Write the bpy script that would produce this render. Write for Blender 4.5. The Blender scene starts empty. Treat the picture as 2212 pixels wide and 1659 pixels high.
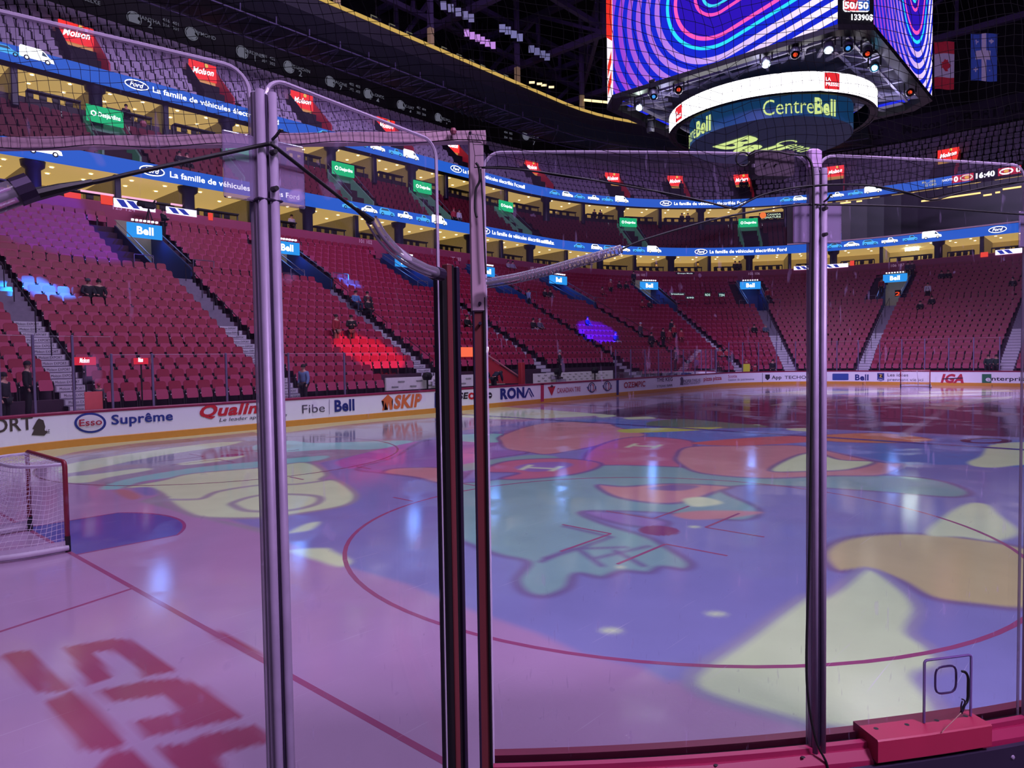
import bpy, bmesh, math, random
from math import *
from mathutils import Vector, Matrix
random.seed(11)
SC = bpy.context.scene
COL = SC.collection
W, H = 2212, 1659
# ---------------------------------------------------------------- camera
CX, CY, CZ, YAW, PITCH, ROLL, FPX = -2.946, -11.9558, 2.6088, 0.733, -0.0384, -0.0149, 1497.81
FW = Vector((cos(YAW)*cos(PITCH), sin(YAW)*cos(PITCH), sin(PITCH)))
_r = FW.cross(Vector((0, 0, 1))).normalized(); _u = _r.cross(FW)
RT = _r*cos(ROLL) + _u*sin(ROLL); UP = -_r*sin(ROLL) + _u*cos(ROLL)
C0 = Vector((CX, CY, CZ))
cd = bpy.data.cameras.new('camera'); cam = bpy.data.objects.new('camera', cd); COL.objects.link(cam)
M = Matrix((RT, UP, -FW)).transposed().to_4x4(); M.translation = C0; cam.matrix_world = M
cd.sensor_fit = 'HORIZONTAL'; cd.sensor_width = 36; cd.lens = FPX/W*36; cd.clip_start = .05; cd.clip_end = 400
SC.camera = cam
SC.view_settings.view_transform = 'Standard'
SC.cycles.transparent_max_bounces = 32
SC.cycles.max_bounces = 5; SC.cycles.diffuse_bounces = 2; SC.cycles.glossy_bounces = 3; SC.cycles.caustics_reflective = False; SC.cycles.caustics_refractive = False
SC.cycles.sample_clamp_indirect = 4

# ---------------------------------------------------------------- pixel -> place helpers (only used to read positions off the photograph)
def ray(u, v): return (FW + RT*((u-W/2)/FPX) - UP*((v-H/2)/FPX)).normalized()
def on_z(u, v, z=0.0):
    d = ray(u, v); return C0 + d*((z-CZ)/d.z)
def on_y(u, v, y):
    d = ray(u, v); return C0 + d*((y-CY)/d.y)
def on_x(u, v, x):
    d = ray(u, v); return C0 + d*((x-CX)/d.x)
def on_line(u, v, p, q):
    """vertical plane through p and q (xy)"""
    n = Vector((q[1]-p[1], -(q[0]-p[0]), 0)); d = ray(u, v)
    return C0 + d*((Vector((p[0], p[1], 0))-C0).dot(n)/d.dot(n))
def at_depth(u, v, dep):
    d = ray(u, v); return C0 + d*(dep/d.dot(FW))

# ---------------------------------------------------------------- rink path: rounded rectangle, t = arc length along the boards
X0, X1, Y1, RC = 5.18, 49.08, 4.42, 8.53
LS, LC, LE = X1-X0, RC*pi/2, 2*Y1
SEG = [('s', LS), ('c', LC), ('s', LE), ('c', LC), ('s', LS), ('c', LC), ('s', LE), ('c', LC)]
LT = sum(s[1] for s in SEG)
COR = [(X1, Y1, pi/2), (X1, -Y1, 0), (X0, -Y1, -pi/2), (X0, Y1, -pi)]
def pt(t, d=0.0):
    """point and outward normal at arc length t, offset d outwards"""
    t %= LT
    for i, (k, L) in enumerate(SEG):
        if t <= L or i == 7: break
        t -= L
    if k == 'c':
        cx, cy, a0 = COR[i//2]; a = a0 - t/RC
        return Vector((cx+(RC+d)*cos(a), cy+(RC+d)*sin(a))), Vector((cos(a), sin(a)))
    if i == 0: return Vector((X0+t, Y1+RC+d)), Vector((0, 1))
    if i == 2: return Vector((X1+RC+d, Y1-t)), Vector((1, 0))
    if i == 4: return Vector((X1-t, -Y1-RC-d)), Vector((0, -1))
    return Vector((X0-RC-d, -Y1+t)), Vector((-1, 0))
def p3(t, d, z):
    p, n = pt(t, d); return Vector((p.x, p.y, z))
def loc(x, y):
    """(t, d) of a point"""
    ox = min(max(x, X0), X1); oy = min(max(y, -Y1), Y1)
    dx, dy = x-ox, y-oy; d = hypot(dx, dy)-RC; a = atan2(dy, dx)
    if dx == 0: t = (x-X0) if dy > 0 else 2*LC+LE+LS+(X1-x)
    elif dy == 0: t = LS+LC+(Y1-y) if dx > 0 else LT-LC-LE+(y+Y1)
    elif dx > 0 and dy > 0: t = LS+(pi/2-a)*RC
    elif dx > 0: t = LS+LC+LE+(-a)*RC
    elif dy < 0: t = 2*LS+2*LC+LE+(-pi/2-a)*RC
    else: t = LT-LC+(pi-a)*RC
    if t > LT*.8: t -= LT
    return t, d
def stretch(t, d):
    """local metres per unit t at offset d"""
    a, b = pt(t, d)[0], pt(t+.02, d)[0]; return (b-a).length/.02
def adv(t, ds, d):
    """t after walking ds metres along offset d"""
    n = max(1, int(abs(ds)/.4)); h = ds/n
    for _ in range(n): t += h/stretch(t, d)
    return t
def wall(u, v, d):
    """where the sight line through a pixel meets the vertical wall at offset d: (t, z)"""
    D = ray(u, v); lo, hi = 0.0, 400.0
    for _ in range(50):
        m = (lo+hi)/2; p = C0+D*m
        ox = min(max(p.x, X0), X1); oy = min(max(p.y, -Y1), Y1)
        if hypot(p.x-ox, p.y-oy)-RC < d: lo = m
        else: hi = m
    p = C0+D*lo; return loc(p.x, p.y)[0], p.z
def march(u, v, zf, dmin=.3, t0=6.):
    """first meeting of the sight line with the raked surface z = zf(d): (t, d)"""
    D = ray(u, v); s = t0
    while s < 160:
        p = C0+D*s; t, d = loc(p.x, p.y)
        if d > dmin and p.z < zf(d): return t, d
        s += .05
    return None
def rake(d): return .95+.55*(d-1)

# ---------------------------------------------------------------- materials
def lin(c):
    if isinstance(c, str):
        c = [int(c[i:i+2], 16)/255 for i in (1, 3, 5)]
        c = [x/12.92 if x <= .04045 else ((x+.055)/1.055)**2.4 for x in c]
    return (c[0], c[1], c[2], 1)
MATS = {}
def mat(name, col, rough=.6, metal=0., emit=0., var=.12, scale=6., spec=.5, ecol=None, bump=0.):
    if name in MATS: return MATS[name]
    m = bpy.data.materials.new(name); m.use_nodes = True; nt = m.node_tree; b = nt.nodes['Principled BSDF']
    c = lin(col)
    tc = nt.nodes.new('ShaderNodeTexCoord'); nz = nt.nodes.new('ShaderNodeTexNoise'); nz.inputs['Scale'].default_value = scale
    nt.links.new(tc.outputs['Object'], nz.inputs['Vector'])
    mx = nt.nodes.new('ShaderNodeMix'); mx.data_type = 'RGBA'
    mx.inputs[6].default_value = tuple(x*(1-var) for x in c[:3])+(1,); mx.inputs[7].default_value = tuple(min(1, x*(1+var)) for x in c[:3])+(1,)
    nt.links.new(nz.outputs['Fac'], mx.inputs[0])
    nt.links.new(mx.outputs[2], b.inputs['Base Color'])
    b.inputs['Roughness'].default_value = rough; b.inputs['Metallic'].default_value = metal
    b.inputs['Specular IOR Level'].default_value = spec
    if emit:
        b.inputs['Emission Color'].default_value = lin(ecol or col); b.inputs['Emission Strength'].default_value = emit
    if bump:
        bp = nt.nodes.new('ShaderNodeBump'); bp.inputs['Strength'].default_value = bump; bp.inputs['Distance'].default_value = .02
        nt.links.new(nz.outputs['Fac'], bp.inputs['Height']); nt.links.new(bp.outputs[0], b.inputs['Normal'])
    MATS[name] = m; return m
def glow(name, col, s=1.):
    return mat(name, '#050505', .5, 0, s, ecol=col, spec=.1)

# ---------------------------------------------------------------- mesh builder
class MB:
    def __init__(s): s.v = []; s.f = []; s.m = []; s.k = 0
    def add(s, vs, fs):
        n = len(s.v); s.v += [tuple(p) for p in vs]; s.f += [tuple(i+n for i in f) for f in fs]; s.m += [s.k]*len(fs); return s
    def box(s, c, size, R=None):
        x, y, z = size[0]/2, size[1]/2, size[2]/2; c = Vector(c)
        vs = [Vector((i, j, k)) for i in (-x, x) for j in (-y, y) for k in (-z, z)]
        if R is not None: vs = [R @ p for p in vs]
        return s.add([c+p for p in vs], [(0, 1, 3, 2), (4, 6, 7, 5), (0, 4, 5, 1), (2, 3, 7, 6), (0, 2, 6, 4), (1, 5, 7, 3)])
    def cbox(s, c, size, b=.01, R=None):
        """box with chamfered vertical and horizontal edges (built as a stack of three rings)"""
        x, y, z = size[0]/2, size[1]/2, size[2]/2; c = Vector(c); b = min(b, x*.9, y*.9, z*.9)
        rings = []
        for zz, q in ((-z, b), (-z+b, 0), (z-b, 0), (z, b)):
            xx, yy = x-q, y-q; k = b
            rings.append([Vector(p) for p in ((-xx+k, -yy, zz), (xx-k, -yy, zz), (xx, -yy+k, zz), (xx, yy-k, zz), (xx-k, yy, zz), (-xx+k, yy, zz), (-xx, yy-k, zz), (-xx, -yy+k, zz))])
        vs = [p for r in rings for p in r]
        if R is not None: vs = [R @ p for p in vs]
        fs = [tuple(range(7, -1, -1)), tuple(range(24, 32))]
        for r in range(3): fs += [(r*8+i, r*8+(i+1) % 8, r*8+8+(i+1) % 8, r*8+8+i) for i in range(8)]
        return s.add([c+p for p in vs], fs)
    def poly(s, pts): return s.add(pts, [tuple(range(len(pts)))])
    def tube(s, pts, r, n=8, cap=True):
        pts = [Vector(p) for p in pts]; rs = r if isinstance(r, (list, tuple)) else [r]*len(pts)
        up = None; vs = []; fs = []
        for i, p in enumerate(pts):
            a = pts[max(0, i-1)]; b = pts[min(len(pts)-1, i+1)]; d = (b-a).normalized()
            if up is None: up = d.orthogonal().normalized()
            up = (up-d*up.dot(d)); up = up.normalized() if up.length > 1e-6 else d.orthogonal().normalized()
            w = d.cross(up)
            vs += [p+(up*cos(2*pi*j/n)+w*sin(2*pi*j/n))*rs[i] for j in range(n)]
        for i in range(len(pts)-1): fs += [(i*n+j, i*n+(j+1) % n, i*n+n+(j+1) % n, i*n+n+j) for j in range(n)]
        if cap: fs += [tuple(range(n-1, -1, -1)), tuple(range((len(pts)-1)*n, len(pts)*n))]
        return s.add(vs, fs)
    def bar(s, a, b, w, h):
        """rectangular bar from a to b"""
        a = Vector(a); b = Vector(b); d = (b-a); L = d.length; d.normalize()
        sd = d.cross(Vector((0, 0, 1)))
        sd = sd.normalized() if sd.length > 1e-4 else Vector((1, 0, 0))
        u = sd.cross(d); R = Matrix((sd, d, u)).transposed()
        return s.box((a+b)/2, (w, L, h), R)
    def lathe(s, prof, c=(0, 0, 0), n=24, R=None):
        c = Vector(c); vs = []; fs = []
        for r, z in prof:
            for j in range(n):
                p = Vector((r*cos(2*pi*j/n), r*sin(2*pi*j/n), z)); vs.append(c+(R @ p if R is not None else p))
        for i in range(len(prof)-1): fs += [(i*n+j, i*n+(j+1) % n, i*n+n+(j+1) % n, i*n+n+j) for j in range(n)]
        return s.add(vs, fs)
    def disc(s, c, r, n=16, R=None):
        c = Vector(c); vs = [Vector((r*cos(2*pi*j/n), r*sin(2*pi*j/n), 0)) for j in range(n)]
        return s.add([c+(R @ p if R is not None else p) for p in vs], [tuple(range(n))])
    def prism(s, pts, off):
        off = Vector(off); n = len(pts); a = [Vector(p) for p in pts]
        fs = [tuple(range(n-1, -1, -1)), tuple(range(n, 2*n))]+[(i, (i+1) % n, n+(i+1) % n, n+i) for i in range(n)]
        return s.add(a+[p+off for p in a], fs)
    def sweep(s, prof, ts, closed=False):
        """profile of (d, z) swept along the rink path"""
        n = len(prof); vs = [p3(t, d, z) for t in ts for d, z in prof]; fs = []
        for i in range(len(ts)-1):
            for j in range(n-1 + (1 if closed else 0)):
                k = (j+1) % n; fs.append((i*n+j, i*n+k, i*n+n+k, i*n+n+j))
        if closed: fs += [tuple(range(n)), tuple(range(len(ts)*n-1, (len(ts)-1)*n-1, -1))]
        return s.add(vs, fs)
    def mesh(s, name, mats, smooth=False):
        me = bpy.data.meshes.new(name); me.from_pydata(s.v, [], s.f)
        for m in (mats if isinstance(mats, (list, tuple)) else [mats]): me.materials.append(m)
        if any(s.m): me.polygons.foreach_set('material_index', s.m)
        if smooth: me.polygons.foreach_set('use_smooth', [True]*len(me.polygons))
        me.update(); return me
    def build(s, name, mats, parent=None, smooth=False, label=None):
        o = bpy.data.objects.new(name, s.mesh(name, mats, smooth)); COL.objects.link(o)
        if parent is not None: o.parent = parent; o.matrix_parent_inverse = world(parent).inverted()
        if label: o['label'] = label
        return o
def world(o):
    return (world(o.parent) @ o.matrix_parent_inverse @ o.matrix_basis) if o.parent else o.matrix_basis.copy()
def tag(o, label=None, cat=None, group=None, kind=None):
    if label: o['label'] = label
    if cat: o['category'] = cat
    if group: o['group'] = group
    if kind: o['kind'] = kind
    return o
def empty(name, p, label, cat, group=None, rz=0.):
    o = bpy.data.objects.new(name, None); COL.objects.link(o); o.location = p; o.rotation_euler.z = rz; o.empty_display_size = .2
    return tag(o, label, cat, group)
def struct(mb, name, m, smooth=False, label=None):
    o = mb.build(name, m, smooth=smooth); o['kind'] = 'structure'
    if label: o['label'] = label
    return o
def copy_tree(o, p=None, rz=None, label=None, parent=None):
    c = o.copy(); COL.objects.link(c)
    if parent is not None: c.parent = parent
    if p is not None: c.location = p
    if rz is not None: c.rotation_euler.z = rz
    if label: c['label'] = label
    for ch in o.children: copy_tree(ch, parent=c)
    return c
def child(mb, name, mats, parent, smooth=False, label=None):
    """part given in its parent's own coordinates"""
    o = bpy.data.objects.new(name, mb.mesh(name, mats, smooth)); COL.objects.link(o); o.parent = parent
    if label: o['label'] = label
    return o
def frange(a, b, h):
    n = max(1, int(ceil(abs(b-a)/h))); return [a+(b-a)*i/n for i in range(n+1)]
NUM = ['zeroth', 'first', 'second', 'third', 'fourth', 'fifth', 'sixth', 'seventh', 'eighth', 'ninth', 'tenth', 'eleventh', 'twelfth', 'thirteenth', 'fourteenth', 'fifteenth', 'sixteenth', 'seventeenth', 'eighteenth', 'nineteenth', 'twentieth']
def nth(i):
    if i <= 20: return NUM[i]
    return '%d%s' % (i, {1: 'st', 2: 'nd', 3: 'rd'}.get(i % 10, 'th') if i % 100 not in (11, 12, 13) else 'th')

# ---------------------------------------------------------------- lettering: flat meshes in (x right, y up) units
TXT = {}
def text2d(s, bold=0., shear=0., sp=1.):
    """vertices and faces of a string, lower left at 0, cap height 1"""
    k = (s, bold, shear, sp)
    if k in TXT: return TXT[k]
    vs = []; fs = []; bb = bold
    for _ in range(4):
        cu = bpy.data.curves.new('t', 'FONT'); cu.body = s; cu.size = 1.38; cu.offset = bb; cu.resolution_u = 3; cu.space_character = sp+bb*1.2
        o = bpy.data.objects.new('t', cu); me = bpy.data.meshes.new_from_object(o)
        vs = [(p.co.x, p.co.y) for p in me.vertices]; fs = [tuple(p.vertices) for p in me.polygons]
        ar = sum(p.area for p in me.polygons)
        bpy.data.objects.remove(o); bpy.data.curves.remove(cu); bpy.data.meshes.remove(me)
        if not vs: return [], [], 0
        if max(p[1] for p in vs) < 1.5 and max(p[0] for p in vs) < 1.4*len(s)+1: break
        bb *= .5
    x0 = min(p[0] for p in vs); vs = [(x-x0+y*shear, y) for x, y in vs]
    TXT[k] = (vs, fs, max(p[0] for p in vs)); return TXT[k]
def shapes_on(mb, vs, fs, fn): return mb.add([fn(x, y) for x, y in vs], fs)
def text_on(mb, s, fn, h, x0=0., y0=0., width=None, bold=.0, shear=0., sp=1., center=False):
    """write s through the map fn(x, y) -> place; cap height h; stretched to width when given"""
    vs, fs, w = text2d(s, bold, shear, sp)
    if not vs: return 0
    kx = (width/w) if width else h
    if center: x0 -= w*kx/2
    shapes_on(mb, [(x0+x*kx, y0+y*h) for x, y in vs], fs, fn); return w*kx
def path_map(t0, z0, d):
    """(x along the wall seen from the ice, left to right; y up) -> place"""
    def fn(x, y): return p3(adv(t0, x, d) if abs(x) > 1e-6 else t0, d, z0+y)
    return fn
def plane_map(o, ex, ey):
    o = Vector(o); ex = Vector(ex); ey = Vector(ey)
    return lambda x, y: o+ex*x+ey*y
def ell(cx, cy, rx, ry, n=28): return [(cx+rx*cos(2*pi*i/n), cy+ry*sin(2*pi*i/n)) for i in range(n)]
def flat(mb, pts, fn): return mb.poly([fn(x, y) for x, y in pts])
def ringshape(mb, cx, cy, rx, ry, w, fn, n=32):
    a = ell(cx, cy, rx, ry, n); b = ell(cx, cy, rx-w, ry-w, n)
    vs = [fn(*p) for p in a]+[fn(*p) for p in b]
    return mb.add(vs, [(i, (i+1) % n, n+(i+1) % n, n+i) for i in range(n)])
CARS = {
 'van': ([(0, .12), (0, .44), (.04, .5), (.62, .5), (.74, .42), (.86, .28), (.97, .24), (1, .12)], [(.64, .3), (.66, .45), (.72, .4), (.82, .29)], (.2, .8)),
 'sedan': ([(0, .1), (.01, .22), (.14, .26), (.3, .38), (.58, .39), (.74, .27), (.95, .22), (1, .1)], [(.24, .26), (.33, .35), (.56, .36), (.68, .27)], (.2, .8)),
 'suv': ([(0, .1), (.01, .3), (.1, .42), (.55, .43), (.7, .3), (.96, .24), (1, .1)], [(.1, .3), (.16, .39), (.53, .4), (.64, .3)], (.2, .8)),
 'pickup': ([(0, .12), (0, .28), (.38, .28), (.42, .43), (.64, .43), (.74, .29), (.97, .25), (1, .12)], [(.45, .3), (.47, .4), (.62, .4), (.7, .3)], (.2, .8)),
}
def car_on(mb, kind, fn, fn2, L, x0, y0, flip=False):
    """side view of a car: slot 0 body, slot 1 windows, slot 2 tyres; fn is the body layer, fn2 a layer just in front"""
    body, win, wh = CARS[kind]
    g = lambda f, x, y: f(x0+(1-x if flip else x)*L, y0+y*L)
    mb.k = 0; mb.poly([g(fn, *p) for p in body])
    mb.k = 1; mb.poly([g(fn2, *p) for p in win])
    for c in wh:
        mb.k = 2; mb.poly([g(fn2, *p) for p in ell(c, .12, .085, .085, 14)])
        mb.k = 0; mb.poly([g(lambda x, y: fn2(x, y)+(fn2(x, y)-fn(x, y))*.5, *p) for p in ell(c, .12, .045, .045, 10)])
    mb.k = 0
# ================================================================ ICE
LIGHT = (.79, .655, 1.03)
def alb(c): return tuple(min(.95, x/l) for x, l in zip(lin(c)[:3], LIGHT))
def icemat(name, c, rough=.045, attr=False):
    if name in MATS: return MATS[name]
    m = bpy.data.materials.new(name); m.use_nodes = True; nt = m.node_tree; b = nt.nodes['Principled BSDF']; L = nt.links.new
    col = alb(c)
    tc = nt.nodes.new('ShaderNodeTexCoord')
    n1 = nt.nodes.new('ShaderNodeTexNoise'); n1.inputs['Scale'].default_value = 1.3; n1.inputs['Detail'].default_value = 6
    L(tc.outputs['Object'], n1.inputs['Vector'])
    mx = nt.nodes.new('ShaderNodeMix'); mx.data_type = 'RGBA'
    mx.inputs[6].default_value = tuple(x*.9 for x in col)+(1,); mx.inputs[7].default_value = tuple(min(1, x*1.08) for x in col)+(1,)
    L(n1.outputs['Fac'], mx.inputs[0])
    if attr:
        at = nt.nodes.new('ShaderNodeAttribute'); at.attribute_name = 'picture'
        mr = nt.nodes.new('ShaderNodeMapRange'); mr.inputs['To Min'].default_value = .88; mr.inputs['To Max'].default_value = 1.1; L(n1.outputs['Fac'], mr.inputs[0])
        hs = nt.nodes.new('ShaderNodeHueSaturation'); L(mr.outputs[0], hs.inputs['Value']); L(at.outputs['Color'], hs.inputs['Color'])
        mx.blend_type = 'MIX'; mx.inputs[0].default_value = 1; nt.links.remove(mx.inputs[0].links[0]); L(hs.outputs[0], mx.inputs[7])
    # skate scratches: short pale hair lines in two stretched directions
    prev = mx.outputs[2]
    for rot, sx, th in ((.5, .12, .70), (2.1, .1, .71)):
        mp = nt.nodes.new('ShaderNodeMapping'); mp.inputs['Rotation'].default_value = (0, 0, rot); mp.inputs['Scale'].default_value = (sx*5, 42, 1)
        n3 = nt.nodes.new('ShaderNodeTexNoise'); n3.inputs['Scale'].default_value = 1; n3.inputs['Detail'].default_value = 3; n3.inputs['Distortion'].default_value = .4
        L(tc.outputs['Object'], mp.inputs['Vector']); L(mp.outputs[0], n3.inputs['Vector'])
        mr = nt.nodes.new('ShaderNodeMapRange'); mr.inputs['From Min'].default_value = th; mr.inputs['From Max'].default_value = th+.06; mr.inputs['To Max'].default_value = .35; L(n3.outputs['Fac'], mr.inputs['Value'])
        m2 = nt.nodes.new('ShaderNodeMix'); m2.data_type = 'RGBA'; L(mr.outputs[0], m2.inputs[0]); L(prev, m2.inputs[6]); m2.inputs[7].default_value = (.75, .7, .82, 1); prev = m2.outputs[2]
    L(m2.outputs[2], b.inputs['Base Color'])
    b.inputs['IOR'].default_value = 1.33; b.inputs['Roughness'].default_value = rough
    n2 = nt.nodes.new('ShaderNodeTexNoise'); n2.inputs['Scale'].default_value = 22; n2.inputs['Detail'].default_value = 8; n2.inputs['Roughness'].default_value = .7
    L(tc.outputs['Object'], n2.inputs['Vector'])
    bp = nt.nodes.new('ShaderNodeBump'); bp.inputs['Distance'].default_value = .01
    n4 = nt.nodes.new('ShaderNodeTexNoise'); n4.inputs['Scale'].default_value = .45; n4.inputs['Detail'].default_value = 3; L(tc.outputs['Object'], n4.inputs['Vector'])
    mr4 = nt.nodes.new('ShaderNodeMapRange'); mr4.inputs['From Min'].default_value = .52; mr4.inputs['From Max'].default_value = .66; mr4.inputs['To Min'].default_value = .05; mr4.inputs['To Max'].default_value = .3; L(n4.outputs['Fac'], mr4.inputs[0]); L(mr4.outputs[0], bp.inputs['Strength'])
    L(n2.outputs['Fac'], bp.inputs['Height']); L(bp.outputs[0], b.inputs['Normal'])
    MATS[name] = m; return m
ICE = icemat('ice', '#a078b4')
LV = [0]
def smooth_px(pts, n=5):
    out = []; N = len(pts)
    for i in range(N):
        p0, p1, p2, p3_ = [pts[(i+k) % N] for k in (-1, 0, 1, 2)]
        for j in range(n):
            t = j/n; a = []
            for k in (0, 1):
                a.append(.5*(2*p1[k]+(p2[k]-p0[k])*t+(2*p0[k]-5*p1[k]+4*p2[k]-p3_[k])*t*t+(3*p1[k]-p0[k]-3*p2[k]+p3_[k])*t**3))
            out.append(tuple(a))
    return out
import numpy as np
GRIDS = []
for gx0, gx1, h in ((X0-RC, 20., .05), (20., X1+RC, .1)):
    nx, ny = int(round((gx1-gx0)/h)), int(round(2*(Y1+RC)/h))
    xs, ys = np.linspace(gx0, gx1, nx+1), np.linspace(-Y1-RC, Y1+RC, ny+1)
    gxx, gyy = np.meshgrid(xs, ys, indexing='ij'); GRIDS.append([gxx, gyy, np.tile(np.array(alb('#a078b4'), dtype=float), (nx+1, ny+1, 1)), xs, ys])
def splat(c, pts, closed, blur, width=0.):
    """blend colour c into the ice picture: inside a closed outline, or along an open line of the given width, with soft edges"""
    P_ = np.array([(p[0], p[1]) for p in pts]); A = P_ if not closed else P_; B = np.roll(P_, -1, 0) if closed else P_[1:]; A = P_ if closed else P_[:-1]
    col = np.array(alb(c))
    for gxx, gyy, img, xs, ys in GRIDS:
        m = blur+width+.1; i0, i1 = np.searchsorted(xs, P_[:, 0].min()-m), np.searchsorted(xs, P_[:, 0].max()+m); j0, j1 = np.searchsorted(ys, P_[:, 1].min()-m), np.searchsorted(ys, P_[:, 1].max()+m)
        if i1 <= i0 or j1 <= j0: continue
        X, Y = gxx[i0:i1, j0:j1], gyy[i0:i1, j0:j1]; D = np.full(X.shape, 1e9); ins = np.zeros(X.shape, bool)
        for (ax, ay), (bx, by) in zip(A, B):
            dx, dy = bx-ax, by-ay; L2 = dx*dx+dy*dy+1e-12; t = np.clip(((X-ax)*dx+(Y-ay)*dy)/L2, 0, 1); D = np.minimum(D, (X-ax-t*dx)**2+(Y-ay-t*dy)**2)
            if closed and ay != by: ins ^= ((ay > Y) != (by > Y)) & (X < dx*(Y-ay)/(by-ay)+ax)
        D = np.sqrt(D); sd = np.where(ins, D, -D) if closed else width/2-D
        w = np.clip(sd/blur+.5, 0, 1); w = (w*w*(3-2*w))[..., None]*(1. if closed else .85)
        img[i0:i1, j0:j1] = img[i0:i1, j0:j1]*(1-w)+col*w
def patch(name, c, pts, sm=True, px=True, label=None, outline=None, soft=.16):
    q = smooth_px(pts) if sm else pts
    w = [on_z(u, v, 0) if px else Vector((u, v, 0)) for u, v in q]
    splat(c, w, True, soft)
    if outline: splat(outline, w+[w[0]], False, .13, .13)
def stroke(c, pts, wd, px=True, name='projected_line', soft=False):
    if soft and len(pts) > 5 and px: pts = smooth_px(pts[:-1] if pts[0] == pts[-1] else pts); pts = pts+[pts[0]] if wd > .15 and abs(pts[0][0]-505) < 1 else pts[:-5]
    if soft: return splat(c, [on_z(u, v, 0) if px else Vector((u, v, 0)) for u, v in pts], False, .12, wd)
    LV[0] += 1; LATE.append((LV[0], c, pts, wd, px, name))
LATE = []
def finish_ice():
    b = MB(); cols = []
    for gxx, gyy, img, xs, ys in GRIDS:
        n0 = len(b.v); nx, ny = gxx.shape; V = np.stack([gxx.ravel(), gyy.ravel(), np.zeros(nx*ny)], -1); b.v += V.tolist(); cols.append(img.reshape(-1, 3))
        ox = np.clip(gxx, X0, X1); oy = np.clip(gyy, -Y1, Y1); ok = (np.hypot(gxx-ox, gyy-oy)-RC) < .02
        q = ok[:-1, :-1] | ok[1:, :-1] | ok[1:, 1:] | ok[:-1, 1:]; I, J_ = np.nonzero(q); k = I*ny+J_+n0
        b.f += np.stack([k, k+ny, k+ny+1, k+1], -1).tolist()
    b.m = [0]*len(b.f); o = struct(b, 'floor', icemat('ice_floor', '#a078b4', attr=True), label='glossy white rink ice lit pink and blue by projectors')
    C_ = np.concatenate(cols); a = o.data.color_attributes.new('picture', 'FLOAT_COLOR', 'POINT'); a.data.foreach_set('color', np.concatenate([C_, np.ones((len(C_), 1))], 1).ravel())
    for lv, c, pts, wd, px, name in LATE:
        z = .0006+.00005*lv; w = [on_z(u, v, z) if px else Vector((u, v, z)) for u, v in pts]; L_ = []; R_ = []; n = len(w)
        for i, p in enumerate(w):
            d = (w[min(i+1, n-1)]-w[max(i-1, 0)]); d = Vector((-d.y, d.x, 0)).normalized() if d.length > 1e-6 else Vector((0, 1, 0)); L_.append(p+d*wd/2); R_.append(p-d*wd/2)
        m = MB(); m.add(L_+R_, [(i, i+1, n+i+1, n+i) for i in range(n-1)]); m.build(name, icemat('ice_'+c, c), o)
PUR = '#6c5294'; VIO = '#7a72bc'; CRE = '#c4c8b8'; TEAL = '#7a94ac'; SAL = '#ba7c94'; PNK = '#b2628c'; CYA = '#84b4cc'; GRY = '#8c7ca2'; DRK = '#40284c'; YEL = '#b4a088'; RBL = '#5a70c4'
# --- the projected light painted into the ice colour, back to front (colour fields only)
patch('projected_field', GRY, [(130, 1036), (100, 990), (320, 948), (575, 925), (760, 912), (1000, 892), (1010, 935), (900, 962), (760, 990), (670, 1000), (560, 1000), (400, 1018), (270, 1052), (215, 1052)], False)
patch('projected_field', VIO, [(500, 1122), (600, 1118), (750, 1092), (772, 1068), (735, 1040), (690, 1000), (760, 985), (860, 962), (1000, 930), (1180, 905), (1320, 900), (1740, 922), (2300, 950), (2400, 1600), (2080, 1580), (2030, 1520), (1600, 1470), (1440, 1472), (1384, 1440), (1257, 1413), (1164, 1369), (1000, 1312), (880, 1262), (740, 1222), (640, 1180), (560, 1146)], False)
patch('projected_field', DRK, [(1250, 896), (1450, 868), (1600, 855), (1740, 850), (1900, 862), (2140, 880), (2330, 885), (2330, 950), (1740, 925), (1600, 923), (1440, 905)], False)  # far ice left unlit, painted as a dark patch
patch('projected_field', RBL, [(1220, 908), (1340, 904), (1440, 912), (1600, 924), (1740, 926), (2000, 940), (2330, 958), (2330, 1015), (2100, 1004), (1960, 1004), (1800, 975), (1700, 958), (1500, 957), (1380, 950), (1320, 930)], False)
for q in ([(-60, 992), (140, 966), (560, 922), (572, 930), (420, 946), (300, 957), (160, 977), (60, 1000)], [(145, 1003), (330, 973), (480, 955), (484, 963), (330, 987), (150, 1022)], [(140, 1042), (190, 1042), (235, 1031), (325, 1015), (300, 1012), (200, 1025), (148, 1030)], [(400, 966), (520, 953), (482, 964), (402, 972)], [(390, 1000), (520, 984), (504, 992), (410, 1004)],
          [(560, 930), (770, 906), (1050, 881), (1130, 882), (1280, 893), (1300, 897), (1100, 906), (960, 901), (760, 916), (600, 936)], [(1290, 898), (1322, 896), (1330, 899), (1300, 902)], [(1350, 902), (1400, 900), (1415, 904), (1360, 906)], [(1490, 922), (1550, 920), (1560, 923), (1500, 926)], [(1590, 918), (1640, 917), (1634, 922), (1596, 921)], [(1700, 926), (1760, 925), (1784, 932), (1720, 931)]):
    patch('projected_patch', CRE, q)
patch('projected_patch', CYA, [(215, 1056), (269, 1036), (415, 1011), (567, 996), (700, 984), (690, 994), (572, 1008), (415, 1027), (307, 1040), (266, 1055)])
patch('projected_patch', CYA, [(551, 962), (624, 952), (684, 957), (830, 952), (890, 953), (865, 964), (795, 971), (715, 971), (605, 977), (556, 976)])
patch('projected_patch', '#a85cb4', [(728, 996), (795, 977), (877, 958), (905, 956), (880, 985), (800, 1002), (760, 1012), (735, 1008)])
patch('projected_patch', '#8a66b6', [(770, 1013), (850, 988), (905, 956), (947, 950), (1080, 956), (1143, 977), (1048, 995), (985, 1040), (900, 1030), (827, 1022)], outline=PUR)
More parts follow.
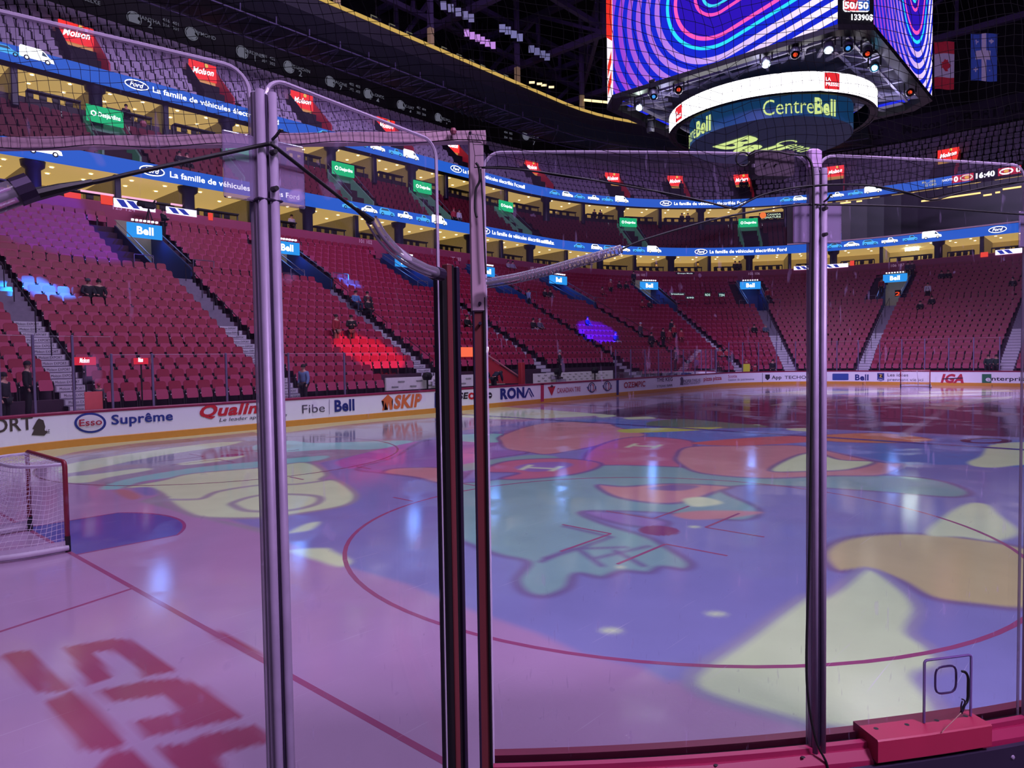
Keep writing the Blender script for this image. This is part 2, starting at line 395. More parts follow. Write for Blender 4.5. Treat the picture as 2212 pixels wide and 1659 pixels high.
patch('projected_patch', SAL, [(827, 1021), (852, 1012), (947, 1010), (1000, 1021), (985, 1037), (947, 1043), (902, 1032), (860, 1026)], outline=PUR)
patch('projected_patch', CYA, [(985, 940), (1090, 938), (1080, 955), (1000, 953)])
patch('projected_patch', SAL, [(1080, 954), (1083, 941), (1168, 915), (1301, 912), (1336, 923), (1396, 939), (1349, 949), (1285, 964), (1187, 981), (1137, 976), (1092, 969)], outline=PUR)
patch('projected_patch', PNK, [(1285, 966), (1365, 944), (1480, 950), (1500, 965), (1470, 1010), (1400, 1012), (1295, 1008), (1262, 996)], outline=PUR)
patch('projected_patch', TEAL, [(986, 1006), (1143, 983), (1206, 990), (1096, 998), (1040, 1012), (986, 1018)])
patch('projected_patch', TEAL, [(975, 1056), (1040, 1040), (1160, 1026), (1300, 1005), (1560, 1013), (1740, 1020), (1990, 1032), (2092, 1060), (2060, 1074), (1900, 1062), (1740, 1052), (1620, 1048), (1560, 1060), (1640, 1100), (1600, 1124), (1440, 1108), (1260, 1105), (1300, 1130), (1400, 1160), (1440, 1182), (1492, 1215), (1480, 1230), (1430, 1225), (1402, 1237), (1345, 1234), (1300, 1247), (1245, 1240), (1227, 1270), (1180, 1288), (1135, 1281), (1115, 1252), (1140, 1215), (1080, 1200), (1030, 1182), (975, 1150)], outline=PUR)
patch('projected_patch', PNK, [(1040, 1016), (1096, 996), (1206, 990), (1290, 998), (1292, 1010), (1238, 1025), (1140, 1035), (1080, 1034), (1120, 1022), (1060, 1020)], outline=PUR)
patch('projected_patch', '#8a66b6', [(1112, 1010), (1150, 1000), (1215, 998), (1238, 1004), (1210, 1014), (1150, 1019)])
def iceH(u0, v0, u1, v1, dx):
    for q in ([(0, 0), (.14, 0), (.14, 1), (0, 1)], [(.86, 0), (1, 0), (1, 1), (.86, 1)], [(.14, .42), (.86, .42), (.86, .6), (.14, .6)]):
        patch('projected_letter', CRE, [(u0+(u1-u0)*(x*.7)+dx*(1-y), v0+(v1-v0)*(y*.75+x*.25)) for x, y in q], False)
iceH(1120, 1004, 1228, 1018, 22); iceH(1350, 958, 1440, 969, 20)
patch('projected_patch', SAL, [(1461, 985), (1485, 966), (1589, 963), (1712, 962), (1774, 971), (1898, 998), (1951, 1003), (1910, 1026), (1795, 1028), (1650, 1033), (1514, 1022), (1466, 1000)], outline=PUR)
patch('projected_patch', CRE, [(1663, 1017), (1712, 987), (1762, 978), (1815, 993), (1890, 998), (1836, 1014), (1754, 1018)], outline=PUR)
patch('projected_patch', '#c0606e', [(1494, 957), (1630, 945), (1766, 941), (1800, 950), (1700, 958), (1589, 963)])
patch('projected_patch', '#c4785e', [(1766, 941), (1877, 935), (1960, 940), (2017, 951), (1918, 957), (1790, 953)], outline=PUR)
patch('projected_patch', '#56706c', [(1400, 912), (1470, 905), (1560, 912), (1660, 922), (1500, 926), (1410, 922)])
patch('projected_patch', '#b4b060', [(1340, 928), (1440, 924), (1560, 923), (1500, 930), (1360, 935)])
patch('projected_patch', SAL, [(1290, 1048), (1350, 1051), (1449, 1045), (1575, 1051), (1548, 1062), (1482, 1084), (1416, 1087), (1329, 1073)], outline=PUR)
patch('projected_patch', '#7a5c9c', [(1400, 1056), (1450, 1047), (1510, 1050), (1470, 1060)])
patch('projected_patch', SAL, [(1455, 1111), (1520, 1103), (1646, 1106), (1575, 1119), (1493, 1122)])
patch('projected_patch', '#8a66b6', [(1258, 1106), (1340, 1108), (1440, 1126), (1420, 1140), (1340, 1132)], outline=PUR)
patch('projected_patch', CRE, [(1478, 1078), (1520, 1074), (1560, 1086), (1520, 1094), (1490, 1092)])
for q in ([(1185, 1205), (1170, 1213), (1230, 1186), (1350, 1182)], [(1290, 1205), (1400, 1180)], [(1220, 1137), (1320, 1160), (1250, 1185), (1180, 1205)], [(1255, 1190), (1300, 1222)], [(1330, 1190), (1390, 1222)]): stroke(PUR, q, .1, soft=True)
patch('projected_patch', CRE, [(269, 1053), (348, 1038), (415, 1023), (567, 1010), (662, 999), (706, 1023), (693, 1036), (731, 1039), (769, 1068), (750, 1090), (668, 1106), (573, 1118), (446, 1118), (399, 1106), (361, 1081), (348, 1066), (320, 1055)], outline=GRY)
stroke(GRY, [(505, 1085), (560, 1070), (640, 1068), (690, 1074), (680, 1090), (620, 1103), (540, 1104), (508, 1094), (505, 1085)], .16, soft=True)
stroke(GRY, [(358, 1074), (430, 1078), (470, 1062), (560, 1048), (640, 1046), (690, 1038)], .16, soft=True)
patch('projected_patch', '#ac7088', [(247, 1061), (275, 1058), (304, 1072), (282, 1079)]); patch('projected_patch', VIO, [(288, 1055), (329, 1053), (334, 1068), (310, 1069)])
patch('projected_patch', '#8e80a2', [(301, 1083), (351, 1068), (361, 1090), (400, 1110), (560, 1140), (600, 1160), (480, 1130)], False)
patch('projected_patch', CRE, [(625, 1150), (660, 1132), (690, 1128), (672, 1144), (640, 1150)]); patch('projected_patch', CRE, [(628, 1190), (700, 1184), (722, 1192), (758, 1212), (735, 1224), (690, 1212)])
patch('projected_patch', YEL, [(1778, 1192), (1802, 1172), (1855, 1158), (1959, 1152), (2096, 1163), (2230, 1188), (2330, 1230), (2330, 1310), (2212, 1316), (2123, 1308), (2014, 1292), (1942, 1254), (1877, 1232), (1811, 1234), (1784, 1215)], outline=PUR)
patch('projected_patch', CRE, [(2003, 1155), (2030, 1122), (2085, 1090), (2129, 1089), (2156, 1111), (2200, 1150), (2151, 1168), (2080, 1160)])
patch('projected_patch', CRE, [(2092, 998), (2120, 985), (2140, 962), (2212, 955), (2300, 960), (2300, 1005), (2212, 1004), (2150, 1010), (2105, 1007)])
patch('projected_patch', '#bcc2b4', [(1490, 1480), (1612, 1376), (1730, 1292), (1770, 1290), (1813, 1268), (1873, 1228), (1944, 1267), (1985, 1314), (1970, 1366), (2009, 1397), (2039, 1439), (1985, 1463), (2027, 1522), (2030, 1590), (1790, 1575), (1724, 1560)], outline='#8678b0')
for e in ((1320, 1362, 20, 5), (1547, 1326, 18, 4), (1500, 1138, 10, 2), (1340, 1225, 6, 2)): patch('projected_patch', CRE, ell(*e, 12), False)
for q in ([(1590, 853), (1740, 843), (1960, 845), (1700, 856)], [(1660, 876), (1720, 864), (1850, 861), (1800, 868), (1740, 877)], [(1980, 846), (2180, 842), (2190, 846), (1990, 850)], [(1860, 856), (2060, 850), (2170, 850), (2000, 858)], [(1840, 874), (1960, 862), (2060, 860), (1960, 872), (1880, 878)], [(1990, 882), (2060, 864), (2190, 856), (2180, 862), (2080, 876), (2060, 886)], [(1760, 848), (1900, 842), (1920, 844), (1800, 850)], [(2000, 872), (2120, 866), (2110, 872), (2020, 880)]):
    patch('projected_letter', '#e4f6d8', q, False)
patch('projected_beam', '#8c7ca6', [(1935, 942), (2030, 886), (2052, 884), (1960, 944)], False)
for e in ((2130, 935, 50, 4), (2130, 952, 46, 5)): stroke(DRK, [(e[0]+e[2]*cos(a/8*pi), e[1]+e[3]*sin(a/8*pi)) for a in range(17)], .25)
# --- painted marks
RED = '#8c4278'
def pstroke(name, c, pts, w): return stroke(c, pts, w, False, name)
pstroke('goal_line', RED, [(0, y) for y in frange(-11.0, 11.0, .5)], .06)
for s in (-1, 1): pstroke('trapezoid_line', RED, [(0, s*3.35), (-3.3, s*4.27)], .05)
def arc(cx, cy, r, a0, a1, n=60): return [(cx+r*cos(radians(a0+(a1-a0)*i/n)), cy+r*sin(radians(a0+(a1-a0)*i/n))) for i in range(n+1)]
def crease(x, s):
    a = degrees(asin(1.22/1.83)); q = [(x, -1.22*s)]+[(x+s*px, s*py) for px, py in arc(0, 0, 1.83, -a, a, 20)]+[(x, 1.22*s)]
    patch('goal_crease', '#4a46a4', q, False, False, label='blue painted goal crease', soft=.05); pstroke('crease_line', '#863a7c', q, .05)
crease(0, 1); crease(54.26, -1)
for cx, cy in ((6.1, -6.71), (6.1, 6.71), (48.2, -6.71), (48.2, 6.71)):
    pstroke('faceoff_circle', RED if cy < 0 else '#7a4070', arc(cx, cy, 4.55, 0, 360, 90), .06)
    patch('faceoff_spot', '#7c3474', arc(cx, cy, .3, 0, 345, 23), False, False, soft=.05)
    for sx in (-1, 1):
        for sy in (-1, 1):
            pstroke('hash_mark', RED, [(cx+sx*.9, cy+sy*4.57), (cx+sx*.9, cy+sy*5.15)], .05)
            pstroke('hash_mark', RED, [(cx+sx*.6, cy+sy*.45), (cx+sx*.6, cy+sy*1.35)], .05); pstroke('hash_mark', RED, [(cx+sx*.6, cy+sy*.45), (cx+sx*1.8, cy+sy*.45)], .05)
pstroke('blue_line', '#3c4492', [(19.35, -12.9), (19.35, 12.9)], .3); pstroke('blue_line', '#43306a', [(34.91, -12.9), (34.91, 12.9)], .3)
pstroke('centre_line', '#6a3660', [(27.13, -12.9), (27.13, 12.9)], .3); pstroke('centre_circle', '#3c2c5c', arc(27.13, 0, 4.55, 0, 360, 90), .06)
pstroke('goal_line', '#80406c', [(54.26, y) for y in (-11, 11)], .06)
# --- dark red block letters painted behind the goal line, lower left
for q in ([(139, 1398), (240, 1380), (278, 1381), (304, 1395), (383, 1449), (310, 1462), (285, 1430), (237, 1405), (203, 1409), (246, 1462), (192, 1481), (165, 1440)], [(2, 1416), (66, 1406), (101, 1444), (155, 1486), (85, 1495), (47, 1470), (19, 1435)], [(101, 1522), (127, 1505), (171, 1500), (269, 1603), (187, 1620), (158, 1593)],
          [(209, 1492), (316, 1470), (386, 1465), (443, 1484), (528, 1549), (316, 1593), (285, 1558), (389, 1538), (354, 1501), (240, 1517)], [(339, 1612), (400, 1606), (437, 1587), (551, 1566), (579, 1590), (582, 1603), (468, 1631), (500, 1680), (400, 1690)], [(200, 1680), (209, 1659), (240, 1628), (285, 1622), (330, 1659), (350, 1690), (280, 1720)], [(440, 1356), (500, 1374), (560, 1410), (577, 1426), (530, 1409), (470, 1381)]):
    patch('painted_letter', '#8e3a68', q, len(q) in (7, 6), label='dark red painted ice lettering', soft=.05)

finish_ice()
# ================================================================ BOARDS
WHITE = mat('board_white', '#f4f0fa', .35, var=.02); KICK = mat('kick_yellow', '#d89436', .4, var=.06); CAPR = mat('dasher_red', '#8a1c44', .4)
GATE0, GATE1 = 130.45, 134.0        # gap of the near-corner gate
ts = [t-LT for t in frange(GATE1, LT, .7)][:-1]+frange(0, GATE0, .7)
b = MB()
b.k = 0; b.sweep([(0, .24), (0, 1.03)], ts)
b.k = 1; b.sweep([(0, 0), (-.012, 0), (-.012, .22), (0, .24)], ts)
b.k = 2; b.sweep([(0, 1.03), (-.02, 1.04), (-.02, 1.10), (.02, 1.13), (.15, 1.13), (.17, 1.10), (.17, 1.03)], ts)
b.k = 3; b.sweep([(.17, 1.03), (.17, 0)], ts)
boards = struct(b, 'rink_boards', [WHITE, KICK, CAPR, mat('board_back', '#2c2432', .6)], label='white rink boards with yellow kick strip and red cap rail')
def ink(c): return mat('ink_'+c, c, .45, var=.03)
def on_boards(u, v, off=-.02):
    t, z = wall(u, v, off); return t, z
class Ad:
    """one advert on the boards; rows placed by the photograph's pixel box"""
    def __init__(s, label): s.mb = MB(); s.mats = []; s.label = label
    def col(s, c):
        m = ink(c)
        if m not in s.mats: s.mats.append(m)
        s.mb.k = s.mats.index(m); return s
    def mp(s, u, v, off=-.02):
        t, z = wall(u, v, off); return path_map(t, z, off), t, z
    def text(s, txt, c, u0, v0, u1, h, bold=0., shear=0., off=-.02):
        """baseline left (u0, v0), right end u1, cap height h pixels at the left end"""
        s.col(c); fn, t0, z0 = s.mp(u0, v0, off); t1, _ = wall(u1, v0, off); _, zt = wall(u0, v0-h, off)
        wd = (p3(t1, off, 0)-p3(t0, off, 0)).length if t1 < LS or t0 > LS+LC else sum((p3(t0+(t1-t0)*(i+1)/8, off, 0)-p3(t0+(t1-t0)*i/8, off, 0)).length for i in range(8))
        text_on(s.mb, txt, fn, zt-z0, width=wd, bold=bold, shear=shear); return s
    def shape(s, c, pts, off=-.02):
        """filled outline given in pixels"""
        s.col(c); w = [p3(*((lambda q: (q[0], off, q[1]))(wall(u, v, off)))) for u, v in pts]
        bm = bmesh.new(); f = bm.faces.new([bm.verts.new(p) for p in w]); bmesh.ops.triangulate(bm, faces=[f]); bm.verts.index_update()
        s.mb.add([x.co.copy() for x in bm.verts], [tuple(x.index for x in q.verts) for q in bm.faces]); bm.free(); return s
    def ellipse(s, c, cu, cv, ru, rv, off=-.02): return s.shape(c, ell(cu, cv, ru, rv, 30), off)
    def done(s): return s.mb.build('advertisement', s.mats, boards, label=s.label)
NAVY = '#1e2c7c'
Ad('brown ale lettering beside a sailing ship').text('EXPORT', '#4a4038', -92, 944, 73, 32, .02).text('ALE', '#4a4038', 94, 937, 108, 9).shape('#4a4038', [(68, 940), (74, 928), (70, 926), (80, 908), (84, 904), (86, 912), (94, 908), (93, 916), (98, 922), (96, 930), (104, 932), (96, 941)]).done()
Ad('white ad with red and blue oval and blue lettering').ellipse('#28388e', 195, 913.5, 34.5, 22).ellipse('#e6e2ea', 195, 913.5, 29, 17.5, -.03).text('Esso', '#b02840', 171.5, 921, 221, 15, .02, off=-.07).text('Suprême', '#28388e', 241, 917, 374, 21, .03).done()
Ad('red slanted lettering with a small black line below').text('Qualinet', '#d02434', 428, 901, 598, 25, .05, .25).text('Le leader après sinistre', '#2c2430', 474, 911, 620, 8, 0, .2).done()
Ad('thin grey and bold blue lettering').text('Fibe', '#50485a', 653, 893, 702, 19, -.005).shape('#9088a0', [(711, 863), (712, 863), (712, 895), (711, 895)]).text('Bell', NAVY, 723, 889, 766, 25, .045).done()
Ad('orange fork-and-house mark and slanted lettering').text('SKIP', '#e07038', 850, 882, 912, 28, .06, .22).shape('#e07038', [(824, 866), (838, 852), (849, 862), (846, 866), (848, 884), (842, 885), (840, 868), (838, 885), (833, 886), (832, 868), (830, 886), (826, 887), (829, 866)]).done()
Ad('black lettering with a red ring').text('MISE', '#28222c', 968, 864, 1012, 14, .05, .15).ellipse('#d02434', 1019, 855.5, 7.5, 7.5).ellipse('#e6e2ea', 1019, 855.5, 3.2, 3.2, -.025).text('JEUO', '#28222c', 1028, 862.5, 1054, 13, .04, .15).ellipse('#28222c', 1058, 854, 5, 6.5).shape('#e6e2ea', [(1055, 853), (1061, 853), (1061, 855), (1055, 855)], -.025).done()
Ad('heavy dark blue lettering').text('RON', NAVY, 1081, 861.5, 1133, 22, .07).shape(NAVY, [(1132, 859), (1141, 838), (1145, 838), (1154, 856), (1152, 856.5), (1143, 840), (1136, 859)]).shape(NAVY, [(1143, 845), (1150, 857), (1148, 857.5), (1142, 846)]).done()
Ad('red centre-line marker').shape('#c03058', [(1168, 829), (1175, 828.5), (1175, 867), (1168, 868)]).done()
Ad('red triangle with leaf and narrow red lettering').shape('#c82c3c', [(1183, 836), (1200, 834), (1192, 855)]).shape('#40303a', [(1188, 836), (1192, 831), (1196, 835), (1192, 837)], -.025).text('CANADIAN TIRE', '#b83450', 1203.5, 849, 1254, 11, .01).done()
for cu, cv, k in ((1278.5, 837, 'left'), (1312, 834, 'right')):
    a = Ad('%s round red and blue emblem' % k); a.ellipse('#2c2c54', cu, cv, 8, 11).ellipse('#e6e2ea', cu, cv, 6.5, 9, -.025)
    a.shape('#c03450', [(cu+.4, cv-8), (cu+4, cv-6), (cu+4, cv+6), (cu+.4, cv+9)], -.03).shape(NAVY, [(cu-4, cv-6), (cu-.4, cv-8), (cu-.4, cv+9), (cu-4, cv+7)], -.03).ellipse('#e6e2ea', cu, cv+1, 2.6, 7, -.035)
    for e in (0, 3, 6): a.shape(NAVY if e != 6 else '#c03450', [(cu-11+e*.4, cv+e-1), (cu+10, cv+e-2), (cu+10, cv+e-.6), (cu-11+e*.4, cv+e+.6)], -.022)
    a.done()
Ad('blue-line marker').shape('#262c74', [(1331.6, 821.5), (1336.8, 821), (1336.8, 853), (1331.6, 853.4)]).done()
Ad('blue-line marker near the benches').shape('#262c74', [(939, 848), (945, 847), (945, 880), (939, 881)]).done()
Ad('red lettering with a tall i').text('OZEMPIC', '#b83444', 1348, 838, 1394, 12.5, .04).done()
Ad('dark steakhouse lettering on two lines').text('THE KEG', '#302838', 1419, 825, 1453, 8.5, .02).text('STEAK·BAR', '#403648', 1419, 837, 1453, 5, 0).done()
Ad('dark crest and two lines of capitals').text('PROPER TWELVE', '#3c3c54', 1476, 827, 1513, 7, .01).text('IRISH WHISKEY', '#3c3c54', 1477, 831.5, 1513, 4).shape('#54506c', [(1469, 818), (1472, 814), (1476, 816), (1475, 826), (1476, 832), (1469, 832), (1471, 825)]).done()
Ad('rounded red pizza lettering').text('pizza pizza', '#c83848', 1520, 823, 1559, 9, .03).done()
Ad('small pink lettering on two lines').text('Scotia', '#b84468', 1573, 816, 1592, 6.5, .01).text('Gestion de patrimoine', '#5c4c68', 1573, 823, 1629, 5).done()
Ad('black shield and App lettering').shape('#26222e', [(1653, 809), (1663, 809), (1663, 817), (1658, 821.5), (1653, 817)]).text('App', '#302a3a', 1667, 819, 1688, 8, .02).text('TECHO-BLOC', '#3c3448', 1695, 818.5, 1784, 7, .01).done()
Ad('blue rounded box reading 5G').shape('#3050a0', [(1799, 807), (1832, 807), (1833, 808), (1833, 820), (1832, 821), (1799, 821), (1798, 820), (1798, 808)]).text('5G', '#e0dcec', 1810, 816.5, 1821, 5, .02, off=-.025).done()
Ad('bold blue lettering').text('Bell', NAVY, 1847, 821, 1876, 12.5, .045).done()
Ad('blue lion badge with a grey slogan').shape('#2c3c84', [(1895, 806), (1910, 806), (1910, 821), (1902.5, 823.5), (1895, 821)]).text('RBC', '#e0dcec', 1897, 822, 1908.5, 3.5, .02, off=-.025).shape('#d0b460', [(1898, 808), (1906, 809), (1903, 813), (1907, 816), (1899, 815), (1902, 811)], -.025).text('Les idées', '#584c64', 1917, 813, 1962, 7, .005).text('prennent vie ici', '#584c64', 1917, 822.5, 1994, 6, .005).done()
Ad('big red slanted lettering').text('IGA', '#c03048', 2032, 826, 2082, 18, .07, .25).shape('#2a2440', [(2036, 817.5), (2080, 815.5), (2080, 817.5), (2036, 819.5)], -.03).done()
Ad('green square and black lettering').shape('#2c7050', [(2121, 808), (2141.5, 808), (2141.5, 827), (2121, 827)]).text('e', '#e6e2ea', 2129, 823.5, 2140, 11, .04, off=-.025).text('nterprise', '#2c2834', 2142, 822, 2224, 9, .02).done()
for u, v, w in ((1647, 806, 828), (1864, 826, 834), (2143, 831, 840)): Ad('thin dark joint in the boards').shape('#3c2c3c', [(u-.5, v), (u+.5, v), (u+.5, w), (u-.5, w)]).done()
# ================================================================ SEATING BOWL
CONC = mat('tread_plum', '#40243a', .8, var=.2, scale=3); CONC2 = mat('tread_grey', '#7c7086', .8, var=.2)
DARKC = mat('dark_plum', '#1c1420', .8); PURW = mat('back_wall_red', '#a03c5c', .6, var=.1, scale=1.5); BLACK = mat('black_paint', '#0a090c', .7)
TA, TB = -6.0, 74.0
AIS = [(-.37, 'first'), (7.32, 'second'), (15.9, 'third'), (25.6, 'fourth'), (34.4, 'fifth'), (43.7, 'sixth'), (LS+29*RC*pi/180, 'seventh'), (LS+55.3*RC*pi/180, 'eighth'), (LS+87.6*RC*pi/180, 'ninth'), (66.5, 'tenth')]
NR = 22; RUN = .8; RISE = .44
def rz(k): return .98+RISE*k
def rd(k): return 1.0+RUN*k
TUN0, TUN1 = 12.2, 17.4
def cut(ts_iv, holes):
    for h0, h1 in holes:
        o = []
        for a, b_ in ts_iv:
            if h1 <= a or h0 >= b_: o.append((a, b_)); continue
            if h0 > a: o.append((a, h0))
            if h1 < b_: o.append((h1, b_))
        ts_iv = o
    return ts_iv
def samples(a, b_):
    return frange(a, b_, .55)
TUNS = [t for t, n in AIS[1:9]]
BEN0, BEN1 = wall(828, 830, 1.9)[0], wall(1335, 815, 1.9)[0]
b = MB()
for k in range(NR):
    d0, d1 = rd(k), rd(k+1); z = rz(k); iv = [(TA, TB)]
    if k < 2: iv = cut(iv, [(BEN0, BEN1)])
    if k == 2: b.sweep([(d0, 0), (d0, z-RISE)], samples(BEN0, BEN1))
    if d1 > TUN0 and d0 < TUN1: iv = cut(iv, [(adv(t, -1.22, d0), adv(t, .62, d0)) for t in TUNS])
    for a, e in iv:
        b.sweep([(d0, z-RISE), (d0, z), (d1, z)], samples(a, e))
struct(b, 'lower_tier', CONC, label='stepped lower seating tier under the red seats')
b = MB(); dT = rd(NR)
b.sweep([(dT, rz(NR-1)), (dT, 11.72), (dT+.14, 11.78), (dT+.25, 11.72), (dT+.25, 11.0)], samples(TA, TB))
struct(b, 'wall_back', PURW, label='dark red wall above the top row of the lower tier')
# ---- aisle stairs with white advert strips on the low risers
STEP = mat('step_grey', '#8a7e92', .8, var=.15); STICK = mat('step_sticker', '#d8d0de', .5, var=.05)
ai_k = {}
for t, nm in AIS:
    b = MB(); st = MB(); k2 = 0
    for k in range(int((TUN0-1)/RUN)+1):
        for h in (0, 1):
            d0 = rd(k)+h*RUN/2; z = rz(k)+h*RISE/2+.01; w = .5
            t0, t1 = adv(t, -w, d0), adv(t, w, d0)
            e = .012; p = [p3(t0, d0-e, z-RISE/2), p3(t1, d0-e, z-RISE/2), p3(t1, d0-e, z), p3(t0, d0-e, z), p3(t1, d0+RUN/2+.02, z), p3(t0, d0+RUN/2+.02, z)]
            b.add(p, [(0, 1, 2, 3), (3, 2, 4, 5)])
            if d0 < 7.2:
                q0, q1 = adv(t, -w*.92, d0), adv(t, w*.92, d0)
                st.k = 0; st.poly([p3(q0, d0-.024, z-RISE/2+.02), p3(q1, d0-.024, z-RISE/2+.02), p3(q1, d0-.024, z-.02), p3(q0, d0-.024, z-.02)])
                if t < 20:
                    st.k = 1; text_on(st, 'Molson EXPORT', path_map(q0, z-RISE/2+.06, d0-.036), .1, x0=.1, width=.75)
    s = struct(b, 'aisle_stairs', STEP, label='%s flight of aisle stairs from the left' % nm)
    st.build('step_stickers', [STICK, ink('#504858')], s, label='white printed strips on the step risers')
    # handrails beside the steps
    if nm in ('first', 'second', 'third', 'ninth', 'seventh', 'eighth', 'sixth'):
        for j, (da, db) in enumerate(((2.2, 4.4), (6.0, 8.4), (9.6, 11.4))):
            r = MB(); za, zb = rake(da)+.1, rake(db)+.1
            a0, a1 = p3(t, da, za), p3(t, db, zb)
            r.tube([a0, a0+Vector((0, 0, .85)), a1+Vector((0, 0, .85)), a1], .022, 6)
            o = r.build('handrail', mat('rail_dark', '#3a3240', .4, .6)); tag(o, 'dark %s handrail on the %s stairs from the left' % (('lower', 'middle', 'upper')[j], nm), 'handrail', 'aisle handrails')
# ---- tunnels (vomitories) with blue side walls and lit signs
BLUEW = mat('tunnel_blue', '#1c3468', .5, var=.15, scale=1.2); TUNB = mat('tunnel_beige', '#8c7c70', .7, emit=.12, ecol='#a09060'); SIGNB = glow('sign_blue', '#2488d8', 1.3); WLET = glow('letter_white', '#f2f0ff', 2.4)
RAILM = mat('rail_grey', '#8c8498', .35, .7)
for i, t in enumerate(TUNS):
    w = .9; f0 = rz(14)-.9; t = adv(t, -.3, TUN0)
    L = lambda s, d, z: p3(adv(t, s, TUN0), d, z)
    b = MB()
    for s in (-w, w):
        q = [L(s, TUN0, f0), L(s, TUN0, rake(TUN0)+.45), L(s, TUN1, rake(TUN1)+.3), L(s, TUN1, f0)]
        q2 = [L(s*1.09, *a) for a in ((TUN0, f0), (TUN0, rake(TUN0)+.45), (TUN1, rake(TUN1)+.3), (TUN1, f0))]
        b.add(q+q2, [(0, 1, 2, 3), (7, 6, 5, 4), (0, 4, 5, 1), (1, 5, 6, 2), (2, 6, 7, 3)])
    s = struct(b, 'tunnel_wall', BLUEW, label='blue side walls of a stand tunnel')
    b = MB(); b.k = 0; b.poly([L(-w, TUN1-.1, f0), L(w, TUN1-.1, f0), L(w, TUN1-.1, rake(TUN1)+.6), L(-w, TUN1-.1, rake(TUN1)+.6)])
    b.k = 1; b.poly([L(-w, TUN0-.2, f0), L(w, TUN0-.2, f0), L(w, TUN1, f0), L(-w, TUN1, f0)])
    struct(b, 'tunnel_back', [TUNB if i in (0, 7, 5, 1) else BLUEW, mat('tunnel_floor', '#3c3448', .7)])
    # sign panel
    d = 15.7; z0 = rake(d)+.42; fnm = path_map(adv(t, -w, TUN0), z0, d)
    W2 = (L(w, d, 0)-L(-w, d, 0)).length
    b = MB(); a_, c_ = L(-w, d, z0), L(w, d, z0); n = pt(t, d)[1]; n3 = Vector((n.x, n.y, 0))
    b.prism([a_, c_, c_+Vector((0, 0, .78)), a_+Vector((0, 0, .78))], n3*.12)
    sg = b.build('tunnel_sign', SIGNB); tag(sg, 'lit blue sign reading Bell over the %s tunnel from the left' % NUM[i+1], 'sign', 'blue tunnel signs')
    ex = (c_-a_).normalized(); pm = plane_map(a_-n3*.02, ex, (0, 0, 1))
    b = MB(); text_on(b, 'Bell', pm, .42, x0=W2*.5, y0=.2, bold=.045, center=True); b.build('lettering', WLET, sg)
    for j in range(7):
        b = MB(); b.box(a_+ex*(W2*(.15+.115*j))+Vector((0, 0, .93))-n3*.02, (.11, .11, .1)); b.build('exit_mark', WLET, sg)
    pl_ = bpy.data.lights.new('tunnel_lamp', 'POINT'); pl_.energy = 80; pl_.color = (.1, .3, 1); pl_.shadow_soft_size = .45; po = bpy.data.objects.new('tunnel_lamp', pl_); COL.objects.link(po); po.location = L(0, d-.4, z0+.2)  # unseen point added to throw the sign's blue light on the walls
    # rails at the mouth
    r = MB()
    for s0, s1 in ((-w-1.0, -w-.1), (w+.1, w+1.2)):
        a0, a1 = L(s0, TUN0-.1, rake(TUN0)), L(s1, TUN0-.1, rake(TUN0))
        for p in (a0, a1): r.tube([p-Vector((0, 0, .3)), p+Vector((0, 0, .9))], .02, 6)
        r.tube([a0+Vector((0, 0, .9)), a1+Vector((0, 0, .9))], .022, 6); r.tube([a0+Vector((0, 0, .45)), a1+Vector((0, 0, .45))], .012, 6)
    for s in (-w*1.045, w*1.045): r.tube([L(s, TUN0, rake(TUN0)+.75), L(s, TUN1, rake(TUN1)+.6)], .025, 6)
    tag(r.build('guard_rail', RAILM), 'grey metal guard rail around the %s tunnel from the left' % NUM[i+1], 'railing', 'tunnel guard rails')

# ================================================================ SEATS
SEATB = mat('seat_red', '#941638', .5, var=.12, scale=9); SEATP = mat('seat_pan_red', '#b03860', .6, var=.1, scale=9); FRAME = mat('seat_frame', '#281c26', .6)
def outline_round(w, z0, z1, r=.09, n=3):
    o = [(-w, z0), (w, z0)]
    o += [(w-r+r*sin(a), z1-r+r*cos(a)) for a in [pi/2*(1-i/n) for i in range(n+1)]]
    o += [(-w+r-r*sin(a), z1-r+r*cos(a)) for a in [pi/2*i/n for i in range(n+1)]]
    return o
def seat_back(mb, P=lambda p: p):
    o = outline_round(.225, .46, .95); fr = [P(Vector((x, .12+(z-.46)*.2+.12*x*x, z))) for x, z in o]; bk = [P(Vector((x*.97, .165+(z-.46)*.2+.12*x*x, z-.005))) for x, z in o]
    n = len(o); mb.add(fr+bk, [tuple(range(n)), tuple(range(2*n-1, n-1, -1))]+[(i, n+i, n+(i+1) % n, (i+1) % n) for i in range(n)])
def seat_plate(mb, P=lambda p: p):
    mb.k = 3; mb.add([P(Vector((x, -.03, z))) for x, z in ((-.255, .44), (-.215, .44), (-.215, .48), (-.255, .48))], [(0, 1, 2, 3)])
def seat_pan(mb, P=lambda p: p):
    o = [(-.19, .30), (.19, .30), (.215, .36), (.205, .62), (.16, .66), (-.16, .66), (-.205, .62), (-.215, .36)]
    fr = [P(Vector((x, -.06+(z-.3)*.22, z))) for x, z in o]; bk = [P(Vector((x, .05+(z-.3)*.12, z))) for x, z in o]
    n = len(o); mb.add(fr+bk, [tuple(range(n)), tuple(range(2*n-1, n-1, -1))]+[(i, n+i, n+(i+1) % n, (i+1) % n) for i in range(n)])
def seat_legs(mb, P=lambda p: p, sides=(-.235, .235)):
    for s in sides:
        vs = [P(Vector((s+a*.015, y, z))) for a in (-1, 1) for y, z in ((-.02, 0), (.12, 0), (.16, .5), (.02, .62), (-.04, .55), (.0, .4))]
        mb.add(vs, [(0, 1, 2, 3, 4, 5), (11, 10, 9, 8, 7, 6)]+[(i, 6+i, 6+(i+1) % 6, (i+1) % 6) for i in range(6)])
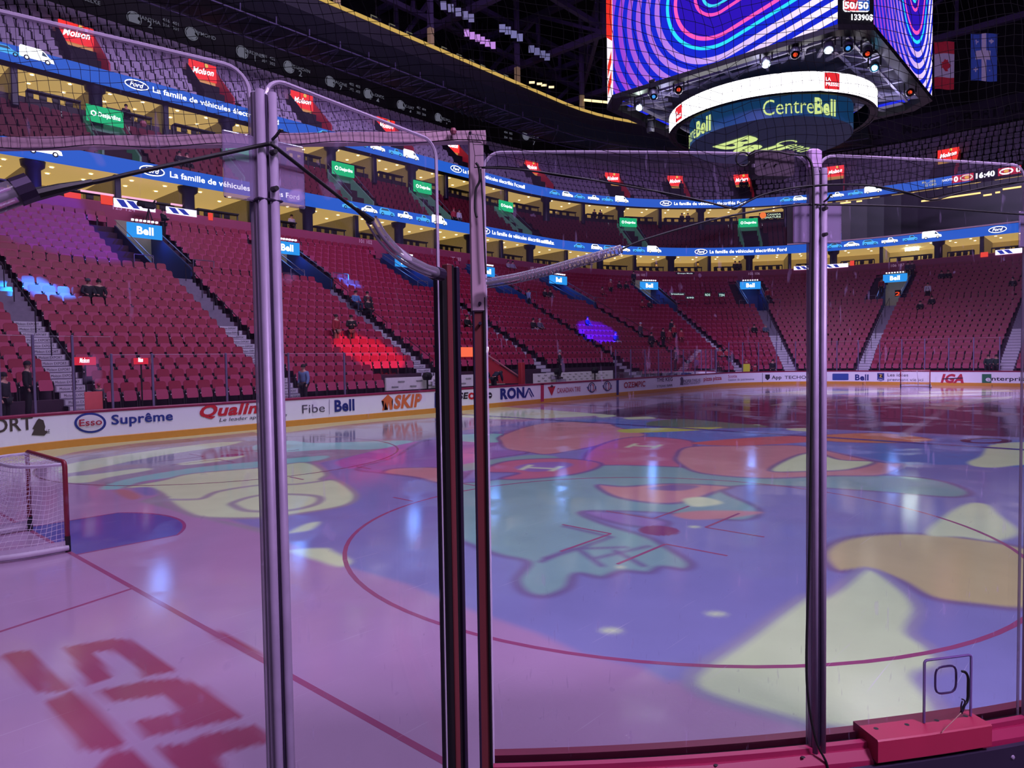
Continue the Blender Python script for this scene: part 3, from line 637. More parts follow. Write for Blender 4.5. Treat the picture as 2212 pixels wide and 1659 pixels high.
m_back = MB(); seat_back(m_back); seat_plate(m_back); m_pan = MB(); seat_pan(m_pan); m_leg = MB(); seat_legs(m_leg, sides=(-.235,)); m_leg2 = MB(); seat_legs(m_leg2, sides=(.235,))
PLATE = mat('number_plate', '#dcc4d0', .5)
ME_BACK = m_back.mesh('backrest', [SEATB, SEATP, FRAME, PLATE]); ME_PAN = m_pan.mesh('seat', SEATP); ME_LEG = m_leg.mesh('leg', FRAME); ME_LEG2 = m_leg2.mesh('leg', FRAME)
def in_frame(p, mg=0):
    q = p-C0; z = q.dot(FW)
    if z < .5: return None
    u = W/2+FPX*q.dot(RT)/z; v = H/2-FPX*q.dot(UP)/z
    return (u, v, z) if -mg < u < W+mg and -mg < v < H+mg else None
ALLS = []
bounds = [(TA, None)]+AIS+[(TB, None)]
for i in range(len(bounds)-1):
    for k in range(NR):
        d = rd(k)+.42; z = rz(k)
        if k < 2 and 20.0 < (bounds[i][0]+bounds[i+1][0])/2 < 31: continue
        if k < 1 and i == 0: continue
        a, e = bounds[i][0], bounds[i+1][0]
        L0 = (.62 if i > 0 else 0); L1 = (.62 if i+1 < len(bounds)-1 else 0)
        if d > TUN0-.3:
            top = d > TUN1+.2
            if 1 < i <= 9 and i >= 1: L0 = (.1 if top else 1.35)
            if i+1 <= 9 and i+1 >= 2: L1 = (.1 if top else 1.35)+ (1.0 if d > TUN0 else 0)
            if i == 1: L0 = .62
        length = sum(stretch(a+(e-a)*(j+.5)/24, d)*(e-a)/24 for j in range(24))-L0-L1
        n = int(length/.51)
        if n < 1: continue
        g = length/n; t = adv(a, L0+g/2, d)
        for j in range(n):
            p, nn = pt(t, d)
            P = Vector((p.x, p.y, z)); f = in_frame(P, 60) if not (k < 2 and BEN0-.4 < t < BEN1+.4) else None
            if f: ALLS.append((f[2], P, atan2(nn.y, nn.x)-pi/2, i, k, j, f))
            t = adv(t, g, d)
ALLS.sort(key=lambda s: s[0])
HEAD = [s for s in ALLS if in_frame(s[1]) and in_frame(s[1]).__getitem__(1) < 880][:300]
hs = set(id(s) for s in HEAD)
SIDE = ['left of the first stairs']+['right of the %s stairs' % n for t, n in AIS]
rowfirst = {}
for s in HEAD: rowfirst[(s[3], s[4])] = min(rowfirst.get((s[3], s[4]), 999), s[5])
TONE = {}
for s in HEAD:
    dep, P, rzz, i, k, j, f = s
    c = j-rowfirst[(i, k)]+1
    o = empty('arena_seat', P, 'red folding seat, %s from left, %s row, block %s' % (nth(c), nth(k+1), SIDE[i]), 'seat', 'red folding seats of the lower tier', rz=rzz)
    for nm, me in (('backrest', ME_BACK), ('seat', ME_PAN), ('leg', ME_LEG), ('leg', ME_LEG2)):
        q = bpy.data.objects.new(nm, me); COL.objects.link(q); q.parent = o
b = MB()
for s in ALLS:
    if id(s) in hs: continue
    P, a = s[1], s[2]; R = Matrix.Rotation(a, 3, 'Z'); T = lambda p: P+R @ p
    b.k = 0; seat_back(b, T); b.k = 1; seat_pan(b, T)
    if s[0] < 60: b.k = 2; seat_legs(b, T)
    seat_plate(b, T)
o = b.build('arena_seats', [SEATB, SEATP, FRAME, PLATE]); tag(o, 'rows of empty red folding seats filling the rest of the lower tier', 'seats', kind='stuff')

# ================================================================ SUITES AND UPPER DECKS
WARM = mat('suite_ceiling', '#d8bc84', .7, emit=.62, ecol='#e0bc6c', var=.05); WARMW = mat('suite_wall', '#a89058', .7, emit=.32, ecol='#c0a058', var=.15, scale=.8); PILL = mat('pillar_dark', '#1c1830', .45)  # ceiling and wall emission imitates the warm light inside the suites
PARTW = mat('partition_wall', '#6c5c40', .7, emit=.16, ecol='#b09658', var=.2)  # partition glow stands in for warm suite light falling on it
PIL = [-1.4, 2.7, 6.8, 10.85, 14.95, 19.2, 23.3, 27.4, 31.4, 35.4, 39.4, 43.5, 45.4, 46.8, 48.15, 49.5, 50.85, 52.2, 53.5, 54.85, 56.25, 59.0, 62.6, 66.6, 70.5]
BULB = glow('downlight', '#ffe8b8', 14.0); DARKF = mat('furniture_black', '#0e0c12', .5)
def suite(level, dF, dP, dB, zf, zc, dec):
    b = MB(); ts = samples(TA, TB)
    b.k = 0; b.sweep([(dB, zc), (dF-.5, zc)], ts)
    b.k = 1; b.sweep([(dB, zf), (dB, zc)], ts)
    b.k = 2; b.sweep([(dF, zf), (dB, zf)], ts)
    struct(b, 'suite_shell', [WARM, WARMW, mat('suite_floor', '#2c2428', .7)], label='%s level of lit suites' % level)
    for i, t in enumerate(PIL):
        b = MB(); w = .13
        b.add([p3(adv(t, s, dB), d, z) for s in (-w, w) for d in (dP+.4, dB) for z in (zf, zc)], [(0, 1, 3, 2), (4, 6, 7, 5), (0, 4, 5, 1)])
        struct(b, 'partition_wall', PARTW)
        b = MB(); c = p3(t, dP, 0)
        if i % 2 == (1 if level == 'lower' else 0):
            b.lathe([(.36, zf-.4), (.36, zc-.45), (.55, zc-.3), (.6, zc+.05)], (c.x, c.y, 0), 16); s_ = struct(b, 'pillar', PILL, True)
        else:
            n = pt(t)[1]; b.cbox((c.x, c.y, (zf+zc)/2), (.34, .34, zc-zf+.3), .04, Matrix.Rotation(atan2(n.y, n.x), 3, 'Z')); s_ = struct(b, 'pillar', PILL)
    # lamps, counters and stools of each suite
    for i in range(len(PIL)-1):
        a, e = PIL[i], PIL[i+1]
        if not in_frame(p3((a+e)/2, dP, zc), 150): continue
        pl = '%s %s suite from left' % (nth(i+1), level)
        for j, (q, d) in enumerate(((.25, dP+.6), (.72, dP+.6), (.3, dP+2.2), (.75, dP+2.3))):
            c = p3(a+(e-a)*q, d, zc-.03); b = MB(); b.k = 0; b.lathe([(.0, .01), (.1, .01), (.1, 0)], (0, 0, 0), 10); b.k = 1; b.lathe([(.1, 0), (.135, -.005), (.135, .02)], (0, 0, 0), 10)
            o = bpy.data.objects.new('downlight', b.mesh('downlight', [BULB, WARM])); COL.objects.link(o); o.location = c
            tag(o, 'round %s ceiling downlight, %s' % (('front left', 'front right', 'rear left', 'rear right')[j], pl), 'light', 'suite downlights')
        b = MB(); tt = [adv(a, .7, dP), adv(e, -.7, dP)]
        if e-a > .3:
            ll = frange(tt[0], tt[1], .6)
            b.sweep([(dP+.25, zf+1.0), (dP+.25, zf+1.08), (dP+.75, zf+1.08), (dP+.75, zf+1.0)], ll, True)
            for q in (ll[0], ll[len(ll)//2], ll[-1]):
                b.tube([p3(q, dP+.5, zf), p3(q, dP+.5, zf+1.02)], .05, 6)
            tag(b.build('bar_counter', DARKF), 'black narrow counter, %s' % pl, 'counter', 'suite counters')
            for j in range(4):
                t = tt[0]+(tt[1]-tt[0])*(.12+.25*j); c = p3(t, dP+1.05, zf); n = pt(t)[1]
                b = MB(); b.lathe([(.18, 0), (.18, .03), (.03, .05), (.03, .68), (.2, .7), (.2, .76), (0, .76)], c, 8)
                b.cbox(c+Vector((n.x*.2, n.y*.2, .98)), (.06, .4, .4), .02, Matrix.Rotation(atan2(n.y, n.x), 3, 'Z'))
                tag(b.build('bar_stool', DARKF), 'black high-backed stool, %s from left, %s' % (NUM[j+1], pl), 'stool', 'suite stools')
suite('lower', dT+.25, 19.0, 24.5, 11.25, 13.45, 0)
D2 = 22.65
suite('upper', D2+.2, 22.0, 27.5, 17.25, 19.3, 0)
# low wall in front of the upper suites
b = MB(); b.sweep([(D2, 17.0), (D2, 17.95), (D2+.2, 17.95), (D2+.2, 17.2)], samples(TA, TB)); struct(b, 'parapet', mat('parapet_dark', '#2a1622', .6), label='dark parapet above the middle tier')
# ---- middle tier
M0, MRUN, MRISE, MN = 18.3, .86, .72, 5
b = MB(); pf = [(18.05, 13.42), (18.3, 13.42), (18.05, 14.2)]
b.sweep([(24.6, 13.46), (18.08, 13.46), (18.08, 14.25), (18.2, 14.25)]+[q for k in range(MN) for q in ((M0+MRUN*k, 13.5+MRISE*(k+.85)-.4), (M0+MRUN*(k+1), 13.5+MRISE*(k+.85)-.4))]+[(D2, 17.1)], samples(TA, TB))
def mz(k): return 13.5+MRISE*(k+.85)-.4
struct(b, 'middle_tier', mat('middle_tread', '#301420', .8), label='stepped middle tier between the two ribbon boards')
DES = [7.4, 15.8, 24.2, 32.3, 43.0, 48.4, 52.4]
DSEAT = mat('seat_dark_red', '#6c1628', .6, var=.15, scale=9)
b = MB(); mid = []
for k in range(MN):
    d = M0+MRUN*k+.45; t = TA
    while t < TB:
        if not (k < 4 and any(abs((t-x)*stretch(x, d)) < 1.45 for x in DES)):
            p, n = pt(t, d); P = Vector((p.x, p.y, mz(k)))
            if in_frame(P, 40): mid.append((P, atan2(n.y, n.x)-pi/2))
        t = adv(t, .53, d)
for P, a in mid:
    R = Matrix.Rotation(a, 3, 'Z'); T = lambda p: P+R @ p
    seat_back(b, T); b.k = 0
    q = [T(Vector((x, -.05+(z-.3)*.2, z))) for x, z in ((-.2, .3), (.2, .3), (.2, .64), (-.2, .64))]; b.poly(q)
tag(b.build('club_seats', DSEAT), 'rows of dark red club seats on the middle tier', 'seats', kind='stuff')
# ---- green signs and sloping walls of the middle tier entrances
GREEN = glow('sign_green', '#18b878', 1.0); GREYW = mat('entrance_grey', '#6c8478', .6, emit=.1, ecol='#50a888')
SEC = ['223 224', '224 201', '201 202', '202 203', '203 204', '204 205', '205 206']
for i, t in enumerate(DES):
    t = adv(t, -.35, 20); nn = pt(t, 0)[1]; n3 = Vector((nn.x, nn.y, 0)); w = 1.0
    L = lambda s, d, z: p3(adv(t, s, 20), d, z)
    b = MB()
    for s in (-w, w):
        q = [L(s, 18.9, 14.3), L(s, 18.9, 14.75), L(s, 21.9, 17.2), L(s, 21.9, 14.3)]; q2 = [p+(L(1, 20, 0)-L(0, 20, 0))*.12 for p in q]
        b.add(q+q2, [(0, 1, 2, 3), (7, 6, 5, 4), (0, 4, 5, 1), (1, 5, 6, 2)])
    b.poly([L(-w, 21.9, 14.3), L(w, 21.9, 14.3), L(w, 21.9, 17.4), L(-w, 21.9, 17.4)])
    struct(b, 'entrance_wall', GREYW, label='sloping grey walls of a middle tier entrance')
    a_ = L(-w, 21.2, 16.95); c_ = L(w, 21.2, 16.95); ex = (c_-a_).normalized(); wd = (c_-a_).length
    b = MB(); b.prism([a_, c_, c_+Vector((0, 0, .95)), a_+Vector((0, 0, .95))], n3*.1)
    sg = b.build('entrance_sign', GREEN); tag(sg, 'lit green sign, %s from the left along the middle tier' % NUM[i+1], 'sign', 'green entrance signs')
    pm = plane_map(a_-n3*.02, ex, (0, 0, 1)); b = MB(); text_on(b, 'Desjardins', pm, .27, x0=.62, y0=.36, width=wd-.8, bold=.02)
    hx = [(.36+.17*cos(radians(60*k+30)), .48+.17*sin(radians(60*k+30))) for k in range(6)]; hi = [(.36+.1*cos(radians(60*k+30)), .48+.1*sin(radians(60*k+30))) for k in range(6)]
    b.add([pm(*q) for q in hx+hi], [(k, (k+1) % 6, 6+(k+1) % 6, 6+k) for k in range(6)]); b.build('lettering', WLET, sg)
    b = MB(); s1, s2 = SEC[i].split(); pw = plane_map(L(-w, D2-.03, 17.25)-n3*.05, ex, (0, 0, 1)); text_on(b, s1, pw, .3, x0=-1.0); text_on(b, s2, pw, .3, x0=wd+.25)
    tag(b.build('section_number', glow('num_white', '#b8b0c4', .8)), 'white section numbers beside the %s green sign from the left' % NUM[i+1], 'numbers', 'middle tier section numbers')
    r = MB(); r.tube([L(w+.06, 18.9, 15.05), L(w+.06, 21.9, 17.8)], .03, 6); r.tube([L(-w+.06, 18.9, 15.05), L(-w+.06, 21.9, 17.8)], .03, 6)
    tag(r.build('guard_rail', RAILM), 'pale sloping rail at the %s green sign from the left' % NUM[i+1], 'railing', 'entrance rails')
# ---- upper tier (grey seats)
U0, URUN, URISE, UN = 21.35, .75, .75, 8
def uz(k): return 19.75+URISE*k
b = MB(); b.sweep([(27.34, 19.32), (21.1, 19.32), (21.1, 20.1), (21.3, 20.1)]+[q for k in range(UN) for q in ((U0+URUN*k, uz(k)), (U0+URUN*(k+1), uz(k)))], samples(TA, TB))
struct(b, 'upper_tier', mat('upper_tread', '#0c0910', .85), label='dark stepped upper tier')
MOLP = [march(u, v, lambda d: 19.9+(d-U0)*URISE/URUN, 21.4, 25.) for u, v in ((175, 106), (452, 187), (672, 254), (842, 291), (997, 346), (1156, 378), (1325, 396), (1459, 400), (1602, 396), (1804, 378), (2047, 347))]
MOLP = [(t, min(max(d, 24.0), 25.6)) for t, d in MOLP]; MOL = [t for t, d in MOLP]
GSEAT = mat('seat_grey', '#b4a6bc', .6, var=.15, scale=9); UPS = []
for k in range(UN):
    d = U0+URUN*k+.45; t = TA
    while t < TB:
        if not any(q-2.9 < d < q+.5 and -1.35 < (t-x)*stretch(x, d) < 1.35 for x, q in MOLP):
            p, n = pt(t, d); P = Vector((p.x, p.y, uz(k))); f = in_frame(P, 40)
            if f: UPS.append((f[2], P, atan2(n.y, n.x)-pi/2, k, t))
        t = adv(t, .6, d)
UPS.sort(key=lambda s: s[0]); UH = [s for s in UPS if in_frame(s[1])][:300]; ids = set(id(s) for s in UH)
def useat(mb, T=lambda p: p):
    o = outline_round(.25, .42, .86, .05, 2); n = len(o)
    fr = [T(Vector((x, .1+(z-.42)*.2, z))) for x, z in o]; bk = [T(Vector((x, .15+(z-.42)*.2, z))) for x, z in o]
    mb.add(fr+bk, [tuple(range(n)), tuple(range(2*n-1, n-1, -1))]+[(i, n+i, n+(i+1) % n, (i+1) % n) for i in range(n)])
    mb.add([T(Vector((x, y, z))) for y, z in ((-.08, .3), (.0, .64), (.05, .64), (.05, .3)) for x in (-.19, .19)], [(0, 1, 3, 2), (2, 3, 5, 4), (4, 5, 7, 6), (6, 7, 1, 0), (0, 2, 4, 6), (1, 7, 5, 3)])
mu = MB(); useat(mu); MEU = mu.mesh('upper_seat', GSEAT)
rows = {}
for s in sorted(UH, key=lambda s: s[4]): rows.setdefault(s[3], []).append(s)
for k, L_ in rows.items():
    for j, s in enumerate(L_):
        o = bpy.data.objects.new('stadium_seat', MEU); COL.objects.link(o); o.location = s[1]; o.rotation_euler.z = s[2]
        tag(o, 'grey folding seat, %s from left in the %s row of the upper tier' % (nth(j+1), nth(k+1)), 'seat', 'grey seats of the upper tier')
b = MB()
for s in UPS:
    if id(s) in ids: continue
    P, a = s[1], s[2]; R = Matrix.Rotation(a, 3, 'Z'); useat(b, lambda p: P+R @ p)
tag(b.build('stadium_seats', GSEAT), 'rows of empty grey seats filling the rest of the upper tier', 'seats', kind='stuff')
# ---- red signs and openings of the upper tier
RSIGN = glow('sign_red', '#f03434', 1.1); REDW = mat('portal_red', '#a02838', .6, emit=.2, ecol='#a01828'); PYEL = mat('portal_glow', '#b89858', .6, emit=.5, ecol='#c8a050')  # red light on the portal side wall is put into its colour and glow
for i, (t, ds) in enumerate(MOLP):
    nn = pt(t, 0)[1]; n3 = Vector((nn.x, nn.y, 0)); w = .95
    L = lambda s, d, z: p3(adv(t, s, 26), d, z)
    zr_ = lambda d: 19.75+URISE*(d-U0)/URUN
    b = MB()
    for kk, s in ((0, -w-.1), (1, w)):
        b.k = kk; q = [L(s, ds-2.4, zr_(ds-2.4)-.3), L(s, ds-2.4, zr_(ds-2.4)+.75), L(s, ds+.25, zr_(ds)+.9), L(s, ds+.25, zr_(ds-2.4)-.3)]; q2 = [p+(L(1, 26, 0)-L(0, 26, 0))*.1 for p in q]
        b.add(q+q2, [(0, 1, 2, 3), (7, 6, 5, 4), (0, 4, 5, 1), (1, 5, 6, 2)])
    b.k = 2; b.poly([L(-w, ds+.2, zr_(ds-2.4)-.3), L(w, ds+.2, zr_(ds-2.4)-.3), L(w, ds+.2, zr_(ds)+.9), L(-w, ds+.2, zr_(ds)+.9)])
    struct(b, 'portal_wall', [DARKC, REDW, PYEL], label='walls of an upper tier portal')
    a_ = L(-w, ds, zr_(ds)); c_ = L(w, ds, zr_(ds)); ex = (c_-a_).normalized(); wd = (c_-a_).length
    b = MB(); b.prism([a_, c_, c_+Vector((0, 0, 1.15)), a_+Vector((0, 0, 1.15))], n3*.1)
    sg = b.build('portal_sign', RSIGN); tag(sg, 'lit red sign with white script, %s from the left along the upper tier' % NUM[i+1], 'sign', 'red portal signs')
    pm = plane_map(a_-n3*.03, ex, (.0, 0, 1)); b = MB(); text_on(b, 'Molson', plane_map(a_-n3*.03, ex+Vector((0, 0, .1)), (0, 0, 1)), .42, x0=.2, y0=.26, width=wd-.4, bold=.035, shear=.3); b.k = 1
    b.poly([pm(*q) for q in ell(wd*.62, 1.0, .14, .14, 12)]); b.build('lettering', [WLET, glow('gold', '#e8c060', 1)], sg)
# ---- section numbers on the lower back wall
for i, (u, v, s) in enumerate(((790, 522, '101 102'), (985, 559, '102 103'), (268, 450, '123 124'), (1155, 580, '103 104'), (1383, 594, '104 105'), (1629, 591, '105 106'), (1939, 573, '106 107'))):
    t, z = wall(u, v, dT-.03); b = MB(); text_on(b, s, path_map(t, z-.13, dT-.03), .28, center=True)
    tag(b.build('section_number', mat('num_pink', '#d0a8c4', .6, emit=.3)), 'section numbers %s painted on the dark red wall' % s, 'numbers', 'lower tier section numbers')

# ================================================================ RIBBON BOARDS
RIB = glow('ribbon_blue', '#2458c0', 1.15); CARW = glow('car_white', '#f4f6ff', 2.6); CARB = glow('car_blue', '#48a8e8', 1.3); CARG = glow('car_glass', '#405878', .8)
def ribbon(nm, d, z0, z1, t1, texts, ovals, cars):
    b = MB(); b.sweep([(d+.25, z0-.02), (d, z0), (d, z1), (d+.25, z1+.02)], samples(TA, t1))
    rb = b.build('ribbon_board', RIB); tag(rb, '%s curved blue ribbon screen with white lettering and cars' % nm, 'screen', 'ribbon screens')
    h = z1-z0
    for u0, v0, u1 in texts:
        ta, _ = wall(u0, v0, d); tb, _ = wall(u1, v0, d); n = 12
        wd = sum((p3(ta+(tb-ta)*(i+1)/n, d, 0)-p3(ta+(tb-ta)*i/n, d, 0)).length for i in range(n))
        b = MB(); f = path_map(ta, z0+h*.3, d-.03); full = text2d('La famille de véhicules électrifiés Ford', .02)[2]
        text_on(b, 'La famille de véhicules électrifiés Ford', f, h*.42, width=wd, bold=.02); b.build('lettering', CARW, rb, label='white slogan lettering')
    for u, v in ovals:
        t, z = wall(u, v, d); f = path_map(t, z0+h/2, d-.03); f2 = path_map(t, z0+h/2, d-.045); r = h*.8
        b = MB(); b.k = 1; b.poly([f(*p) for p in ell(0, 0, r*1.05, r*.44, 24)]); b.k = 0; ringshape(b, 0, 0, r*1.05, r*.44, .06, f2); text_on(b, 'Ford', f2, r*.42, y0=-r*.18, center=True, shear=.3, bold=.02)
        b.build('oval_badge', [CARW, glow('oval_blue', '#183c90', 1)], rb, label='white outlined oval badge')
    for u, v, kind, c in cars:
        t, z = wall(u, v, d); L = h*(2.0 if kind == 'van' else 1.75); y = h*.18
        f = path_map(t, z0, d-.03); f2 = path_map(t, z0, d-.045); b = MB(); car_on(b, kind, f, f2, L, -L/2, y)
        b.build('car_picture', [CARB if c else CARW, CARG, glow('tyre', '#182030', 1)], rb, label='%s %s on the screen' % ('light blue' if c else 'white', kind))
ribbon('lower', 18.0, 13.38, 14.22, TB, [(367, 383, 645), (1063, 505, 1186), (1533, 545, 1699)], [(328, 366), (1046, 500), (1514, 545), (2155, 495)],
       [(-5, 313, 'sedan', 1), (95, 322, 'van', 0), (757, 450, 'sedan', 1), (798, 458, 'sedan', 0), (836, 464, 'suv', 1), (875, 468, 'pickup', 0), (914, 476, 'pickup', 1), (949, 482, 'van', 0), (1251, 534, 'sedan', 1), (1289, 537, 'suv', 0), (1316, 540, 'suv', 1), (1348, 542, 'pickup', 0), (1380, 543, 'pickup', 1), (1413, 543, 'van', 0), (1803, 531, 'sedan', 1), (1840, 528, 'sedan', 0), (1880, 525, 'suv', 1), (1922, 521, 'pickup', 0), (1968, 516, 'pickup', 1), (2013, 511, 'van', 0)])
ribbon('upper', 21.0, 19.25, 20.08, 61.3, [(330, 205, 600), (1000, 375, 1124), (1456, 440, 1611)], [(295, 188), (985, 373), (1438, 440)],
       [(12, 118, 'sedan', 1), (80, 130, 'van', 0), (703, 300, 'sedan', 1), (742, 309, 'sedan', 0), (778, 318, 'suv', 1), (816, 328, 'pickup', 0), (855, 340, 'pickup', 1), (888, 347, 'van', 0), (1198, 420, 'sedan', 1), (1226, 425, 'suv', 0), (1252, 428, 'sedan', 1), (1282, 431, 'pickup', 0), (1312, 433, 'pickup', 1), (1343, 435, 'van', 0), (1700, 432, 'sedan', 1), (1729, 430, 'suv', 0), (1775, 427, 'sedan', 1), (1807, 421, 'pickup', 0), (1848, 417, 'pickup', 1), (1886, 412, 'van', 0)])
# scoreboard end of the upper ribbon
tS = 61.3
b = MB(); b.sweep([(21.25, 19.23), (21, 19.25), (21, 20.08), (21.25, 20.1)], frange(tS, TB, .5)); sb = b.build('score_ribbon', glow('screen_black', '#0a0a12', .6)); tag(sb, 'black score section of the upper ribbon with red team boxes and game clock', 'screen')
def score(u0, v0, u1, v1, c, nm='team_box'):
    (ta, za), (tb, zb) = wall(u0, v0, 20.97), wall(u1, v1, 20.97); b = MB()
    b.add([p3(ta, 20.97, 19.3), p3(tb, 20.97, 19.3), p3(tb, 20.97, 20.03), p3(ta, 20.97, 20.03)], [(0, 1, 2, 3)]); return b.build(nm, glow('sc'+c, c, 1.0), sb), ta, tb
for u0, u1, v, dg, lx, k in ((2056, 2103, 388, 0, 1, 0), (2156, 2206, 370, 1, 0, 1)):
    o, ta, tb = score(u0, v, u1, v-6, '#c02840'); wd = (p3(tb, 21, 0)-p3(ta, 21, 0)).length; f = path_map(ta, 19.3, 20.93); f2 = path_map(ta, 19.3, 20.9)
    b = MB(); b.k = 0; text_on(b, '0', f, .5, x0=(wd*.78 if dg else wd*.1), y0=.12, bold=.05); b.k = 1 if not k else 0
    ringshape(b, wd*(.68 if not k else .36), .36, .55, .3, .12, f); b.k = 2; b.poly([f2(*q) for q in ell(wd*(.7 if not k else .36), .36, .2, .14, 12)])
    b.build('score_mark', [WLET, glow('crest_white', '#f0d8d0', 1), glow('crest_gold', '#e8b050', 1)], o)
t, z = wall(2108, 385, 20.95); b = MB(); text_on(b, '16:40', path_map(t, 19.42, 20.95), .5, bold=.06); b.build('clock_digits', WLET, sb)
t, z = wall(1992, 398, 20.95); b = MB(); text_on(b, 'PENALITÉS', path_map(t, 19.7, 20.95), .22); text_on(b, '32 CBO', path_map(adv(t, .5, 21), 19.38, 20.95), .22); b.build('penalty_text', glow('yel_text', '#f0e060', 1), sb)
t, z = wall(2035, 392, 20.95); b = MB(); text_on(b, 'SHOTS', path_map(t, 19.6, 20.95), .22); b.build('shots_text', WLET, sb)

# ---- dark lounge front at the far right of the middle tier, striped screens and lit rails along the lower wall
b = MB(); b.sweep([(18.35, 14.25), (18.4, 18.45)], frange(53.4, TB, .5)); lo = struct(b, 'lounge_window', mat('lounge_black', '#0c0a12', .25, spec=.4), label='dark glass front of a lounge between the ribbons')
b = MB(); b.sweep([(18.2, 14.3), (18.2, 14.42), (18.35, 14.42), (18.35, 14.3)], frange(53.4, TB, .5), True); b.build('sill_rail', mat('sill_mauve', '#c090b8', .5, emit=.3), lo)
AMB = glow('amber', '#ffd080', 1.8)
for i, (u0, u1, v0, v1) in enumerate(((1815, 1838, 430, 428), (1850, 1862, 430, 428), (1990, 2118, 436, 418), (2124, 2142, 424, 421), (2150, 2160, 418, 416), (2166, 2206, 411, 404))):
    (t0, z0), (t1, z1) = wall(u0, v0, 18.2), wall(u1, v1, 18.2); zz = min((z0+z1)/2, 18.2); b = MB(); b.sweep([(18.2, zz), (18.2, zz+.14), (18.3, zz+.14), (18.3, zz)], frange(t0, max(t1, t0+.1), .3), True)
    tag(b.build('lounge_lamp', AMB), 'amber strip lamp on the lounge ceiling, %s from the left' % NUM[i+1], 'lamp', 'lounge strip lamps')
def wallstrip(u0, v0, u1, v1, h, d, m, nm, lab, cat, marks=None):
    (t0, z0), (t1, z1) = wall(u0, v0, d), wall(u1, v1, d); zz = (z0+z1)/2; b = MB(); b.sweep([(d, zz), (d, zz+h), (d+.1, zz+h), (d+.1, zz)], frange(t0, t1, .5), True); o = b.build(nm, m); tag(o, lab, cat)
    if marks:
        b = MB(); L_ = (p3(t1, d, 0)-p3(t0, d, 0)).length; x = .15; k = 0
        while x < L_-.9: 
            f = path_map(adv(t0, x, d), zz, d-.02); b.poly([f(*q) for q in ((.25, h*.1), (.6, h*.1), (.35-.1*(k % 3), h*.9), (-.05-.1*(k % 3), h*.9))]); x += .62; k += 1
        b.build('stripes', marks, o, label='slanted dark blue stripes')
SW = glow('strip_white', '#d8d0f4', 2.0); SBL = glow('strip_blue', '#2c3cb0', .9); ORS = glow('strip_orange', '#f04838', 1.0); PNKR = glow('rail_pink_lit', '#e0a0c0', 1.5)
dW = dT-.06
wallstrip(247, 446, 336, 459, .5, dW, SW, 'striped_screen', 'white and blue striped screen strip above the first tunnel', 'screen', SBL); wallstrip(360, 461, 425, 468, .4, dW, SW, 'striped_screen', 'striped screen strip right of the camera operator', 'screen', SBL)
wallstrip(219, 440, 244, 443, .5, dW, ORS, 'red_panel_screen', 'small orange-red lit panel left of the striped strip', 'screen'); wallstrip(451, 475, 460, 476, .45, dW, ORS, 'red_panel_screen', 'small orange-red lit panel at the lower suites', 'screen'); wallstrip(140, 425, 175, 430, .3, dW, ORS, 'red_panel_screen', 'low orange-red lit panel at the far left suites', 'screen')
wallstrip(1715, 584, 1832, 576, .4, dW, SW, 'striped_screen', 'striped screen strip on the far wall right of the cabled post', 'screen', SBL); wallstrip(2150, 552, 2208, 545, .45, dW, SW, 'striped_screen', 'striped screen strip at the far right wall', 'screen', SBL); wallstrip(1836, 574, 1845, 573, .5, dW, ORS, 'red_panel_screen', 'small orange-red lit panel on the far wall', 'screen'); wallstrip(2118, 556, 2134, 554, .45, dW, ORS, 'red_panel_screen', 'small red and white lit panel at the far right wall', 'screen')
for u0, v0, u1, v1, n in ((175, 413, 254, 425, 'left'), (264, 426, 338, 437, 'right'), (370, 442, 403, 447, 'small')): wallstrip(u0, v0, u1, v1, .1, dW+.5, PNKR, 'lit_rail', '%s pink lit rail along the lower suite counters' % n, 'rail')
wallstrip(1955, 542, 1985, 540, .55, 22.0, glow('booth_white', '#e8fff0', 25), 'booth_light', 'bright white light panel inside a far suite', 'light')
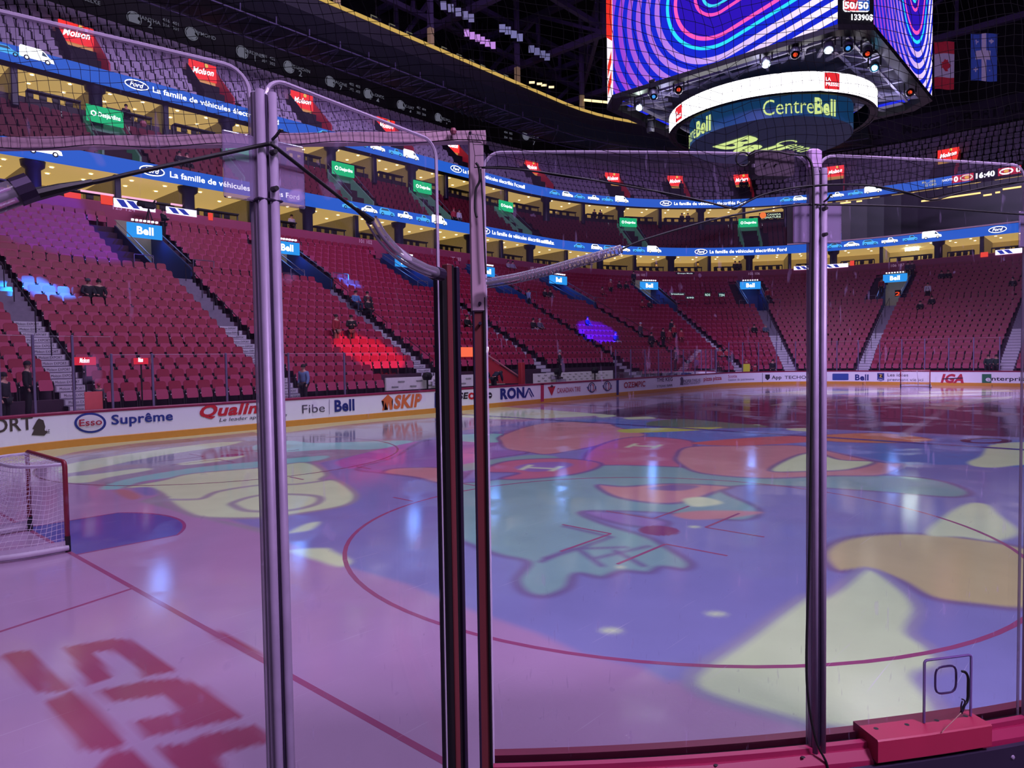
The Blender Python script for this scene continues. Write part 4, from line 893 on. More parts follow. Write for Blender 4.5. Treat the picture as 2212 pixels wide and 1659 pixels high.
# ================================================================ CENTRE-HUNG SCOREBOARD
SX, SY, SA, SCH, SZ, STOP = 27.13, 0., 5.3, .87, 13.42, 21.0
STEEL = mat('scoreboard_black', '#14131a', .5, .3); TRUSS = mat('truss_grey', '#8a869c', .45, .2); MESHP = mat('mesh_grey', '#4c4a5a', .6)
score_root = empty('scoreboard', (SX, SY, SZ), 'huge centre-hung scoreboard with striped screens above a white lit ring', 'scoreboard')
def screen_mat(name, c, d, ex, per=.43):
    m = bpy.data.materials.new(name); m.use_nodes = True; nt = m.node_tree; nt.nodes.clear(); L = nt.links.new
    N = nt.nodes.new
    out = N('ShaderNodeOutputMaterial'); em = N('ShaderNodeEmission'); L(em.outputs[0], out.inputs[0])
    tc = N('ShaderNodeTexCoord')
    def vm(op, a, b=None):
        n = N('ShaderNodeVectorMath'); n.operation = op
        for i, x in enumerate((a, b)):
            if x is None: continue
            if hasattr(x, 'is_output'): L(x, n.inputs[i])
            else: n.inputs[i].default_value = x
        return n
    def mm(op, a, b=None):
        n = N('ShaderNodeMath'); n.operation = op
        for i, x in enumerate((a, b)):
            if x is None: continue
            if hasattr(x, 'is_output'): L(x, n.inputs[i])
            else: n.inputs[i].default_value = x
        return n.outputs[0]
    q = vm('SUBTRACT', tc.outputs['Object'], tuple(c)).outputs[0]
    al = mm('MAXIMUM', vm('DOT_PRODUCT', q, tuple(d)).outputs['Value'], 0.)
    sc_ = N('ShaderNodeVectorMath'); sc_.operation = 'SCALE'; sc_.inputs[0].default_value = tuple(d); L(al, sc_.inputs['Scale'])
    r = vm('LENGTH', vm('SUBTRACT', q, sc_.outputs[0]).outputs[0]).outputs['Value']
    ramp = N('ShaderNodeValToRGB'); ramp.color_ramp.interpolation = 'CONSTANT'
    st = [(0, '#2410a0'), (.5, '#40d0f0'), (.6, '#2a10a8'), (.8, '#ff50b4'), (.92, '#2c14b0'), (1.62, '#ff58b8'), (1.76, '#2418c8'), (1.98, '#30d8ff'), (2.1, '#1826c8')]
    el = ramp.color_ramp.elements; el[0].position = 0; el[0].color = lin(st[0][1]); el[1].position = st[1][0]/3; el[1].color = lin(st[1][1])
    for p, cc in st[2:]: e = el.new(p/3); e.color = lin(cc)
    L(mm('DIVIDE', r, 3.), ramp.inputs[0])
    fr = mm('FRACT', mm('DIVIDE', mm('SUBTRACT', r, 2.4), per)); on = mm('MULTIPLY', mm('LESS_THAN', fr, .5), mm('GREATER_THAN', r, 2.4))
    g = N('ShaderNodeMapRange'); g.inputs['From Min'].default_value = -4.2; g.inputs['From Max'].default_value = 4.4
    L(vm('DOT_PRODUCT', q, tuple(ex)).outputs['Value'], g.inputs['Value'])
    lav = N('ShaderNodeValToRGB'); e = lav.color_ramp.elements; e[0].color = lin('#9440cc'); e[1].color = lin('#fff0fc'); k = e.new(.35); k.color = lin('#b888ec')
    L(g.outputs[0], lav.inputs[0])
    mx = N('ShaderNodeMix'); mx.data_type = 'RGBA'; L(on, mx.inputs[0]); L(ramp.outputs[0], mx.inputs[6]); L(lav.outputs[0], mx.inputs[7])
    L(mx.outputs[2], em.inputs[0]); em.inputs[1].default_value = 1.15
    return m
xf, yf = SX-SA, SY-SA
ca = on_x(1548, -22, xf); da = (on_x(1806, 36, xf)-on_x(1640, 132, xf)).normalized()
cb = on_y(1974, -30, yf); db = (on_y(2000, 20, yf)-on_y(1960, 150, yf)).normalized(); db = Vector((.35, 0, .94)).normalized()
A_, C_ = SA, SA-SCH
# side screens
def face(p, q, m, nm, lab):
    b = MB(); p = Vector(p+(SZ+.08,)); q = Vector(q+(SZ+.08,)); hgt = Vector((0, 0, STOP-SZ-.08)); b.poly([p, q, q+hgt, p+hgt]); return b.build(nm, m, score_root, label=lab)
face((xf, C_), (xf, -C_), screen_mat('screen_stripes', ca, da, (0, -1, 0)), 'screen', 'big screen with blue and lavender stripes')
face((SX-C_, yf), (SX+C_, yf), screen_mat('screen_stripes_side', cb, db, (1, 0, 0)), 'screen', 'side screen with narrow blue and lavender stripes')
face((SX+SA, -C_), (SX+SA, C_), mat('screen_back', '#1826c8', .5, emit=1, ecol='#1826c8'), 'screen', None); face((SX+C_, SA), (SX-C_, SA), mat('screen_back', '#1826c8'), 'screen', None)
# corner screens
cs = face((xf, -C_), (SX-C_, yf), glow('screen_black2', '#0c0a14', .8), 'corner_screen', 'black corner screen with a raffle total')
e1 = (Vector((SX-C_, yf, 0))-Vector((xf, -C_, 0))); wd = e1.length; e1.normalize(); n1 = Vector((-1, -1, 0)).normalized()
pz = lambda off: plane_map(Vector((xf, -C_, SZ+.08))+n1*off, e1, (0, 0, 1))
b = MB(); q = [(.1, .1), (.18, .02), (wd-.18, .02), (wd-.1, .1), (wd-.1, .52), (wd-.18, .6), (.18, .6), (.1, .52)]; Y = .38; q = [(.08+x*.88, y*.72) for x, y in q]
b.k = 0; b.poly([pz(.02)(x, y+Y) for x, y in q]); b.k = 1; b.poly([pz(.03)(wd/2+(x-wd/2)*.92, .22+(y-.22)*.85+Y) for x, y in q if x < wd/2+.2 or True]); b.k = 2
b.poly([pz(.035)(wd/2+.04+x*(wd/2-.2), .05+Y+y*.34) for x, y in ((.1, 0), (1, 0), (1, 1), (-.0, 1))]); b.k = 0
text_on(b, '50/50', pz(.045), .22, x0=wd/2, y0=Y+.11, width=wd*.66, bold=.05, center=True); text_on(b, '13390$', pz(.045), .19, x0=wd*.36, y0=.12, width=wd*.6, bold=.04)
b.poly([pz(.02)(x, y) for x, y in ((.05, .9), (wd-.05, .9), (wd-.05, 1.05), (.05, 1.05))])
b.build('corner_lettering', [WLET, glow('raffle_red', '#d83040', 1), glow('raffle_blue', '#3058b8', 1)], cs)
cl = face((SX-C_, SA), (xf, C_), glow('screen_white', '#f4ecf8', 1.1), 'corner_screen', 'narrow corner screen, red above and white below')
b = MB(); o_ = Vector((SX-C_, SA, SZ+.08)); e2 = (Vector((xf, C_, 0))-Vector((SX-C_, SA, 0))).normalized(); n2 = Vector((-1, 1, 0)).normalized(); f = plane_map(o_+n2*.02, e2, (0, 0, 1))
b.poly([f(*q) for q in ((0, 2.9), (wd, 2.2), (wd, 7.1), (0, 7.1))])
for y in (.3, 1.1): b.poly([f(*q) for q in ((.2, y), (wd-.2, y+.3), (wd-.2, y+.8), (.2, y+.5))])
b.build('corner_lettering', glow('screen_red', '#e42c20', 1.1), cl)
face((SX+C_, yf), (SX+SA, -C_), glow('screen_white', '#f4ecf8'), 'corner_screen', None); face((SX+SA, C_), (SX+C_, SA), glow('screen_white', '#f4ecf8'), 'corner_screen', None)
# underside frame
def octo(a, c, z): return [Vector((SX+x, SY+y, z)) for x, y in ((-a, -c), (-c, -a), (c, -a), (a, -c), (a, c), (c, a), (-c, a), (-a, c))]
b = MB(); o1 = octo(A_+.02, C_+.02, SZ+.07); o2 = octo(A_+.02, C_+.02, SZ-.12); o3 = octo(A_-.35, C_-.28, SZ-.12); o4 = octo(A_-.35, C_-.28, SZ+.24)
b.add(o1+o2+o3+o4, [(r*8+i, r*8+(i+1) % 8, ((r+1) % 4)*8+(i+1) % 8, ((r+1) % 4)*8+i) for r in range(4) for i in range(8)]); b.build('frame', STEEL, score_root); b = MB(); b.poly(octo(A_, C_, STOP)); b.build('top_cover', STEEL, score_root)
b = MB(); b.poly(octo(A_-.3, C_-.25, SZ+.42)); b.build('mesh_panel', MESHP, score_root)
b = MB()
for k in range(4):
    R = Matrix.Rotation(k*pi/2, 3, 'Z'); T = lambda x, y, z: Vector((SX, SY, 0))+R @ Vector((x, y, z))
    for y in (-3.4, -1.7, 0, 1.7, 3.4): b.bar(T(-A_+.2, y, SZ+.1), T(-3.2, y*.75, SZ+.1), .1, .12)
    b.bar(T(-A_+.9, -4.2, SZ+.05), T(-A_+.9, 4.2, SZ+.05), .09, .1); b.bar(T(-3.7, -3.2, SZ+.1), T(-3.7, 3.2, SZ+.1), .09, .1)
    for y in (-3.4, -1.7, 0, 1.7): b.bar(T(-A_+.9, y, SZ+.08), T(-3.5, y+1.5, SZ+.08), .05, .06)
    b.bar(T(-A_+.2, -A_+1.0, SZ+.1), T(-3.1, -3.1, SZ+.1), .12, .12)
b.build('truss', TRUSS, score_root)
# lit ring and drum
def cyl(mb, r, z0, z1, n=96):
    mb.add([Vector((SX+r*cos(2*pi*i/n), SY+r*sin(2*pi*i/n), z)) for z in (z0, z1) for i in range(n)], [(i, (i+1) % n, n+(i+1) % n, n+i) for i in range(n)])
b = MB(); cyl(b, 4.17, 12.33, 13.06); rg = b.build('ring_screen', glow('ring_white', '#fbf6ff', 4.5), score_root, smooth=True, label='round white lit ring screen')
b = MB(); cyl(b, 4.1, 12.3, 13.1); b.add([Vector((SX+r*cos(2*pi*i/96), r*sin(2*pi*i/96), z)) for r, z in ((4.2, 12.33), (3.9, 12.33)) for i in range(96)], [(i, (i+1) % 96, 96+(i+1) % 96, 96+i) for i in range(96)]); b.add([Vector((SX+r*cos(2*pi*i/96), r*sin(2*pi*i/96), z)) for r, z in ((4.2, 13.06), (3.9, 13.06)) for i in range(96)], [(i, (i+1) % 96, 96+(i+1) % 96, 96+i) for i in range(96)])
b.build('ring_frame', STEEL, rg)
b = MB(); cyl(b, 3.3, 11.72, 12.75)
dm_ = mat('drum_blue', '#2c5484', .5, emit=.22, ecol='#2468a8', var=.3, scale=.25); drum = b.build('drum', dm_, score_root, smooth=True, label='dark blue drum with green lettering')  # drum emission stands in for light falling on it from above
b = MB(); n = 96; b.poly([Vector((SX+3.3*cos(2*pi*i/n), 3.3*sin(2*pi*i/n), 11.72)) for i in range(n)]); disc = b.build('drum_bottom', mat('drum_under', '#3a4668', .6, emit=.09, ecol='#304878'), drum)
LIME = glow('letter_lime', '#d4e890', 1.0)
def cylmap(a0, z0, r): return lambda x, y: Vector((SX+r*cos(a0+x/r), SY+r*sin(a0+x/r), z0+y))
def ang(u, v, r):
    lo, hi = 0., 60.; D = ray(u, v); h = Vector((D.x, D.y)); o = Vector((CX-SX, CY-SY)); A2 = h.dot(h); B2 = 2*o.dot(h); C2 = o.dot(o)-r*r
    s = (-B2-sqrt(max(0, B2*B2-4*A2*C2)))/2/A2; p = C0+D*s; return atan2(p.y-SY, p.x-SX), p.z
def cyltext(mb, parts, u, v, u1, v1, h, r):
    a0, z0 = ang(u, v, r); a1, z1 = ang(u1, v1, r); L_ = ((a1-a0) % (2*pi))*r
    ws = [text2d(t, bd)[2] for t, bd in parts]; k = L_/sum(ws); x = 0
    for (t, bd), w_ in zip(parts, ws): text_on(mb, t, cylmap(a0, z0, r), h, x0=x, width=w_*k*.98, bold=bd); x += w_*k
b = MB(); cyltext(b, (('Centre', -.005), ('Bell', .045)), 1648, 251, 1806, 251, .62, 3.33); a_m = ang(1648, 251, 3.33)[0]; a_n = ang(1806, 251, 3.33)[0]; a_e = ang(1536, 285, 3.33)[0]; Lm = ((a_n-a_m) % (2*pi))
ws_ = [text2d('Centre', -.005)[2], text2d('Bell', .045)[2]]; k_ = Lm*3.33/sum(ws_); z_m = ang(1648, 251, 3.33)[1]
text_on(b, 'Centre', cylmap(a_e-Lm, z_m, 3.33), .62, width=ws_[0]*k_*.98, bold=-.005); text_on(b, 'Bell', cylmap(a_e-Lm, z_m, 3.33), .62, x0=ws_[0]*k_, width=ws_[1]*k_*.98, bold=.045)
b.build('lettering', LIME, drum)
# lettering under the drum
Bb, Bt = on_z(1542, 316, 11.70), on_z(1622, 291, 11.70); uy = (Bt-Bb).normalized(); ux = Vector((uy.y, -uy.x, 0))
if (on_z(1640, 330, 11.70)-Bb).dot(ux) < 0: ux = -ux
b = MB(); hB = (Bt-Bb).length*.95; f = plane_map(Bb, ux, uy); text_on(b, 'Bell', f, hB, width=hB*1.7, bold=.05)
hC = hB*.52; oC = on_z(1668, 312, 11.70); f = plane_map(oC, ux, uy); text_on(b, 'Centre', f, hC, width=(on_z(1750, 334, 11.70)-oC).dot(ux), bold=-.005); b.build('lettering', LIME, disc)
# red emblem squares on the ring
for u0, v0, u1, v1 in ((1781, 196, 1814, 196), (1459, 266, 1473, 258)):
    a0, z0 = ang(u0, v0, 4.19); a1, z1 = ang(u1, v1, 4.19); L_ = ((a1-a0) % (2*pi))*4.19; b = MB(); n = 6; L_ = max(L_, .6)
    for i in range(n): f = cylmap(a0, 12.42, 4.185); b.poly([f(L_*i/n, 0), f(L_*(i+1)/n, 0), f(L_*(i+1)/n, .6), f(L_*i/n, .6)])
    b.k = 1; f = cylmap(a0, 12.42, 4.2); text_on(b, 'LA', f, .13, x0=.05, y0=.3, bold=.02); text_on(b, 'PRESSE', f, .13, x0=.05, y0=.12, width=L_-.1, bold=.02)
    b.build('ring_emblem', [glow('press_red', '#e02830', 1.1), WLET], rg, label='red square with white lettering')
# ---- moving-head lamps hanging from the frame
LAMP = {'w': ('#e8fff0', 220), 'o': ('#ff5028', .8), 'c': ('#50c8ff', 30), 'b': ('#4090e0', 1.2), 'k': ('#303038', .1)}
def moving_head(u, v, z, c, tilt, lab):
    p = on_z(u, v, z); o = empty('stage_lamp', p, lab, 'lamp', 'stage lamps under the scoreboard')
    to = (Vector((C0.x, C0.y, 0))-Vector((p.x, p.y, 0))).normalized(); yaw = atan2(to.y, to.x)
    R = Matrix.Rotation(yaw, 3, 'Z') @ Matrix.Rotation(tilt, 3, 'Y')   # local -z is the beam
    b = MB(); b.cbox((0, 0, .46), (.3, .3, .14), .03); b.cbox((0, .21, .2), (.1, .05, .46), .02, Matrix.Rotation(yaw, 3, 'Z')); 
    for s in (-1, 1): b.cbox(Matrix.Rotation(yaw, 3, 'Z') @ Vector((0, s*.2, .19)), (.1, .05, .45), .02, Matrix.Rotation(yaw, 3, 'Z'))
    child(b, 'yoke', STEEL, o)
    b = MB(); b.lathe([(.0, .27), (.11, .25), (.16, .15), (.17, -.05), (.165, -.22), (.145, -.25)], (0, 0, 0), 16, R); hd = child(b, 'head', mat('lamp_body', '#5a5a68', .35, .3), o, True)
    b = MB(); b.disc(R @ Vector((0, 0, -.235)), .1 if c in 'wc' else .075, 16, R @ Matrix.Rotation(pi, 3, 'X')); col, e = LAMP[c]; q = bpy.data.objects.new('lens', b.mesh('lens', glow('lens_'+c, col, e))); COL.objects.link(q); q.parent = hd; q['label'] = 'glowing lens'
for a in ((1655, 133, 13.05, 'w', -.9, 'stage lamp with a bright white lens above the ring'), (1718, 112, 13.1, 'o', -.8, 'stage lamp with an orange lens left of the near corner'), (1790, 100, 13.1, 'w', -.7, 'small pale stage lamp below the raffle screen'), (1832, 98, 13.1, 'b', -.8, 'blue stage lamp below the raffle screen'), (1874, 110, 13.1, 'o', -.8, 'orange stage lamp right of the near corner'), (1889, 142, 13.0, 'c', -.9, 'stage lamp with a cyan lens at the right of the ring'),
          (1466, 195, 13.05, 'o', -1.3, 'orange stage lamp at the left above the ring'), (1412, 202, 13.1, 'b', -.7, 'small blue stage lamp near the left corner'), (1381, 228, 13.1, 'w', -.9, 'stage lamp with a dazzling white lens at the left corner'), (1405, 274, 13.0, 'k', 0., 'unlit stage lamp pointing straight down at the left'), (1966, 200, 13.0, 'o', -1.3, 'stage lamp with a dim red lens at the right corner')): moving_head(*a)

for x, y in ((-4.6, -1.5), (-1.5, -4.6), (-4.3, 2.6), (2.6, -4.3)):
    l = bpy.data.lights.new('truss_lamp', 'POINT'); l.energy = 45; l.color = (.62, .6, 1); l.shadow_soft_size = .2; o = bpy.data.objects.new('truss_lamp', l); COL.objects.link(o); o.location = (SX+x, SY+y, SZ-.6)  # unseen fill points added to lift the dark truss
# ================================================================ ROOF, GALLERY, BANNERS
ROOF = mat('roof_dark', '#0c0a12', .9); GIRD = mat('girder', '#463c58', .6, .1, var=.25); GAL = mat('gallery_dark', '#1a1620', .7, var=.2)
b = MB(); b.poly([p3(t, 40, 39) for t in frange(0, LT, 3)[:-1]]); struct(b, 'ceiling', ROOF)
# black wall above the upper tier
dU = U0+URUN*UN
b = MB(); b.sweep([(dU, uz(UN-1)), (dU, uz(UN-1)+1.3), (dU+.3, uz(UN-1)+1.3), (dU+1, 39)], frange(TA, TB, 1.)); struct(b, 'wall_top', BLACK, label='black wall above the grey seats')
def tri2(b, pts):
    bm = bmesh.new(); ff = bm.faces.new([bm.verts.new(p) for p in pts]); bmesh.ops.triangulate(bm, faces=[ff]); bm.verts.index_update(); b.add([x.co.copy() for x in bm.verts], [tuple(x.index for x in q.verts) for q in bm.faces]); bm.free()
GREYT = glow('banner_text', '#7c7c90', .55)
# player banner names and section numbers on the black wall
def wall_text(lines, u, v, lab):
    b = MB()
    for s, du, dv, h in lines:
        t, z = wall(u+du, v+dv, dU+.2); text_on(b, s, path_map(t, z, dU+.05), h, center=True, bold=.01)
    o = b.build('wall_banner', GREYT); tag(o, lab, 'banner', 'grey banners on the black wall'); return o
def crest(u, v, o):
    t, z = wall(u, v, dU+.2); f = path_map(t, z, dU+.04); b = MB(); ringshape(b, 0, 0, .5, .5, .06, f, 20); b.k = 0; tri2(b, [f(x*.8, y*.8) for x, y in ((-.4, -.5), (.3, -.5), (.5, -.1), (.2, .1), (.3, .45), (-.2, .55), (-.5, .1))]); b.build('crest', GREYT, o)
for u, v, nm, no, cu, lab in ((198, 8, 'SELKE', '', None, 'first'), (320, 48, 'MANTHA', '2', 288, 'second'), (438, 80, 'RAYMOND', '', 412, 'third'), (547, 120, 'GARDINER', '1', 521, 'fourth'), (645, 152, 'CLEGHORN', '2', 622, 'fifth'), (732, 184, 'MALONE', '7', 711, 'sixth'), (812, 210, 'LALONDE', '4', 793, 'seventh'), (882, 235, 'JOLIAT', '4', 864, 'eighth'), (961, 262, 'VEZINA', '1', 945, 'ninth'), (1150, 300, 'MORENZ', '7', 1134, 'tenth')):
    o = wall_text([(nm, 0, 0, .27)]+([(no, 2, 14, .5)] if no else []), u, v, 'grey banner lettering, %s from the left on the black wall' % lab)
    if cu: crest(cu, v-6, o)
for i, (u, v, s, q) in enumerate(((367, 52, '416  401', '316  301'), (578, 128, '401  402', '301  302'), (764, 188, '402  403', '302  303'), (908, 238, '403  404', '303  304'), (1096, 290, '404  405', '304  305'))):
    wall_text([(s, 0, 0, .24), (q, 0, 11, .24)], u, v, 'grey section numbers, %s from the left on the black wall' % NUM[i+1])
t, z = wall(1290, 310, dU+.1); b = MB(); x = text_on(b, 'HÔTEL', path_map(t, z, dU-.05), .26, bold=.02); text_on(b, 'RENAISSANCE', path_map(adv(t, 1.5, dU), z-.05, dU-.05), .42, width=5.0); text_on(b, 'MONTRÉAL', path_map(adv(t, 6.9, dU), z-.05, dU-.05), .26, bold=.04); text_on(b, 'TELUS', path_map(adv(t, 2.2, dU), z+.9, dU-.05), .28, shear=.3)
tag(b.build('hotel_sign', glow('sign_cream', '#e8f0d0', .9)), 'pale lit hotel lettering on the black wall beside the scoreboard', 'sign')
# grey fascia with brewery lettering at the far end
b = MB(); fz0, fz1 = wall(1960, 302, dU-.15)[1], wall(1960, 252, dU-.15)[1]; b.sweep([(dU-.02, fz0), (dU-.15, fz0), (dU-.15, fz1), (dU-.02, fz1)], frange(54, TB, .8)); fa = b.build('fascia_band', mat('fascia_grey', '#3c3648', .7)); tag(fa, 'grey curved fascia band with dark lettering above the far seats', 'fascia')
b = MB(); t, z = wall(1950, 283, dU-.2); fh = fz1-fz0
for k in (-1, 0, 1): text_on(b, 'Molson EXPORT ALE', path_map(adv(t, k*13.5, dU), fz0+fh*.25, dU-.2), fh*.42, width=11.5, bold=.01)
b.build('lettering', mat('fascia_ink', '#14101c', .7), fa)
# ---- press gallery ring with its lit edge
GD, GZ = 15.0, 26.25
gts = frange(TA, LS+LC*.9, .8)
b = MB(); b.sweep([(GD, GZ), (GD, GZ-1.3), (GD+1.2, GZ-1.9), (GD+4.5, GZ-1.9), (GD+4.5, GZ-1.5), (GD+.4, GZ-1.12), (GD+.4, GZ)], gts, True); gal = b.build('press_gallery', GAL); tag(gal, 'dark hanging press gallery with a yellow lit front edge', 'gallery')
b = MB(); b.sweep([(GD-.02, GZ-.22), (GD-.08, GZ-.2), (GD-.08, GZ+.02), (GD+.35, GZ+.06), (GD+.35, GZ)], gts); b.build('lit_edge', glow('edge_yellow', '#c8a458', 1.0), gal, label='thin yellow lit edge')
b = MB()
for i, t in enumerate(gts[:-1]):
    a, c = p3(t, GD+1.0, GZ-2.3), p3(gts[i+1], GD+1.0, GZ-2.3); a2, c2 = p3(t, GD+4.0, GZ-2.3), p3(gts[i+1], GD+4.0, GZ-2.3)
    b.bar(a, c, .08, .08); b.bar(a2, c2, .08, .08)
    if i % 2: b.bar(a, c2, .06, .06)
    else: b.bar(a2, c, .06, .06)
    if i % 3 == 0: b.bar(a, a2, .07, .07); b.bar(a, a+Vector((0, 0, .5)), .07, .07)
b.build('under_truss', GIRD, gal)
for i, (u, v) in enumerate(((728, 20), (931, 110), (1118, 195), (1257, 230))):
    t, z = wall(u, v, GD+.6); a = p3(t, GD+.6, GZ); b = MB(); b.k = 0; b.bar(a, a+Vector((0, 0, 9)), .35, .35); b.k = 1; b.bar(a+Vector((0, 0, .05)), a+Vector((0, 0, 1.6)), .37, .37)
    b.build('hanger_post', [GIRD, mat('lit_post', '#8c7860', .6, emit=.25, ecol='#907850')], gal, label='post lit from below')  # light from below painted as a glowing sleeve on the post foot
for i, (u, v) in enumerate(((812, 45), (851, 63), (888, 80), (963, 112), (995, 127), (1022, 139), (1046, 150), (1072, 162), (1096, 171))):
    t, z = wall(u, v, GD+2.5); f = path_map(t, z, GD+2.5); b = MB(); b.k = 0
    b.prism([f(*q) for q in ((-.5, -.3), (.5, -.3), (.5, .3), (-.5, .3))], (0, .06, 0)); b.k = 1; f = path_map(t, z, GD+2.46)
    for x0, y0, x1, y1 in ((-.5, .22, .1, .3), (-.5, -.3, -.42, .3), (-.3, -.05, .1, .02)): b.poly([f(*q) for q in ((x0, y0), (x1, y0), (x1, y1), (x0, y1))])
    b.k = 0; b.bar(f(0, .3), f(0, 2.5), .05, .05)
    tag(b.build('hanging_monitor', [BLACK, glow('mon_glow', '#8c8878', .5)]), 'dark hanging monitor, %s from the left above the yellow edge' % NUM[i+1], 'monitor', 'gallery monitors')
# ---- roof girders
def girder(p, q, dep, wd, n, nm='roof_girder', lab='dark roof girder'):
    p, q = Vector(p), Vector(q); b = MB(); up = Vector((0, 0, dep))
    b.bar(p, q, wd, wd); b.bar(p+up, q+up, wd, wd)
    for i in range(n):
        a, c = p+(q-p)*i/n, p+(q-p)*(i+1)/n
        b.bar(a, a+up, wd*.6, wd*.6)
        if i % 2: b.bar(a, c+up, wd*.6, wd*.6)
        else: b.bar(a+up, c, wd*.6, wd*.6)
    o = b.build(nm, GIRD); o['kind'] = 'structure'; o['label'] = lab; return o
for x in (16, 27, 38, 49, 60, 71): girder((x, -30, 31), (x, 46, 31), 4, .5, 10)
for y in (-8, 4, 14, 24, 34): girder((-4, y, 32), (90, y, 32), 3.2, .4, 14)
for x0, y0, x1, y1 in ((27, 14, 38, 24), (38, 24, 49, 14), (38, 4, 49, 14), (27, 24, 16, 34), (49, 24, 60, 34), (49, 14, 60, 4), (60, 14, 71, 24)): girder((x0, y0, 31), (x1, y1, 31), 3, .35, 5)
# ---- rows of roof floodlights
def lamps(pts, z, c, e, w, h, lab):
    for i, (u, v) in enumerate(pts):
        p = on_z(u, v, z); b = MB(); b.k = 0; R = Matrix.Rotation(YAW-pi/2, 3, 'Z') @ Matrix.Rotation(radians(35), 3, 'X')
        b.cbox(p+R @ Vector((0, .07, 0)), (w+.08, .12, h+.08), .03, R); b.k = 1
        b.poly([p+R @ Vector(q) for q in ((-w/2, -.01, -h/2), (w/2, -.01, -h/2), (w/2, -.01, h/2), (-w/2, -.01, h/2))])
        b.k = 0; b.bar(p+Vector((0, 0, .4)), p+Vector((0, 0, 1.4)), .06, .06)
        tag(b.build('floodlight', [STEEL, glow('flood_'+c, c, e)]), '%s, %s from the left' % (lab, nth(i+1)), 'floodlight', 'roof floodlights')
lamps([(1008, 71), (1020, 77), (1032, 82), (1042, 87), (1053, 93), (1065, 98)], 29, '#c088e0', 1.0, .42, .55, 'violet square floodlight in the bright row under the roof')
lamps([(958, 12), (974, 18), (990, 26), (1005, 33), (1018, 39)], 30, '#8880b8', .7, .45, .6, 'dim lavender floodlight in the upper left roof row')
lamps([(1085, 61), (1097, 66), (1110, 74), (1123, 81)], 30, '#8884c0', .7, .5, .6, 'dim lavender floodlight in the middle roof row')
lamps([(1148, 106), (1160, 111), (1172, 117), (1182, 123)], 30, '#807cb4', .6, .5, .6, 'dim lavender floodlight in the lower roof row')
lamps([(1149, 178), (1165, 181), (1175, 184), (1191, 188)], 27.6, '#ffe0a8', 1.6, .5, .2, 'warm work light above the gallery corner')
b = MB(); a, c = on_z(1262, 216, 27.2), on_z(1312, 221, 27.2); b.tube([a, c], .12, 8); tag(b.build('tube_light', glow('tube_warm', '#ffe4a8', 1.5)), 'warm tube light left of the scoreboard', 'light')
for i, (u, v, c, nm) in enumerate(((985, 236, '#e8fff0', 'white'), (998, 240, '#ff4050', 'red'), (1011, 245, '#50a0ff', 'blue'), (1022, 249, '#e8fff0', 'white'), (1033, 252, '#ff6040', 'orange'), (1042, 256, '#70c0ff', 'pale blue'))):
    t, z = wall(u, v, 17.5); p = p3(t, 17.5, z); R = Matrix.Rotation(radians(200), 3, 'Z') @ Matrix.Rotation(radians(60), 3, 'Y')
    b = MB(); b.k = 0; b.lathe([(0, .3), (.14, .28), (.17, 0), (.16, -.25)], p, 10, R); b.bar(p+Vector((0, 0, .2)), p+Vector((0, 0, .9)), .06, .06); b.k = 1; b.disc(p+R @ Vector((0, 0, -.24)), .15, 10, R)
    tag(b.build('spot_lamp', [STEEL, glow('spot_'+nm, c, 2.5)]), 'small %s spot lamp, %s in the row under the gallery' % (nm, NUM[i+1]), 'lamp', 'row of small coloured spots')
# ---- flags
CLOTHR = mat('flag_red', '#c03040', .8, emit=.12, ecol='#a02030'); CLOTHW = mat('flag_white', '#b8a8c4', .8, emit=.12, ecol='#a898b8'); CLOTHB = mat('flag_blue', '#3c54a8', .8, emit=.12, ecol='#2c48a0')
def flag(u0, v0, u1, v1, x, nm, lab, fill):
    p, q, r_ = on_x(u0, v0, x), on_x(u1, v0, x), on_x(u0, v1, x); ex, ey = q-p, r_-p
    f = lambda a, c, o=0.: p+ex*a+ey*c+Vector((-o+.12*sin(a*7+c*3), 0, 0))
    b = MB(); fill(b, f); b.k = 2; b.tube([f(-.06, -.01), f(1.06, -.01)], .04, 6); b.tube([f(.1, -.01), f(.1, -.01)+Vector((0, 0, 7))], .015, 4); b.tube([f(.9, -.01), f(.9, -.01)+Vector((0, 0, 7))], .015, 4)
    o = b.build(nm, [CLOTHR, CLOTHW, STEEL, CLOTHB]); tag(o, lab, 'flag')
def grid(b, f, a0, c0, a1, c1, k, n=8, o=0.):
    b.k = k
    for i in range(n): 
        x0, x1 = a0+(a1-a0)*i/n, a0+(a1-a0)*(i+1)/n
        b.poly([f(x0, c0, o), f(x1, c0, o), f(x1, c1, o), f(x0, c1, o)])
LEAF = [(0, 1), (.1, .72), (.24, .8), (.2, .45), (.42, .62), (.48, .5), (.8, .55), (.7, .35), (.85, .2), (.4, -.1), (.48, -.3), (.05, -.22), (.04, -.6), (-.04, -.6), (-.05, -.22), (-.48, -.3), (-.4, -.1), (-.85, .2), (-.7, .35), (-.8, .55), (-.48, .5), (-.42, .62), (-.2, .45), (-.24, .8), (-.1, .72)]
def canada(b, f):
    grid(b, f, 0, 0, 1, .25, 0); grid(b, f, 0, .25, 1, .75, 1); grid(b, f, 0, .75, 1, 1, 0); b.k = 0; tri2(b, [f(.5+y*.36, .5+x*.15, .05) for x, y in LEAF])
FLEUR = [(0, 1), (.2, .6), (.12, .1), (.5, .5), (.75, .25), (.55, -.1), (.35, .05), (.15, -.15), (.2, -.6), (-.2, -.6), (-.15, -.15), (-.35, .05), (-.55, -.1), (-.75, .25), (-.5, .5), (-.12, .1), (-.2, .6)]
